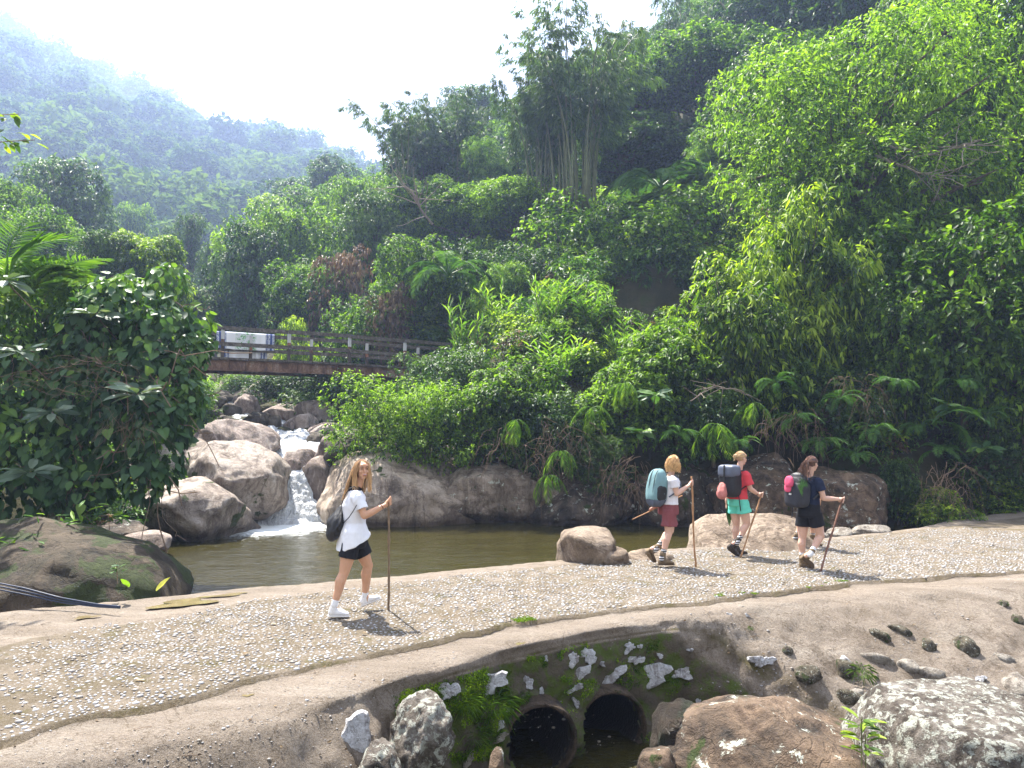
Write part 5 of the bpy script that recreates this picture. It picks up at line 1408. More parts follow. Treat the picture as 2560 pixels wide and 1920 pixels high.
def thicket(label, lobes_px, kd, mt, n_obj, n_stuff, Lrange, seed, cat='creeper', name='vine_thicket', stuffmat=None, vertical=.5):
    """lobes_px: (px, py, Y, rx px, rz px, depth m)"""
    rng = np.random.default_rng(seed)
    lob = []
    for px, py, Y, rx, rz, dp in lobes_px:
        c = P(px, py, Y); lob.append((c[0], c[1], c[2], rx / FPX * Y, dp, rz / FPX * Y))
    lob = np.array(lob)
    root = thing(name, label, cat, (lob[:, 0].mean(), lob[:, 1].mean(), (lob[:, 2] - lob[:, 5]).min()))
    O = np.array(root.location)
    p, o = lobe_points(rng, lob, n_stuff + n_obj * 4, .12, .2)
    lv = Leaves()
    q = p[:n_stuff]; oo = o[:n_stuff]
    down = norm(-UPV * 1.0 + oo * .55 + rng.normal(size=q.shape) * .45)
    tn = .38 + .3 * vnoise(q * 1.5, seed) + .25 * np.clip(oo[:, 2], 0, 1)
    l = rng.uniform(*Lrange, len(q)) * .9
    lv.add(q - O, down, norm(oo + UPV * .5 + rng.normal(size=q.shape) * .35), l, l * (.8 if kd == 'heart' else .45), np.clip(tn + rng.normal(0, .14, len(q)), 0, 1), True)
    st = link('foliage', lv.mesh('foliage', M[stuffmat or mt]), root); tag(st, kind='stuff')
    # twisting stems
    mb = MB()
    for i in range(70):
        a = p[rng.integers(len(p))]; b = a + np.array([rng.normal(0, .7), rng.normal(0, .3), -abs(rng.normal(0, .9))])
        t = np.linspace(0, 1, 8)[:, None]; c = a * (1 - t) + b * t + UPV * .25 * np.sin(t * math.pi) * rng.normal() + rng.normal(0, .04, (8, 3))
        mb.tube(c - O, rng.uniform(.005, .011), 4)
    mb.build('stems', M['twig'], root)
    # nearest leaves, each its own
    q = p[n_stuff:]; oo = o[n_stuff:]
    vis = (oo @ norm(CP - q.mean(0))) + oo[:, 2] * .4
    q, oo = q[vis > .1], oo[vis > .1]
    pick = []
    for i in range(len(q)):
        if len(pick) >= n_obj: break
        if all(((q[i] - q[j]) ** 2).sum() > (Lrange[0] * .42) ** 2 for j in pick): pick.append(i)
    for i in pick:
        d = norm(-UPV * rng.uniform(.3, 1.2) + oo[i] * .7 + rng.normal(size=3) * .4)
        leaf_obj(root, q[i] + oo[i] * .05 - O, d, norm(oo[i] + UPV * vertical + norm(CP - q[i]) * .5 + rng.normal(size=3) * .25), rng.uniform(*Lrange), (kd, int(rng.choice(4, p=[.3, .35, .25, .1])), mt), rng.uniform(.85, 1.1))
    return root
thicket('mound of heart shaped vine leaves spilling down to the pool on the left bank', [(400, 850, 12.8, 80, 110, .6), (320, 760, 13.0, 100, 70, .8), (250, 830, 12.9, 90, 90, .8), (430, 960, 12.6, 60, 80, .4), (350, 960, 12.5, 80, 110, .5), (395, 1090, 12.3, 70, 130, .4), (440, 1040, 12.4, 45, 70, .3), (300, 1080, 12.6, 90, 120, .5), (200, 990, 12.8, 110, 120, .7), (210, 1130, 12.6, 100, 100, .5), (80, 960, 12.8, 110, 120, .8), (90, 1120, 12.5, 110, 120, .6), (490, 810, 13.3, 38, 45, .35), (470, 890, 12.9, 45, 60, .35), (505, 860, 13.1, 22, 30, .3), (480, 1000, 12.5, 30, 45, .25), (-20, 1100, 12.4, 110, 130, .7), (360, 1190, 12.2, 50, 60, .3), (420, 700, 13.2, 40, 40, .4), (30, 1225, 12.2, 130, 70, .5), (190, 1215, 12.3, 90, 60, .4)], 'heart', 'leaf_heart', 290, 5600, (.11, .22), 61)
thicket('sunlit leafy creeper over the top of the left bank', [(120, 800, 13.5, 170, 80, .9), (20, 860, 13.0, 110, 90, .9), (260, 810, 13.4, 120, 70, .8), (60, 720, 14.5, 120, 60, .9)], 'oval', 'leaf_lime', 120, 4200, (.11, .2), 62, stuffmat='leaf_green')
def rosette(label, spots, L, kd, mt, n_l, seed, name='broad_leaf_plant', up=.25):
    rng = np.random.default_rng(seed)
    for k, (px, py, Y, ax_) in enumerate(spots):
        c = P(px, py, Y); root = thing(name, label[k], 'plant', c)
        for i in range(n_l):
            a = 6.28 * i / n_l + rng.normal(0, .2); e = rng.uniform(-.5, .35)
            d = np.array([math.cos(a), math.sin(a) * .8, e]) + np.array(ax_) * .5
            leaf_obj(root, norm(d) * .05, d + UPV * .1, UPV * 1.0 + norm(CP - c) * .5 + rng.normal(size=3) * .2, L * rng.uniform(.7, 1.1), (kd, int(rng.integers(4)), mt), .9)
        mb = MB(); mb.tube([np.zeros(3), np.array([0, .2, -.12]), np.array([.05, .7, -.4])], .010, 5); mb.build('stem', M['twig'], root)
rosette(['pale silvery leaves bursting out of the middle of the vine mound', 'silvery broad leaves at the left picture edge below the palm', 'brown backed broad leaves in front of the palm on the left', 'grey green broad leaves low in the vine mound', 'dull broad leaves low on the left bank', 'silvery broad leaves over the creeper at the left edge'],
        [(345, 985, 11.6, (.3, -.5, .3)), (15, 700, 11.4, (.4, -.4, 0)), (240, 785, 12.2, (.3, -.4, 0)), (130, 1030, 11.8, (0, -.6, 0)), (75, 1180, 11.7, (0, -.6, 0)), (50, 880, 11.6, (0, -.5, .1))], .36, 'long', 'leaf_grey', 13, 71)
rosette(['dark broad leaved plant among the ferns above the brown rock', 'small broad leaved plant at the right of the fern bank', 'glossy broad leaves above the hiker with the blue pack', 'broad leaved plant hanging over the dark bedrock'], [(2370, 1010, 18.3, (0, -.6, 0)), (2460, 1120, 18.3, (0, -.6, 0)), (1640, 985, 18.4, (0, -.6, 0)), (1600, 1080, 18.6, (0, -.6, 0))], .40, 'oval', 'leaf_heart', 12, 72)
# tangle of dead stems across the thicket
def strands(name, label, box, n_, Lm, mat, seed, hang=.9, r=.006, cat='dead stems', sidew=1.0):
    rng = np.random.default_rng(seed); px0, py0, px1, py1, Y = box
    root = P((px0 + px1) / 2, py1, Y); mb = MB()
    for i in range(n_):
        a = P(rng.uniform(px0, px1), rng.uniform(py0, (py0 + py1) / 2), Y + rng.normal(0, .12))
        L_ = Lm * rng.uniform(.4, 1.2); t = np.linspace(0, 1, 9)[:, None]
        d = np.array([rng.normal(0, .5) * sidew, rng.normal(0, .15), -hang * rng.uniform(.5, 1.3)])
        c = a + norm(d) * L_ * t + UPV * .3 * L_ * np.sin(t * math.pi) * rng.uniform(-.2, 1) + rng.normal(0, .02, (9, 3)) * L_
        mb.tube(c - root, np.linspace(r, r * .4, 9) * rng.uniform(.6, 1.4), 4)
    o = link(name, mb.mesh(name, M[mat])); o.location = root
    return tag(o, label, cat, None, None)
strands('dead_stems', 'brown tangle of dead stems arching across the vine mound', (30, 890, 280, 1060, 11.75), 45, .9, 'twig', 81, .35, .0035, sidew=2.2)
strands('dead_stems', 'brown dead fern stems drooping in the middle of the vine mound', (260, 1020, 370, 1130, 11.6), 30, .6, 'twig', 82, .8, .003)
strands('hanging_roots', 'brown roots hanging over the sunlit part of the bedrock', (1230, 1060, 1420, 1260, 18.5), 45, 1.3, 'twig', 83, 1, .007, sidew=1.3)
strands('hanging_roots', 'dry straw coloured stems hanging above the middle of the pool', (1330, 1040, 1480, 1230, 18.6), 30, 1.1, 'twig', 84, 1, .006, sidew=1.0)
strands('hanging_roots', 'thin roots hanging over the brown rock at the far right', (2300, 1150, 2430, 1320, 17.4), 45, 1.2, 'twig', 85, 1, .006, sidew=.8)
strands('hanging_roots', 'roots dangling above the rock wall behind the hiker in red', (1900, 1020, 2050, 1160, 18.0), 60, .9, 'twig', 86, 1, .006)
strands('dead_stems', 'brown dead stems in the shade above the fern bank', (2080, 930, 2200, 1080, 18.3), 40, 1.0, 'twig', 87, .8, .006)
strands('hanging_roots', 'mossy root cascade beside the hiker with the blue pack', (1500, 1140, 1620, 1320, 18.3), 60, 1.0, 'twig', 88, 1, .006)
# bare pale branches
def bare(label, pts, seed, r=.022, n_=16):
    rng = np.random.default_rng(seed); root = P(*pts[0]); mb = MB()
    p = np.array([P(*q) for q in pts]); t = np.linspace(0, len(p) - 1, 20)
    c = np.stack([np.interp(t, np.arange(len(p)), p[:, j]) for j in range(3)], 1) + rng.normal(0, .02, (20, 3))
    mb.tube(c - root, np.linspace(r, r * .4, 20), 6)
    for i in range(n_):
        a = c[rng.integers(3, 19)]; d = norm(c[19] - c[0]) * rng.uniform(.2, 1) + rng.normal(size=3) * .8; L_ = rng.uniform(.3, .9) * r / .022
        q = a + norm(d) * L_ * np.linspace(0, 1, 7)[:, None] + rng.normal(0, .03, (7, 3)) * L_ * np.linspace(0, 1, 7)[:, None]
        mb.tube(q - root, np.linspace(r * .4, r * .12, 7), 4)
    o = link('bare_branch', mb.mesh('bare_branch', M['bark_pale'])); o.location = root
    tag(o, label, 'branch')
bare('pale bare twiggy branch reaching left above the hiker with the blue pack', [(1900, 1000, 18.9), (1840, 975, 18.6), (1780, 965, 18.5), (1725, 1005, 18.4)], 91)
bare('bare grey branches sticking out of the right side of the biggest tree', [(2150, 330, 24.5), (2240, 370, 23.2), (2330, 385, 22.6), (2450, 350, 22.2)], 92, .05, 22)
bare('lower bare branch of the biggest tree', [(2160, 380, 24.5), (2220, 400, 23.0), (2290, 430, 22.4), (2380, 440, 22.2)], 93, .045, 18)
bare('pale leafless branches among the hillside shrubs left of the skyline bamboos', [(1080, 560, 31.0), (1050, 520, 30.5), (1030, 480, 30.3), (1000, 450, 30)], 94, .05, 20)

# ------------------------------------------------------------------ palms, ferns and grasses
fronds('palm', 'palm with stiff upright fronds at the left edge above the creeper', 'palm', 20, 800, 13.0, PALM_UP, [10, 35, -15, 60, 100, 150, -50, 20, 0, 45], 1.15, 38)
fronds('palm', 'second palm fanning to the right over the left bank', 'palm', 120, 820, 13.4, PALM_UP, [0, 15, 30, -10, 45, 80, -30, 8, 22], 1.15, 18)
fronds('palm', 'small palm fan where the left bank dips towards the bridge', 'palm', 215, 850, 13.6, PALM_UP, [0, 15, 30, -15, 50], .85, 22)
for k, (px, py, Y, sc_f, lab) in enumerate([(1790, 1060, 18.2, 1.0, 'drooping palm fronds beside the head of the hiker with the blue pack'), (1400, 1130, 18.6, .8, 'palm spray dangling over the middle of the bedrock'), (1480, 1020, 18.9, .8, 'palm spray above the narrow leaved shrub'), (1290, 1050, 18.9, .75, 'palm spray hanging over the sunlit bedrock'), (1560, 960, 19.3, .9, 'pale palm fronds in the thicket left of the lime leaves'), (1880, 1010, 18.6, .8, 'pale split palm frond under the bare twiggy branch'), (1370, 1190, 18.3, .7, 'lowest palm spray almost touching the dark bedrock')]):
    fronds('palm_spray', lab, 'palm', px, py, Y, PALM_SIDE, [205 + 32 * q for q in range(5)], sc_f * .62, -8)
for k, (px, py, lab) in enumerate([(1990, 1050, 'fern cluster above the head of the last hiker'), (2100, 1000, 'fern cluster right above the brown rock wall'), (2190, 1075, 'fern cluster at the top of the brown rock wall'), (2300, 1070, 'bright fern in the middle of the fern bank'), (2350, 1130, 'hanging fern right of the middle of the fern bank'), (2400, 960, 'fern high on the right bank'), (2050, 1110, 'small fern on the rock wall between the two last hikers'), (1940, 960, 'fern in the shade above the hiker in red'), (1850, 1110, 'fern left of the hiker in red'), (2240, 960, 'fern in the dark hollow above the bank'), (2470, 1040, 'feathery fern near the right edge'), (1700, 1090, 'fern hanging behind the curly haired hiker'), (2140, 1140, 'low fern touching the brown rock wall')]):
    fronds('fern', lab, 'fern', px, py, 18.1 if px < 2250 else 18.6, FERN2 if k % 2 else FERN, [180 + 40 * q + 11 * k for q in range(9)], .52 if k % 2 else .85, 5)
fronds('fern', 'long arching fern fronds near the right edge above the causeway', 'fern', 2330, 1060, 18.2, FERN2, [-10, 5, 15, -25], 1.1, 10)
fronds('tree_fern', 'pale tree fern on the grassy slope left of the biggest tree', 'fern', 1650, 470, 36, FERN2, [45 * q for q in range(9)], 2.6, 5)
fronds('tree_fern', 'fern crown behind the canes above the bridge end', 'fern', 1120, 690, 29, FERN2, [45 * q for q in range(9)], 1.8, 5)
GR_T = make_grass(43, 150, .30, .07, w=.0032, lean=.6); GR_S = make_grass(44, 90, .15, .04, w=.003, lean=.6)
for px, py, me_, sc_g, lab in [(1235, 1778, GR_T, 1.0, 'long grass tuft drooping over the left pipe mouth'), (1160, 1770, GR_T, .75, 'grass tuft left of the drooping one on the mossy wall'), (1300, 1750, GR_S, .9, 'small grass tuft between the pipes'), (2150, 1690, GR_S, 1.5, 'yellowish grass tuft growing from the stony slope'), (1185, 1850, GR_S, 1.4, 'grass low on the wall left of the pipes'), (2350, 1690, GR_S, .4, 'tiny grass tuft beside the embedded stones'), (1876, 1573, GR_S, .35, 'tiny grass tuft under the lip of the slope'), (2510, 1510, GR_S, .5, 'small grass tuft high on the right slope')]:
    p, nn_ = hit(px, py)
    o = link('grass_tuft', me_); o.location = p; o.scale = (sc_g,) * 3; o.rotation_euler = (R(25), 0, 0); tag(o, lab, 'grass')
for px, py, Y, L_, n_l, lab in [(2155, 1840, 6.3, .16, 16, 'bright green leafy plant in the gap between the two big boulders'), (2165, 1880, 6.2, .15, 12, 'lower bright leafy plant between the two big boulders')]:
    c = P(px, py, Y); root = thing('leafy_plant', lab, 'plant', c); rng = np.random.default_rng(px)
    for i in range(n_l):
        a = rng.uniform(0, 6.28); hgt_p = rng.uniform(-.02, .14)
        leaf_obj(root, np.array([.02 * math.cos(a), .02 * math.sin(a), hgt_p]), np.array([math.cos(a), math.sin(a) - .3, .35]), UPV + rng.normal(size=3) * .2, L_ * rng.uniform(.6, 1.1), ('long', int(rng.integers(4)), 'leaf_lime'), .7)
    mb = MB(); mb.tube([[0, .02, -.25], [0, 0, .14]], .005, 5); mb.build('stem', M['culm'], root)
# small weeds at the foot of the left bank
for px, py, Y, kdm, lab in [(270, 1300, 11.0, 'long', 'narrow leaved weed on top of the mossy boulder'), (170, 1330, 10.6, 'long', 'weed clump at the left shoulder of the mossy boulder'), (40, 1390, 9.9, 'long', 'pale weed at the left edge on the mossy boulder'), (290, 1430, 9.2, 'oval', 'small seedling on the face of the mossy boulder')]:
    c = P(px, py, Y); root = thing('weed', lab, 'plant', c); rng = np.random.default_rng(px)
    for i in range(26 if kdm == 'long' else 10):
        a = rng.uniform(0, 6.28); q = rng.normal(0, .16, 3) if kdm == 'long' else rng.normal(0, .04, 3); q[2] = abs(q[2])
        leaf_obj(root, q, np.array([math.cos(a), math.sin(a) - .4, rng.uniform(-.5, .6)]), UPV + rng.normal(size=3) * .4, (.22 if kdm == 'long' else .09) * rng.uniform(.6, 1.1), ('long' if kdm == 'long' else 'oval', int(rng.integers(4)), 'leaf_heart'), .45 if kdm == 'long' else 1)
    mb = MB(); mb.tube([[0, .05, -.15], [0, 0, .1]], .005, 5); mb.build('stem', M['twig'], root)
# fallen leaves
fl = [(390, 1478, 9.06, 'leaf_yellow', .2, 'yellow green fallen leaf on the foot of the mossy boulder'), (322, 1468, 9.1, 'leaf_green', .16, 'green fallen leaf on the mossy boulder')]
v, f = heart_mesh('oval', 1); 
for px, py, Y, mt, L_, lab in fl:
    o = link('fallen_leaf', new_mesh('fallen_leaf', v, f, M[mt], np.full(len(v), .6))); o.location = P(px, py, Y); o.scale = (L_,) * 3; o.rotation_euler = (R(55), R(10), R(-50 if px > 350 else 170)); tag(o, lab, 'leaf')
rng = np.random.default_rng(12)
v, f = heart_mesh('oval', 2); flm = new_mesh('fallen_leaf', v, f, M['leaf_brown'], np.full(len(v), .8))
for px, py, lab in [(2028, 1188, 'tan dead leaf on the rock wall left of the last hiker'), (1985, 1170, 'small tan dead leaf above it on the rock wall')]:
    o = link('fallen_leaf', flm); o.location = P(px, py, 17.2); o.scale = (.26,) * 3; o.rotation_euler = (R(70), 0, R(60)); tag(o, lab, 'leaf')
for k, (px, py) in enumerate([(300, 1612), (690, 1560), (1230, 1480), (1500, 1440), (2330, 1350), (2450, 1312), (360, 1700), (620, 1630), (905, 1580)]):
    g_ = G(px, py, .02); o = link('fallen_leaf', flm); o.location = g_; o.scale = (.07,) * 3; o.rotation_euler = (R(8), R(-6), k * 1.3)
    tag(o, ['small brown dead leaf at the left end of the pebbles', 'dead leaf near the left pebble edge', 'dead leaf on the pebbles right of the stick', 'dead leaf on the causeway before the tan boulder', 'dead leaf at the far right of the causeway', 'dead leaf farthest up the causeway', 'brown dead leaf in the rut of the near pebbles', 'dead leaf left of the smiling woman', 'dead leaf behind the shoe of the smiling woman'][k], 'leaf')
# hoses
M['hose'] = plain('hose', (.012, .022, .055), .35, .4, .2, 10, 0)
for k in range(3):
    pts = [P(-60, 1447 + 8 * k, 8.95), P(60, 1470 + 8 * k, 8.85), P(150, 1494 + 6 * k, 8.75), P(245, 1511 + 3 * k, 8.62), P(300, 1516 + 2 * k, 8.5)]
    t = np.linspace(0, 4, 30); c = np.stack([np.interp(t, np.arange(5), np.array(pts)[:, j]) for j in range(3)], 1)
    v, f = tube(c - c[0], .009, 8); o = link('hose', new_mesh('hose', v, f, M['hose'], shade=True)); o.location = c[0]
    tag(o, ['uppermost of the three blue hoses under the mossy boulder', 'middle one of the three blue hoses', 'lowest of the three blue hoses beside the causeway'][k], 'hose', 'blue hoses along the mossy boulder')

# ------------------------------------------------------------------ moss on the downstream wall and along the causeway
rng = np.random.default_rng(9)
lv = Leaves(); pts = []; nms = []
for i in range(12000):
    px = rng.uniform(985, 1760) if i % 3 else rng.uniform(1000, 1420); py = rng.uniform(1600, 1900)
    w_ = vnoise(np.array([[px / 60, py / 45, 0]]), 3)[0] + .55 * vnoise(np.array([[px / 20, py / 16, 0]]), 8)[0]
    bias = .55 * smooth(np.float64(-px), -1420, -1150) - .35 * smooth(np.float64(px), 1450, 1600)
    if w_ + bias < .12: continue
    p, nn_ = hit(px, py)
    if p is None or nn_[2] > .72 or p[2] > -.2: continue
    if any(((px - a) / c_) ** 2 + ((py - b) / c_ / 1.1) ** 2 < 1.25 for a, b, c_ in pipes): continue
    pts.append(p + nn_ * .004); nms.append(nn_)
pts = np.array(pts); nms = np.array(nms); k = 9
q = np.repeat(pts, k, 0) + rng.normal(0, .010, (len(pts) * k, 3)); nn2 = np.repeat(nms, k, 0)
lv.add(q, norm(nn2 * .5 + rng.normal(size=q.shape) * .7), norm(nn2 + rng.normal(size=q.shape) * .5), rng.uniform(.006, .022, len(q)), .010, np.clip(np.repeat(.45 + .35 * vnoise(pts * 9, 4), k) + rng.normal(0, .15, len(q)), 0, 1))
o = link('moss', lv.mesh('moss', M['moss']), road); tag(o, kind='stuff')
lv = Leaves()
tt_ = rng.uniform(4.5, 9.5, 26000); bb = NEAR(tt_) + np.abs(rng.normal(0, .10, len(tt_)))
kk = vnoise(np.stack([tt_ * 2.2, tt_ * 0, tt_ * 0], 1), 9) + .8 * vnoise(np.stack([tt_ * 9, bb * 9, tt_ * 0], 1), 10) > .35
q = np.concatenate([xy(tt_[kk], bb[kk]), np.full((kk.sum(), 1), .006)], 1)
lv.add(q, norm(rng.normal(size=q.shape) * .6 + UPV * .6), norm(rng.normal(size=q.shape)), rng.uniform(.008, .02, len(q)), .006, np.clip(rng.normal(.45, .2, len(q)), 0, 1))
o = link('edge_moss', lv.mesh('edge_moss', M['moss']), road); tag(o, kind='stuff')

# a young branch reaching into the picture at the left edge
for px, py, L_, lab in [(30, 285, .26, 'bright young leaves on a branch tip entering at the left edge'), (70, 350, .22, 'lower bright leaf tuft at the left edge against the mountain')]:
    c = P(px, py, 11.0); root = thing('leafy_branch', lab, 'branch', c); rng = np.random.default_rng(py)
    for i in range(14):
        q = np.array([rng.uniform(-.35, .12), rng.normal(0, .08), rng.normal(0, .06)])
        leaf_obj(root, q, np.array([rng.uniform(-.3, 1), rng.normal(), rng.uniform(-.7, .4)]), UPV + rng.normal(size=3) * .4, L_ * rng.uniform(.5, .9), ('oval', int(rng.integers(4)), 'leaf_lime'), .9)
    mb = MB(); mb.tube([[-.9, .1, -.12], [-.4, .02, -.02], [.1, 0, 0]], .007, 5); mb.build('twig', M['twig'], root)

# leaf litter and twigs on the concrete
rng = np.random.default_rng(33); lv = Leaves(); mb = MB(); q = []
for i in range(170):
    px, py = rng.uniform(0, 2560), rng.uniform(1400, 1900)
    p, nn_ = hit(px, py)
    if p is None or nn_[2] < .45: continue
    q.append((p + nn_ * .008, nn_))
    if i % 5 == 0:
        d = norm(np.array([rng.normal(), rng.normal(), 0])); mb.tube([p + nn_ * .006, p + d * .05 + nn_ * .014, p + d * .11 + nn_ * .006], .002, 4)
ps = np.array([a for a, b in q]); ns_ = np.array([b for a, b in q])
lv.add(ps, norm(rng.normal(size=ps.shape) * np.array([1, 1, .15])), norm(ns_ + rng.normal(size=ps.shape) * .25), rng.uniform(.02, .05, len(ps)), .018, rng.uniform(.1, .9, len(ps)), True, droop=0)
o = link('leaf_litter', lv.mesh('leaf_litter', M['leaf_brown']), road); tag(o, kind='stuff')
o = link('twig_litter', mb.mesh('twig_litter', M['twig']), road); tag(o, kind='stuff')
# ------------------------------------------------------------------ people
M['skin'] = plain('skin', (.56, .33, .225), .5, .35, .06, 20, .05, .002, Subsurface_Weight=.08)
M['skin_tan'] = plain('skin_tan', (.53, .295, .185), .5, .35, .06, 20, .05, .002, Subsurface_Weight=.08)
M['skin_pink'] = plain('skin_pink', (.60, .37, .28), .5, .35, .06, 20, .05, .002, Subsurface_Weight=.08)
M['white_cloth'] = plain('white_cloth', (.72, .73, .78), .85, .15, .04, 12, .5, .01)
M['grey_white_cloth'] = plain('grey_white_cloth', (.66, .64, .68), .85, .15, .05, 12, .5, .01)
M['red_cloth'] = plain('red_cloth', (.58, .06, .075), .85, .15, .08, 12, .5, .01)
M['navy_cloth'] = plain('navy_cloth', (.016, .022, .048), .85, .15, .2, 12, .5, .01)
M['black_cloth'] = plain('black_cloth', (.012, .012, .016), .8, .2, .2, 12, .4, .01)
M['maroon_cloth'] = plain('maroon_cloth', (.20, .062, .068), .85, .15, .12, 12, .5, .01)
M['aqua_cloth'] = plain('aqua_cloth', (.13, .56, .44), .85, .15, .08, 12, .5, .01)
M['shoe_white'] = plain('shoe_white', (.74, .73, .74), .6, .3, .05, 30, .2)
M['sole_white'] = plain('sole_white', (.62, .60, .58), .6, .3, .08, 30, .2)
M['boot_brown'] = plain('boot_brown', (.17, .125, .08), .85, .2, .25, 40, .5)
M['boot_dark'] = plain('boot_dark', (.05, .042, .036), .85, .2, .25, 40, .5)
M['sole_dark'] = plain('sole_dark', (.09, .06, .035), .8, .2, .2, 30, .3)
M['sock_white'] = plain('sock_white', (.7, .7, .72), .9, .1, .05, 60, .3)
M['lace'] = plain('lace', (.35, .3, .24), .8, .2, .1)
M['eye_white'] = plain('eye_white', (.26, .23, .22), .3, .4, .02)
M['eye_dark'] = plain('eye_dark', (.05, .05, .06), .2, .5, .1)
M['lip'] = plain('lip', (.45, .15, .13), .5, .3, .05)
M['teeth'] = plain('teeth', (.38, .33, .31), .3, .4, .02)
M['stick'] = plain('stick', (.20, .145, .10), .8, .2, .35, 14, .6, .006)
M['stick_pale'] = plain('stick_pale', (.36, .20, .105), .75, .2, .25, 14, .6, .006)
M['stick_red'] = plain('stick_red', (.20, .105, .075), .75, .2, .25, 14, .6, .006)
def hair_mat(name, a, b):
    n = NT(name); t = n.attr('tint')
    return n.finish(n.bsdf(n.ramp(t, [(.15, a), (.85, b)]), .45, .4))
M['hair_blonde'] = hair_mat('hair_blonde', (.24, .125, .06), (.66, .41, .19))
M['hair_curl'] = hair_mat('hair_curl', (.32, .17, .07), (.80, .52, .24))
M['hair_bun'] = hair_mat('hair_bun', (.30, .18, .09), (.72, .52, .28))
M['hair_brown'] = hair_mat('hair_brown', (.05, .025, .018), (.24, .12, .075))
# striped sock
n = NT('sock_stripe'); w_ = n.n('ShaderNodeTexWave', i_Vector=n.coord('World'), i_Scale=9.0); w_.bands_direction = 'Z'; w_.wave_type = 'BANDS'
M['sock_stripe'] = n.finish(n.bsdf(n.ramp(w_.outputs['Fac'], [(.5, (.03, .03, .035)), (.6, (.6, .6, .62))]), .9, .1))

_SPH = ico(2)
def ell(c, rad, ax=None):
    v = _SPH[0] * np.asarray(rad, float)
    if ax is not None: v = v @ np.asarray(ax, float)
    return v + np.asarray(c, float), _SPH[1]
def loft(st, n=18):
    """stations (centre, half extent vector a, half extent vector b); rounded closed ends"""
    vs = []; a = np.arange(n) * 2 * math.pi / n
    for c, A, B in st:
        vs.append(np.asarray(c, float) + np.cos(a)[:, None] * np.asarray(A, float) + np.sin(a)[:, None] * np.asarray(B, float))
    v = np.concatenate(vs + [[st[0][0]], [st[-1][0]]]); m = len(st)
    f = []
    for i in range(m - 1):
        for j in range(n):
            j2 = (j + 1) % n
            f += [(i * n + j, i * n + j2, (i + 1) * n + j2), (i * n + j, (i + 1) * n + j2, (i + 1) * n + j)]
    for j in range(n):
        f.append((m * n, (j + 1) % n, j)); f.append((m * n + 1, (m - 1) * n + j, (m - 1) * n + (j + 1) % n))
    return v, np.array(f)
def cap(p0, r0, p1, r1, n=14, flat=1.0, flatdir=None):
    p0, p1 = np.asarray(p0, float), np.asarray(p1, float)
    d = p1 - p0; L = np.linalg.norm(d); d = d / max(L, 1e-6)
    ref = flatdir if flatdir is not None else (UPV if abs(d[2]) < .8 else np.array([1.0, 0, 0]))
    a = norm(np.cross(d, ref)); b = np.cross(a, d)
    st = []
    for th in (-80, -55, -30, 0): st.append((p0 + d * r0 * math.sin(R(th)), a * r0 * math.cos(R(th)), b * r0 * math.cos(R(th)) * flat))
    for th in (0, 30, 55, 80): st.append((p1 + d * r1 * math.sin(R(th)), a * r1 * math.cos(R(th)), b * r1 * math.cos(R(th)) * flat))
    return loft(st, n)

def fuse(name, prims, voxel, mat, parent, smooth_it=2, wrinkle=0, wscale=9, seed=0):
    """one continuous skin grown over overlapping volumes"""
    vs, fs, k = [], [], 0
    for v, f in prims:
        vs.append(v); fs.append(f + k); k += len(v)
    V_ = np.concatenate(vs); c0 = V_.mean(0)
    me = new_mesh(name + '_src', V_ - c0, np.concatenate(fs))
    bm = bmesh.new(); bm.from_mesh(me); bmesh.ops.recalc_face_normals(bm, faces=bm.faces); bm.to_mesh(me); bm.free()
    o = bpy.data.objects.new('tmp', me); COL.objects.link(o)
    m = o.modifiers.new('r', 'REMESH'); m.mode = 'VOXEL'; m.voxel_size = voxel; m.adaptivity = 0
    s = o.modifiers.new('s', 'SMOOTH'); s.factor = .6; s.iterations = smooth_it
    dg = bpy.context.evaluated_depsgraph_get()
    out_ = bpy.data.meshes.new_from_object(o.evaluated_get(dg))
    bpy.data.objects.remove(o, do_unlink=True); bpy.data.meshes.remove(me)
    out_.name = name
    nv = len(out_.vertices); co = np.empty(nv * 3, np.float32); out_.vertices.foreach_get('co', co); co = co.reshape(-1, 3) + c0
    if wrinkle:
        nn_ = np.empty(nv * 3, np.float32); out_.vertices.foreach_get('normal', nn_); nn_ = nn_.reshape(-1, 3)
        w = fbm(co * np.array([wscale, wscale, wscale * .55]), 3, seed + 3)
        co = co + nn_ * ((1 - np.abs(w) * 2.2) * wrinkle)[:, None]
    org = np.array(parent.location) if parent is not None else 0
    out_.vertices.foreach_set('co', (co - org).astype(np.float32).ravel())
    out_.materials.clear(); out_.materials.append(M[mat])
    out_.polygons.foreach_set('use_smooth', np.ones(len(out_.polygons), dtype=bool))
    out_.update()
    return link(name, out_, parent)

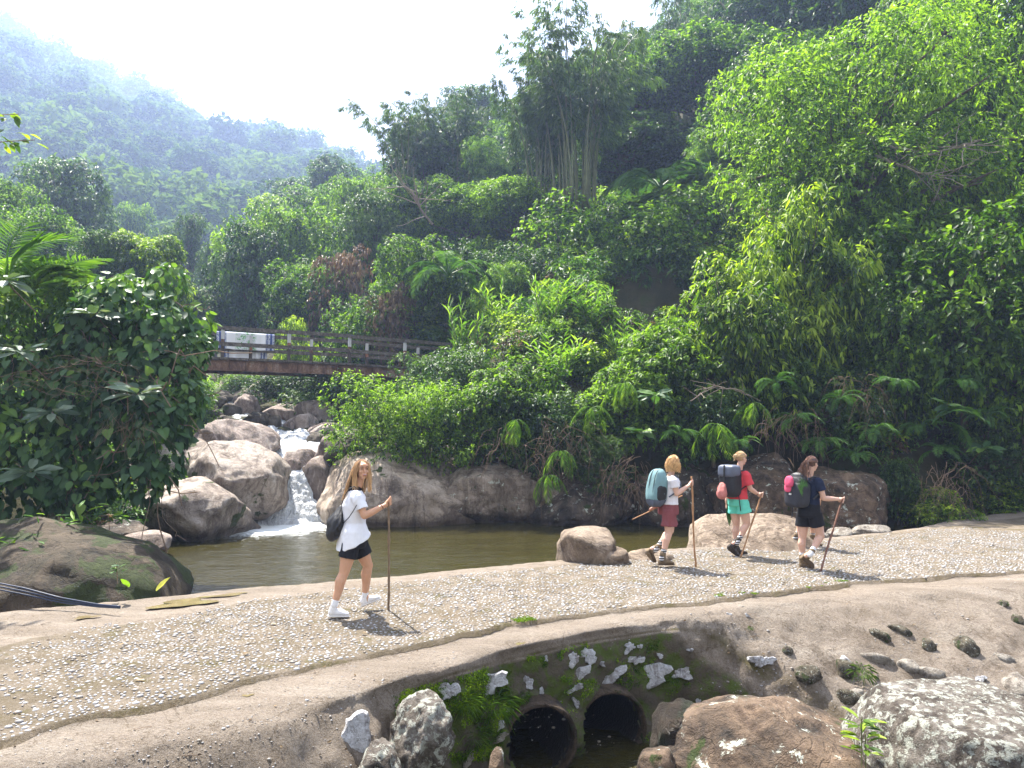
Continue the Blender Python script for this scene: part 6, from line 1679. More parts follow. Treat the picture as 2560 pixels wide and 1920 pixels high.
def hand_prims(wrist, tip_dir, stick_c, stick_ax, thumb_side):
    """palm, four curled fingers and a thumb closed round a stick"""
    ps = []
    d = norm(np.asarray(tip_dir, float)); sa = norm(np.asarray(stick_ax, float))
    palm = stick_c - d * .030
    ps.append(cap(wrist, .025, wrist + (palm - wrist) * .6, .028, flat=.8))
    q = norm(np.cross(sa, d)) * thumb_side
    ps.append(ell(palm + q * .012, (.034, .020, .042), np.stack([d, norm(np.cross(sa, d)), sa])))
    for i in range(4):
        off = sa * (.033 - .021 * i); rr = .0098 - .0007 * (i == 3)
        R_ = .024
        c = stick_c + off
        p_ = [c + q * R_ - d * .008, c + q * R_ * .75 + d * .020, c - q * R_ * .45 + d * .022, c - q * R_ * .95 + d * .002]
        ps += [cap(p_[0], rr, p_[1], rr, 8), cap(p_[1], rr, p_[2], rr * .95, 8), cap(p_[2], rr * .95, p_[3], rr * .9, 8)]
    t0 = palm - q * .012 + sa * .02; t1 = stick_c - q * .022 + sa * .040 - d * .006; t2 = stick_c - q * .010 + sa * .058 + d * .014
    ps += [cap(t0, .013, t1, .011, 8), cap(t1, .011, t2, .0095, 8)]
    return ps

def head_prims(H, fd, u, s=1.0):
    r = norm(np.cross(fd, u)); A = np.stack([r, fd, u])
    e = lambda a, b, c: H + r * a * s + fd * b * s + u * c * s
    ps = [ell(e(0, -.008, .028), (.076 * s, .094 * s, .088 * s), A), ell(e(0, .022, -.035), (.058 * s, .062 * s, .072 * s), A),
          ell(e(0, .055, -.088), (.024 * s, .020 * s, .020 * s), A), cap(e(0, .084, .008), .008 * s, e(0, .104, -.022), .0125 * s, 10),
          ell(e(0, .075, .045), (.052 * s, .020 * s, .030 * s), A), ell(e(0, .082, -.055), (.026 * s, .010 * s, .012 * s), A)]
    for k in (-1, 1):
        ps.append(ell(e(k * .036, .062, -.022), (.022 * s, .020 * s, .020 * s), A))
        ps.append(ell(e(k * .079, -.004, -.008), (.009 * s, .018 * s, .030 * s), A))
    return ps

def face_parts(H, fd, u, root, smile=True):
    r = norm(np.cross(fd, u)); A = np.stack([r, fd, u]); org = np.array(root.location)
    e = lambda a, b, c: H + r * a + fd * b + u * c
    for k in (-1, 1):
        v, f = ell(e(k * .031, .0775, .010), (.0095, .007, .0048), A)
        ey = link('eye', new_mesh('eye', v - org, f, M['eye_white'], shade=True), root)
        v, f = ell(e(k * .031, .085, .010), (.006, .003, .006), A)
        link('iris', new_mesh('iris', v - org, f, M['eye_dark'], shade=True), ey)
        v, f = cap(e(k * .018, .092, .030), .0035, e(k * .046, .079, .032), .0028, 8)
        link('eyebrow', new_mesh('eyebrow', v - org, f, M['hair_brown'], np.full(len(v), .4)), root)
    v, f = ell(e(0, .088, -.056), (.026, .008, .009), A)
    mo = link('mouth', new_mesh('mouth', v - org, f, M['lip'], shade=True), root)
    if smile:
        v, f = ell(e(0, .0935, -.0555), (.020, .004, .0048), A)
        link('teeth', new_mesh('teeth', v - org, f, M['teeth'], shade=True), mo)

def hair(root, H, fd, u, body_f, kind, mat, seed, L=.35):
    rng = np.random.default_rng(seed); r = norm(np.cross(fd, u)); mb = MB()
    back = -np.asarray(body_f)
    cen = H + u * .03 - fd * .012
    A = np.stack([r, fd, u])
    v, f = ell(cen, (.081, .092, .086), A); 
    w = fbm(v * 30, 2, seed); v = v + norm(v - cen) * (w * .003)[:, None]
    mb.add(v, f, .35 + .0 * w)
    knot = H - fd * .105 + u * .035
    N_ = dict(long=300, bob=280, bun=170, pony=170)[kind]
    for i in range(N_):
        az = rng.uniform(-2.45, 2.45) if kind in ('long', 'bob') else rng.uniform(-2.5, 2.5)
        el_ = rng.uniform(.0, 1.45)
        # azimuth measured from straight back
        d = -fd * math.cos(az) * math.cos(el_) + r * math.sin(az) * math.cos(el_) + u * math.sin(el_)
        s0 = cen + (r * (d @ r) * .083 + fd * (d @ fd) * .094 + u * (d @ u) * .09)
        tint = np.clip(rng.normal(.5, .22), 0, 1)
        if kind in ('long', 'bob'):
            hz_ = norm(d - u * (d @ u) + back * .15)
            top = cen + u * .088 + fd * .02 + r * rng.uniform(-.02, .02)
            s1 = cen + hz_ * .094 * (1 + .05 * rng.normal()) - u * .01
            Ln = L * rng.uniform(.75, 1.05)
            s2 = s1 - UPV * Ln * .5 + back * .045 * (kind == 'long') + hz_ * (.02 if kind == 'bob' else .012)
            s3 = s1 - UPV * Ln + back * (.085 if kind == 'long' else -.01) * (Ln / .3) + hz_ * (.0 if kind == 'bob' else .012)
            if kind == 'long' and math.cos(az) < .1: s3 = s1 - UPV * Ln * .8 + hz_ * .005; s2 = s1 - UPV * Ln * .4
            ctl = np.array([top, s0 if el_ > .4 else (s0 + top) / 2 + hz_ * .03, s1, s2, s3])
        elif kind in ('bun', 'pony'):
            ctl = np.array([s0, cen + norm(d * .7 - fd * .4) * .094, cen + norm(d * .3 - fd) * .098, knot + rng.normal(0, .012, 3)])
        t = np.linspace(0, 1, 13); tc = np.linspace(0, 1, len(ctl))
        p = np.stack([np.interp(t, tc, ctl[:, j]) for j in range(3)], 1)
        for _ in range(2): p[1:-1] = (p[:-2] + 2 * p[1:-1] + p[2:]) / 4
        amp = dict(long=.009, bob=.017, bun=.002, pony=.002)[kind]
        ph = rng.uniform(0, 6.28, 3)
        fr = dict(long=11, bob=19, bun=8, pony=8)[kind]
        p += amp * t[:, None] * np.stack([np.sin(fr * t + ph[0]), np.sin(fr * t * .9 + ph[1]), .5 * np.sin(fr * t * 1.1 + ph[2])], 1)
        mb.tube(p, np.linspace(.0055, .0022, 13), 4, tint=np.repeat(np.clip(tint + .3 * (t - .4), 0, 1), 4))
    if kind in ('bun', 'pony'):
        for i in range(130 if kind == 'pony' else 80):
            t = np.linspace(0, 1, 11); tint = np.clip(rng.normal(.5, .25), 0, 1)
            if kind == 'pony':
                o_ = rng.normal(0, .022, 3); Ln = .23 * rng.uniform(.7, 1.1)
                p = knot + o_ * .4 + back * (.075 * t[:, None] ** .6) + UPV * (.03 * np.sin(t * 3)[:, None] * .8 - Ln * t[:, None] ** 1.5) + o_ * 1.3 * t[:, None]
                p += .012 * t[:, None] * np.sin(9 * t[:, None] + rng.uniform(0, 6, 3))
            else:
                a0 = rng.uniform(0, 6.28); nrm_ = norm(rng.normal(size=3)); e1 = norm(np.cross(nrm_, UPV)); e2 = np.cross(nrm_, e1)
                rr = rng.uniform(.02, .042)
                p = knot + back * .015 + rr * (np.cos(a0 + t * 4)[:, None] * e1 + np.sin(a0 + t * 4)[:, None] * e2)
                if i % 9 == 0: p = knot + back * .02 + (back * .03 - UPV * .06) * t[:, None] + rng.normal(0, .012, 3) * t[:, None]
            mb.tube(p, np.linspace(.005, .0018, 11), 4, tint=tint)
    V_ = np.concatenate(mb.v) - np.array(root.location)
    o = link('hair', new_mesh('hair', V_, mb.f, M[mat], np.concatenate(mb.t)), root)
    return o

def shoe(root, heel, toe, ankle, kind, up=UPV):
    d = norm(toe - heel); L = np.linalg.norm(toe - heel)
    sd = norm(np.cross(d, up)); nn_ = np.cross(sd, d)
    boot = kind != 'sneaker'
    mats = {'sneaker': ('shoe_white', 'sole_white'), 'brown': ('boot_brown', 'sole_dark'), 'dark': ('boot_dark', 'boot_dark')}[kind]
    h = .018 if not boot else .02
    def st(t, w, hh, z): c = heel + d * L * t + nn_ * (z); return (c, sd * w, nn_ * hh)
    prims = [loft([(heel + d * L * a + nn_ * b, d * 0 + sd * w, nn_ * hh) for a, b, w, hh in [(.0, .045, .012, .02), (.02, .052, .030, .034), (.12, .056, .036, .042), (.35, .056, .036, .045), (.6, .048, .041, .033), (.8, .040, .044, .024), (.94, .036, .033, .018), (1.0, .032, .012, .008)]])]
    a0 = heel + d * L * .20 + nn_ * .06
    if boot:
        prims.append(cap(a0, .047, a0 + (ankle - a0) * .85 + norm(ankle - a0) * .03, .045))
        prims.append(cap(a0 + d * .05 - nn_ * .005, .034, a0 + (ankle - a0) * .6 + d * .02, .036))
    else:
        prims.append(cap(a0 - nn_ * .01, .040, a0 + (ankle - a0) * .35, .041))
    s = fuse('shoe' if not boot else 'boot', prims, .006, mats[0], root, 2)
    sole = [loft([(heel + d * L * a + nn_ * .012, sd * w, nn_ * .014) for a, w in [(-.02, .014), (.0, .030), (.1, .039), (.35, .037), (.62, .045), (.82, .048), (.96, .036), (1.02, .014)]])]
    so = fuse('sole', sole, .006, mats[1], None, 1)
    so.parent = s
    co = np.empty(len(so.data.vertices) * 3, np.float32); so.data.vertices.foreach_get('co', co)
    so.data.vertices.foreach_set('co', (co.reshape(-1, 3) - np.array(root.location)).astype(np.float32).ravel()); so.data.update()
    lc = MB()
    for k in range(4):
        c = heel + d * L * (.38 + .09 * k) + nn_ * (.098 - .011 * k)
        lc.tube([c - sd * .020 + d * .005, c + nn_ * .004, c + sd * .020 + d * .005], .003, 4)
    lm = new_mesh('laces', np.concatenate(lc.v) - np.array(root.location), lc.f, M['lace' if boot else 'sole_white'])
    link('laces', lm, s)
    return s

def limb_leg(hip, knee, ankle, k=1.0, back=None):
    b = norm(back) if back is not None else np.zeros(3)
    calf = knee + (ankle - knee) * .30 + b * .012
    mid = hip + (knee - hip) * .5
    return [cap(hip, .092 * k, mid, .079 * k), cap(mid, .079 * k, knee, .055 * k), ell(knee - b * .012, (.046 * k, .046 * k, .058 * k)), cap(knee, .052 * k, calf, .058 * k), cap(calf, .058 * k, knee + (ankle - knee) * .62, .046 * k), cap(knee + (ankle - knee) * .62, .046 * k, ankle, .034 * k)]

def stick(name, label, top, bot, mat, seed, r=.014, tip=None):
    rng = np.random.default_rng(seed)
    top, bot = np.asarray(top, float), np.asarray(bot, float)
    t = np.linspace(0, 1, 26)[:, None]
    p = top * (1 - t) + bot * t
    p[1:-1] += fbm(p[1:-1] * 4 + seed, 2, seed)[:, None] * np.array([.008, .004, 0])
    v, f = tube(p, r * (1 + .12 * rng.normal(size=26)), 8)
    base = bot.copy()
    o = link(name, new_mesh(name, v - base, f, M[mat], shade=True)); o.location = base
    return tag(o, label, 'walking stick')

Fw = np.array([RA[0], RA[1], 0]); Rt = np.array([RA[1], -RA[0], 0])
def build_person(S):
    Y0 = S['Y']; J = lambda k: P(*S[k][:2], Y0 + (S[k][2] if len(S[k]) > 2 else 0))
    base = P(*S['base'], Y0); base[2] = 0.0
    root = thing('person', S['label'], 'person', base, 0, None)
    f = norm(np.array(S.get('fwd', Fw), float)); rt = norm(np.cross(f, UPV))
    nb, ch, wa, hp = J('neck'), J('chest'), J('waist'), J('hips')
    H = J('head'); fd = norm(np.array(S['face'], float)); u = norm(UPV - fd * fd[2] * .9)
    k = S.get('k', 1.0)
    def ring(c, a, b): return (c, f * a * k, rt * b * k)
    sh = nb - UPV * .055 * k
    torso = [ring(nb - UPV * .01, .045, .06), ring(sh + UPV * .01, .065, .14), ring(sh - UPV * .03, .085, .168), ring(ch, .105, .158), ring((ch + wa) / 2, .098, .142), ring(wa, .092, .130), ring((wa + hp) / 2, .105, .150), ring(hp, .118, .168), ring(hp - UPV * .07 * k, .105, .155), ring(hp - UPV * .10 * k, .06, .10)]
    prims = [loft(torso, 22), cap(nb - UPV * .04, .054 * k, H - u * .06 - fd * .015, .047 * k)]
    prims += head_prims(H, fd, u, S.get('hs', 1.0))
    for s in 'rl':
        prims += limb_leg(J(s + 'hip'), J(s + 'knee'), J(s + 'ankle'), k * S.get('legk', 1.0), -f)
        A_, E_, W_ = J(s + 'shoulder'), J(s + 'elbow'), J(s + 'wrist')
        prims += [cap(A_, .049 * k, (A_ + E_) / 2, .044 * k), cap((A_ + E_) / 2, .044 * k, E_, .038 * k), cap(E_, .038 * k, E_ + (W_ - E_) * .35, .040 * k), cap(E_ + (W_ - E_) * .35, .040 * k, W_, .025 * k)]
        hd = J(s + 'hand')
        prims += hand_prims(W_, hd - W_, hd, S.get(s + 'stick', UPV), 1 if s == 'r' else -1)
        ank = J(s + 'ankle'); he, to = J(s + 'heel'), J(s + 'toe')
        prims += [cap(ank, .034, he + (to - he) * .25 + UPV * .05, .032)]
    fuse('body', prims, .0062, S['skin'], root, 3)
    if S.get('hidden'): pass
    face_parts(H, fd, u, root)
    hair(root, H, fd, u, f, S['hair'], S['hairmat'], S['seed'], S.get('hairL', .35))
    # shirt: torso shell with sleeves
    g = 1 + .012 / .1
    hem = hp - UPV * S.get('hem', .02)
    ts_ = [ring(nb - UPV * .012, .062, .085), ring(sh + UPV * .015, .080, .160), ring(sh - UPV * .03, .103, .186), ring(ch, .122, .176), ring((ch + wa) / 2, .118, .162), ring(wa, .116, .156), ring((wa + hp) / 2, .125, .170), ring(hem + UPV * .01, .134, .184), ring(hem, .134, .184)]
    if S.get('hemtilt'): ts_[-2:] = [(hem + UPV * .02 - f * .005, f * .178 + UPV * .09, rt * .232), (hem + UPV * .008 - f * .005, f * .18 + UPV * .09, rt * .234)]; ts_[-3] = ((wa + hp) / 2, f * .15, rt * .205)
    if S.get('tight'): ts_ = [(c, a * .93, b * .93) for c, a, b in ts_]
    pr = [loft(ts_, 26)]
    for s in 'rl':
        A_, E_ = J(s + 'shoulder'), J(s + 'elbow')
        L_ = S.get('sleeve', .58); w = S.get('slw', .068) * k
        dd_ = norm(E_ - A_); e1 = norm(np.cross(dd_, UPV + .01)); e2 = np.cross(dd_, e1); pe = A_ + (E_ - A_) * L_
        pr.append(cap(A_ - dd_ * .01 + (ch - A_) * .08, .066 * k, A_ + (E_ - A_) * .12, .066 * k))
        pr.append(loft([(A_, e1 * .064 * k, e2 * .064 * k), ((A_ + pe) / 2, e1 * .064 * k, e2 * .064 * k), (pe - dd_ * .004, e1 * w, e2 * w), (pe, e1 * w, e2 * w)]))
    fuse('shirt', pr, .008, S['shirt'], root, 2, .006 if not S.get('tight') else .003, 8, S['seed'])
    if S.get('collar'):
        q = nb + UPV * .02
        pr = [loft([(q - UPV * .05, f * .075, rt * .088), (q - UPV * .02 + f * .006, f * .072, rt * .08), (q + UPV * .012, f * .062, rt * .068), (q + UPV * .014, f * .060, rt * .066)]), cap(q - UPV * .03 + f * .07, .014, q - UPV * .16 + f * .125, .008)]
        fuse('collar', pr, .007, 'black_cloth', root, 1)
    # shorts
    wt_ = wa * .45 + hp * .55
    pr = [loft([ring(wt_ + UPV * .02, .118, .158), ring(wt_ - UPV * .01, .121, .165), ring(hp, .134, .184), ring(hp - UPV * .08 * k, .132, .182), ring(hp - UPV * .10 * k, .11, .16)], 24)]
    for s in 'rl':
        h_, kn = J(s + 'hip'), J(s + 'knee'); dd_ = norm(kn - h_); e1 = norm(np.cross(dd_, rt)); e2 = np.cross(dd_, e1)
        ln = S.get('shortL', .18); w = S.get('shortW', .108) * k
        pr.append(loft([(h_ + UPV * .04, e1 * .10 * k, e2 * .10 * k), (h_ + dd_ * ln * .5, e1 * .104 * k, e2 * .104 * k), (h_ + dd_ * (ln - .004), e1 * w, e2 * w), (h_ + dd_ * ln, e1 * w, e2 * w)]))
    fuse('shorts', pr, .008, S['shorts'], root, 2, .005 if not S.get('tightshorts') else .002, 8, S['seed'] + 1)
    for s in 'rl':
        shoe(root, J(s + 'heel'), J(s + 'toe'), J(s + 'ankle'), S['shoe'], norm(np.array(S.get(s + 'up', (0, 0, 1)), float)))
        a_, kn = J(s + 'ankle'), J(s + 'knee'); dd_ = norm(kn - a_)
        lo, hi = S.get('sock', (-.05, .05))
        fuse('sock', [cap(a_ + dd_ * lo, (.037 if S['shoe'] == 'sneaker' else .040) * k, a_ + dd_ * hi, (.037 if S['shoe'] == 'sneaker' else .042) * k)], .007, S['sockmat'], root, 1)
    return root, J, f, rt

def rounded_box(c, hx, hy, hz, ax, p=3.2, taper=0, bulge=0, sub=4, noise=.0, seed=0):
    v, f = ico(sub)
    w = v / (np.abs(v) ** p).sum(1, keepdims=True) ** (1 / p)
    w[:, 0] *= 1 + taper * w[:, 2]; w[:, 1] *= 1 + bulge * (1 - w[:, 2] ** 2) + taper * w[:, 2]
    if noise: w = w + norm(v) * (fbm(v * 2.6 + seed, 3, seed) * noise)[:, None]
    return (w * np.array([hx, hy, hz])) @ np.asarray(ax) + c, f

def pack_part(name, vf, mat, root, shade=True):
    return link(name, new_mesh(name, vf[0] - np.array(root.location), vf[1], M[mat], shade=shade), root)

def straps(root, nb, ch, wa, f, rt, mat, r=.012):
    for s in (-1, 1):
        sh_ = nb - UPV * .03 + rt * s * .105
        p = [sh_ - f * .10, sh_ + UPV * .028 - f * .03, sh_ + UPV * .026 + f * .03, sh_ - UPV * .06 + f * .105, ch + rt * s * .14 + f * .105, ch + rt * s * .175 + f * .02 - UPV * .07, wa + rt * s * .14 - f * .11]
        t = np.linspace(0, 1, 24); tc = np.linspace(0, 1, len(p)); p = np.array(p)
        q = np.stack([np.interp(t, tc, p[:, j]) for j in range(3)], 1)
        for _ in range(2): q[1:-1] = (q[:-2] + 2 * q[1:-1] + q[2:]) / 4
        v, fc = tube(q, r, 6)
        link('strap', new_mesh('strap', v - np.array(root.location), fc, M[mat]), root)

M['pack_black'] = plain('pack_black', (.016, .016, .019), .55, .35, .25, 14, .5, .01)
M['pack_grey'] = plain('pack_grey', (.035, .035, .042), .75, .25, .2, 14, .5, .01)
M['pack_slate'] = plain('pack_slate', (.085, .10, .14), .75, .25, .15, 14, .4, .01)
M['pack_teal'] = plain('pack_teal', (.16, .27, .29), .8, .2, .10, 14, .5, .01)
M['pack_flap'] = plain('pack_flap', (.10, .115, .16), .45, .4, .12, 14, .3, .01)
M['pink_cloth'] = plain('pink_cloth', (.50, .19, .17), .85, .15, .1, 14, .8, .02)
M['cap_pink'] = plain('cap_pink', (.62, .09, .17), .8, .15, .1, 14, .5, .01)
M['palm_leaf'] = plain('palm_leaf', (.06, .16, .035), .5, .3, .3, 30, .3, .005)
M['scrunchie'] = plain('scrunchie', (.5, .2, .22), .8, .2, .2)
M['bracelet'] = plain('bracelet', (.12, .05, .03), .7, .3, .1)

def band(root, w, e, mat='bracelet', r=.030):
    d = norm(e - w); a = norm(np.cross(d, UPV)); b = np.cross(d, a); t = np.linspace(0, 2 * math.pi, 17)[:, None]
    v, f = tube(w + d * .02 + r * (np.cos(t) * a + np.sin(t) * b), .004, 5, False)
    link('bracelet', new_mesh('bracelet', v - np.array(root.location), f, M[mat]), root)

# --- the smiling hiker in front
S1 = dict(Y=8.45, base=(880, 1532), label='smiling woman in white shirt and black shorts striding with a tall stick, nearest the camera', seed=1,
    head=(905, 1176, .0), face=(.50, -.85, .12), neck=(888, 1223), chest=(884, 1264), waist=(886, 1306), hips=(884, 1346), hs=.96,
    rshoulder=(893, 1242, -.16), relbow=(911, 1290, -.20), rwrist=(959, 1265, -.12), rhand=(973, 1256, -.10),
    lshoulder=(890, 1240, .16), lelbow=(900, 1290, .18), lwrist=(906, 1328, .12), lhand=(908, 1346, .12),
    rhip=(877, 1358, -.08), rknee=(860, 1432, -.12), rankle=(838, 1504, -.17), rheel=(820, 1543, -.18), rtoe=(872, 1542, -.12),
    lhip=(894, 1356, .08), lknee=(920, 1414, .12), lankle=(913, 1484, .16), lheel=(905, 1517, .16), ltoe=(953, 1498, .22), lup=(-.3, 0, 1),
    skin='skin_tan', shirt='white_cloth', shorts='black_cloth', shoe='sneaker', sockmat='sock_white', sock=(-.04, .012), hair='long', hairmat='hair_blonde', hairL=.33,
    hem=.05, hemtilt=True, shortL=.16, shortW=.104, tightshorts=True, collar=True, sleeve=.66)
p1, J, f, rt = build_person(S1)
band(p1, J('rwrist'), J('relbow'))
st_top = P(975.5, 1263, 8.35); hd = J('rhand')
stick('walking_stick', 'straight rough grey brown stick held by the smiling woman in white', hd + np.array([.0, 0, .035]), P(971.5, 1524, 8.62) * np.array([1, 1, 0]) + [0, 0, .003], 'stick', 3, .0135)
c = P(840, 1308, 8.45)
bag = thing('drawstring_bag', 'slack black drawstring bag on the back of the smiling woman', 'bag', c - UPV * .2)
A = np.stack([norm(f * .9 + UPV * -.25), rt, norm(UPV * .95 + f * .28)])
v, fc = ico(5)
tz = v[:, 2]; wv = v.copy(); rad_ = np.clip(1 - .5 * smooth(tz, -.1, 1.0), .1, 1); wv[:, 0] *= rad_; wv[:, 1] *= rad_
fold_ = .05 * np.sin(np.arctan2(v[:, 1], v[:, 0]) * 9 + 2 * tz) * smooth(tz, -.6, .9)
wv[:, :2] *= (1 + fold_ + fbm(v * 2.2, 3, 4) * .09)[:, None]
pack_part('sack', ((wv * np.array([.088, .15, .205])) @ A + c, fc), 'pack_black', bag)
for s, pts in ((1, [P(852, 1272, 8.38), P(862, 1238, 8.3), P(874, 1221, 8.28), P(886, 1216, 8.28), P(893, 1222, 8.27)]), (2, [P(860, 1306, 8.36), P(872, 1294, 8.24), P(884, 1276, 8.2), P(892, 1262, 8.2)]), (3, [P(852, 1272, 8.5), P(865, 1236, 8.6), P(885, 1217, 8.62)])):
    v, fc = tube(np.array(pts), .005, 6); link('cord', new_mesh('cord', v - np.array(bag.location), fc, M['pack_black']), bag)
# printing on the back of the shirt: a column of small dark marks
mk = MB(); rng = np.random.default_rng(3)
for i in range(15):
    z = i / 14; c = P(857 + 8 * z - 2, 1246 + 46 * z, 8.45) - f * .0
    w_ = [.012, .02, .026, .016, .022][i % 5]
    mk.box(c + rt * .03, (.003, w_, .006), np.stack([f, rt, UPV]))

# --- hiker with the teal pack
S2 = dict(Y=11.55, base=(1668, 1410), label='woman with curly blonde hair, white shirt and maroon shorts walking with a stick', seed=2,
    head=(1684, 1157, .0), face=(.86, .50, -.12), neck=(1675, 1189), chest=(1673, 1214), waist=(1671, 1240), hips=(1670, 1270), hs=.98,
    rshoulder=(1684, 1200, -.17), relbow=(1692, 1234, -.18), rwrist=(1719, 1216, -.05), rhand=(1729, 1209, -.03),
    lshoulder=(1668, 1199, .17), lelbow=(1656, 1236, .22), lwrist=(1638, 1263, .16), lhand=(1631, 1271, .14), lstick=(.9, 0, .42),
    rhip=(1673, 1282, -.08), rknee=(1672, 1333, -.10), rankle=(1657, 1386, -.12), rheel=(1645, 1413, -.12), rtoe=(1685, 1413, -.02),
    lhip=(1672, 1280, .08), lknee=(1676, 1326, .10), lankle=(1646, 1366, .02), lheel=(1626, 1373, .0), ltoe=(1641, 1404, .08), lup=(-.8, 0, .55),
    skin='skin_pink', shirt='grey_white_cloth', shorts='maroon_cloth', shoe='brown', sockmat='sock_stripe', sock=(-.07, .085), hair='bob', hairmat='hair_curl', hairL=.155,
    hem=-.06, shortL=.20, shortW=.122, sleeve=.55)
p2, J, f, rt = build_person(S2)
stick('walking_stick', 'tall pale brown stick in the right hand of the curly haired woman', P(1728.6, 1191, 11.52), P(1739, 1423, 11.5) * np.array([1, 1, 0]) + [0, 0, .003], 'stick_pale', 5, .0145)
stick('walking_stick', 'thin stick held level behind the curly haired woman', P(1706, 1239, 11.72), P(1580, 1299, 11.66), 'stick_pale', 6, .0085)
def trek_pack(c, hx, hy, hz, f, rt, tilt=.12): return np.stack([f, rt, norm(UPV + f * tilt)])
c = P(1642, 1219, 11.5)
bp = thing('backpack', 'light teal backpack with navy base on the curly haired woman', 'backpack', c - UPV * .28)
A = trek_pack(c, 0, 0, 0, f, rt)
# teal top, navy base split at one fifth of the height
v, fc = rounded_box(np.zeros(3), .12, .155, .285, np.eye(3), 3.0, -.10, .04, 5, .03, 3)
cenz = v[fc].mean(1)[:, 2]
for nm_, msk, mt in (('bag', cenz > -.17, 'pack_teal'), ('base', cenz <= -.17, 'pack_slate')):
    vv = v * (1.0 if nm_ == 'bag' else 1.015)
    pack_part(nm_, (vv @ A + c, fc[msk]), mt, bp)
for yy, off in ((-.045, .0), (.06, .0)):
    t = np.linspace(-.55, .96, 20); pts = np.stack([-.118 * (1 - np.abs(t) ** 4 * .5), np.full(20, yy) + .02 * t, .285 * t * .97], 1)
    vv, ff = tube(pts @ A + c, .005, 5); link('zip', new_mesh('zip', vv - np.array(bp.location), ff, M['pack_black']), bp)
vf = rounded_box(c + A[1] * .125 - A[2] * .07 - A[0] * .01, .085, .040, .12, A, 4, 0, 0, 4, .03, 8); pack_part('side_pocket', vf, 'pack_black', bp)
straps(bp, J('neck'), J('chest'), J('waist'), f, rt, 'pack_slate')

# --- hiker in red
S3 = dict(Y=12.55, base=(1852, 1386), label='woman with a fair hair bun, red shirt and aqua shorts, middle of the right three', seed=3,
    head=(1853, 1146, .0), face=(.90, .42, .02), neck=(1847, 1175), chest=(1847, 1199), waist=(1846, 1224), hips=(1845, 1250), hs=.98,
    rshoulder=(1866, 1187, -.16), relbow=(1876, 1222, -.17), rwrist=(1894, 1235, -.08), rhand=(1903, 1238, -.06), rstick=(.28, 0, .96),
    lshoulder=(1836, 1186, .17), lelbow=(1824, 1222, .20), lwrist=(1816, 1252, .16), lhand=(1816, 1263, .16),
    rhip=(1857, 1262, -.08), rknee=(1867, 1310, -.08), rankle=(1847, 1349, -.15), rheel=(1828, 1360, -.16), rtoe=(1850, 1388, -.12), rup=(-.8, 0, .55),
    lhip=(1836, 1262, .08), lknee=(1841, 1313, .10), lankle=(1839, 1360, .08), lheel=(1834, 1387, .06), ltoe=(1868, 1386, .12),
    skin='skin_pink', shirt='red_cloth', shorts='aqua_cloth', shoe='dark', sockmat='sock_stripe', sock=(-.07, .09), hair='bun', hairmat='hair_bun',
    hem=-.02, shortL=.13, shortW=.118, sleeve=.72, slw=.078)
p3, J, f, rt = build_person(S3)
band(p3, J('rwrist'), J('relbow'))
stick('walking_stick', 'slanting reddish stick held by the woman in the red shirt', J('rhand') + np.array([.008, 0, .03]), P(1851.6, 1400, 12.3) * np.array([1, 1, 0]) + [0, 0, .003], 'stick_pale', 7, .0145)
c = P(1826, 1204, 12.5)
bp = thing('backpack', 'black backpack with grey flap and pink pouch on the woman in red', 'backpack', c - UPV * .26)
A = trek_pack(c, 0, 0, 0, f, rt, .06)
pack_part('bag', rounded_box(c, .115, .17, .25, A, 4.5, -.03, .02, 5, .02, 4), 'pack_black', bp)
pack_part('flap', rounded_box(c + A[2] * .175 - A[0] * .035, .105, .18, .10, A, 5, 0, 0, 4, .02, 5), 'pack_flap', bp)
mb = MB(); mb.box(c - A[0] * .147 + A[2] * .13, (.004, .016, .14), A); 
link('buckle_strap', new_mesh('buckle_strap', np.concatenate(mb.v) - np.array(bp.location), mb.f, M['pack_black']), bp)
v, fc = rounded_box(c - A[0] * .14 - A[2] * .145 - A[1] * .04, .06, .095, .135, A, 2.2, -.35, 0, 4, .12, 6); pack_part('pouch', (v, fc), 'pink_cloth', bp)
straps(bp, J('neck'), J('chest'), J('waist'), f, rt, 'pack_black')
for q in ((.17, -.10), (.17, .02)):
    a = c - UPV * .2 + A[1] * q[0] + A[0] * (q[1] + .1); v, fc = tube(np.array([a, a - UPV * .12 + f * .02, a - UPV * .26 + f * .04]), .008, 5); link('strap', new_mesh('strap', v - np.array(bp.location), fc, M['pack_black']), bp)
lv = Leaves(); a = J('lhand')
for q in range(3): lv.add(np.array([a + rt * .01 * q]), np.array([[.12 + .06 * q, -.05, -1]]), np.array([[.2, -1, 0.1]]), .36 - .05 * q, .07, .5, True, droop=0)
o = link('palm_leaf', new_mesh('palm_leaf', np.concatenate(lv.v) - a, np.concatenate(lv.f), M['palm_leaf'])); o.location = a
tag(o, 'long green leaf hanging from the left hand of the woman in red', 'leaf')
kn = J('head') + np.array([-.1, -.04, .03])
v, fc = ell(J('head') - norm(np.array(S3['face'])) * .115 + UPV * .03, (.028, .02, .032)); link('hair_clip', new_mesh('hair_clip', v - np.array(p3.location), fc, M['scrunchie'], shade=True), p3)

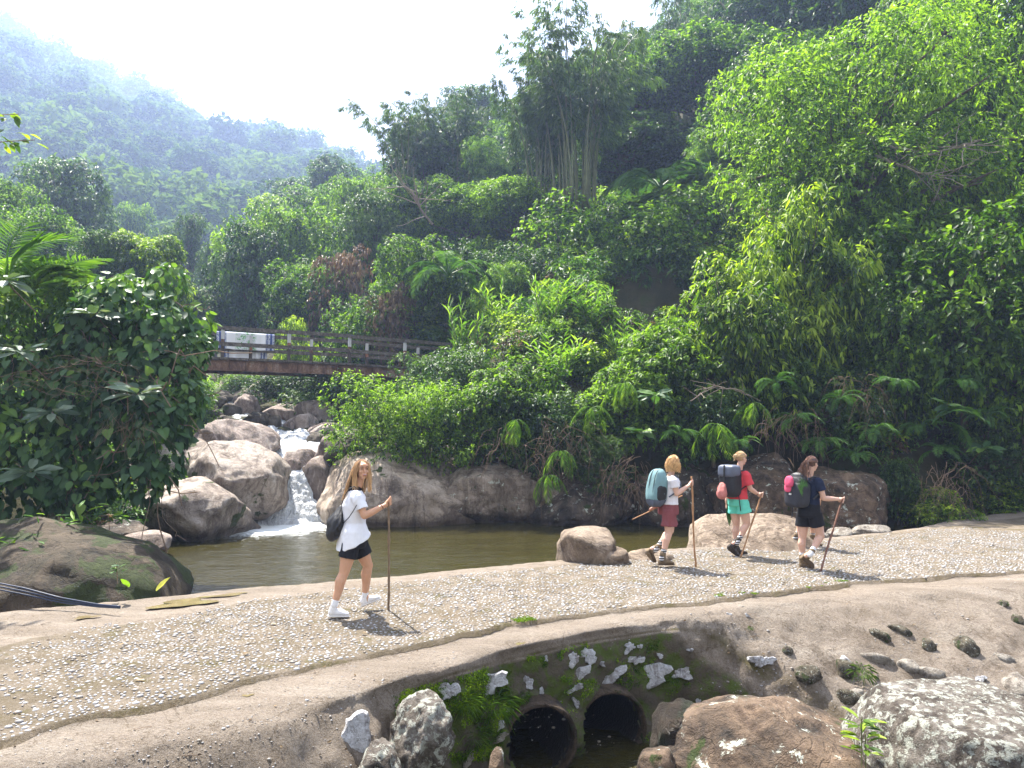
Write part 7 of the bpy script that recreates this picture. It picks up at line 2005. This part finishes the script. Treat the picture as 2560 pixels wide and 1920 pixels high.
# --- hiker in dark blue
S4 = dict(Y=11.35, base=(2020, 1418), label='woman with a dark ponytail, navy shirt and black shorts, last of the walking group', seed=4,
    head=(2030, 1160, .0), face=(.84, .52, -.02), neck=(2021, 1191), chest=(2024, 1217), waist=(2026, 1246), hips=(2022, 1276), hs=.98,
    rshoulder=(2047, 1205, -.15), relbow=(2059, 1246, -.16), rwrist=(2096, 1248, -.06), rhand=(2105, 1251, -.04), rstick=(.3, 0, .95),
    lshoulder=(2008, 1204, .17), lelbow=(2004, 1240, .20), lwrist=(2014, 1262, .30), lhand=(2024, 1262, .32),
    rhip=(2038, 1292, -.07), rknee=(2052, 1340, -.06), rankle=(2030, 1378, -.16), rheel=(2008, 1392, -.17), rtoe=(2036, 1418, -.12), rup=(-.8, 0, .6),
    lhip=(2008, 1292, .08), lknee=(2006, 1345, .08), lankle=(2005, 1392, .06), lheel=(1999, 1421, .04), ltoe=(2034, 1420, .10),
    skin='skin_pink', shirt='navy_cloth', shorts='black_cloth', shoe='brown', sockmat='sock_white', sock=(-.07, .06), hair='pony', hairmat='hair_brown',
    hem=.0, shortL=.14, shortW=.112, tight=True, tightshorts=True, sleeve=.52)
p4, J, f, rt = build_person(S4)
stick('walking_stick', 'slanting dark stick held by the woman with the dark ponytail', J('rhand') + np.array([.006, 0, .03]), P(2051, 1436, 11.1) * np.array([1, 1, 0]) + [0, 0, .003], 'stick_red', 9, .0145)
c = P(1994, 1226, 11.3)
bp = thing('backpack', 'dark grey roll-top backpack on the woman with the ponytail', 'backpack', c - UPV * .26)
A = trek_pack(c, 0, 0, 0, f, rt, .10)
pack_part('bag', rounded_box(c - A[2] * .06, .12, .165, .19, A, 4.5, .02, .02, 5, .02, 14), 'pack_grey', bp)
pack_part('roll_top', rounded_box(c + A[2] * .16, .085, .14, .10, A, 3, -.25, 0, 4, .12, 15), 'pack_black', bp)
mb = MB(); mb.box(c - A[0] * .122 - A[2] * .05 - A[1] * .03, (.004, .022, .012), A)
link('tag', new_mesh('tag', np.concatenate(mb.v) - np.array(bp.location), mb.f, M['sole_white']), bp)
straps(bp, J('neck'), J('chest'), J('waist'), f, rt, 'pack_black', .015)
a = c - A[0] * .12 - A[2] * .24 + A[1] * .02; v, fc = tube(np.array([a, a - UPV * .08, a - UPV * .15 - f * .02]), .010, 5); link('strap', new_mesh('strap', v - np.array(bp.location), fc, M['pack_black']), bp)
hat_c = c + A[2] * .13 - A[0] * .13 - A[1] * .05
hat = thing('cap', 'pink baseball cap clipped on the dark grey backpack', 'cap', hat_c)
pack_part('crown', rounded_box(hat_c, .032, .075, .085, A, 2.6, -.1, 0, 4, .07, 16), 'cap_pink', hat)
pack_part('brim', rounded_box(hat_c - A[2] * .10 - A[1] * .02, .015, .062, .055, A, 2.8, .1, 0, 3, .05, 17), 'cap_pink', hat)
lv = Leaves(); a = c + A[1] * .16 + A[2] * .04 - A[0] * .02
for q in range(7): lv.add(np.array([a - A[2] * .12 + A[0] * (.02 * q - .06)]), np.array([UPV + A[0] * (.07 * (q - 3) - .35)]), np.array([-f * .2 + rt]), .33 - .03 * abs(q - 3), .032, .3 + .1 * (q % 3), True, droop=0)
o = link('palm_leaf', new_mesh('palm_leaf', np.concatenate(lv.v) - a, np.concatenate(lv.f), M['palm_leaf'])); o.location = a
tag(o, 'pleated green palm leaf stuck in the side of the dark grey backpack', 'leaf')

# --- the walker hidden behind her
S5 = dict(Y=13.4, base=(2010, 1364), label='walker almost hidden behind the woman in navy, only bare legs and brown boots showing', seed=5, k=.9,
    head=(2022, 1170, .0), face=(.88, .46, 0), neck=(2017, 1194), chest=(2017, 1214), waist=(2017, 1236), hips=(2016, 1256), hs=.9,
    rshoulder=(2026, 1203, -.12), relbow=(2038, 1228, -.10), rwrist=(2044, 1250, .0), rhand=(2048, 1256, .02),
    lshoulder=(2008, 1203, .12), lelbow=(2008, 1228, .14), lwrist=(2016, 1246, .14), lhand=(2020, 1250, .14),
    rhip=(2010, 1266, -.07), rknee=(2006, 1306, -.08), rankle=(1991, 1338, -.10), rheel=(1976, 1352, -.10), rtoe=(1997, 1368, -.04), rup=(-.5, 0, .8),
    lhip=(2020, 1266, .07), lknee=(2034, 1304, .09), lankle=(2031, 1340, .10), lheel=(2026, 1366, .10), ltoe=(2056, 1366, .15),
    skin='skin', shirt='navy_cloth', shorts='black_cloth', shoe='brown', sockmat='sock_stripe', sock=(-.07, .05), hair='pony', hairmat='hair_brown',
    hem=.0, shortL=.14, shortW=.105, tight=True, tightshorts=True, sleeve=.5)
p5, J, f, rt = build_person(S5)
stick('walking_stick', 'thin stick of the hidden walker, seen beside the navy shirt', P(2053, 1240, 13.42), P(2036, 1362, 13.35) * np.array([1, 1, 0]) + [0, 0, .003], 'stick_pale', 12, .011)
print('people done')
# ------------------------------------------------------------------ haze
hz = NT('haze')
pv = hz.n('ShaderNodeVolumePrincipled')
pv.inputs['Color'].default_value = (.50, .64, 1.0, 1)
pv.inputs['Density'].default_value = 0.0009
pv.inputs['Anisotropy'].default_value = .35
hz.t.links.new(pv.outputs[0], hz.out.inputs['Volume'])
b = MB(); b.box((0, 320, 190), (590, 368, 200))
o = b.build('haze', hz.m); tag(o, 'pale bluish valley haze thickening towards the far mountain', None, None, 'stuff')
print('END')
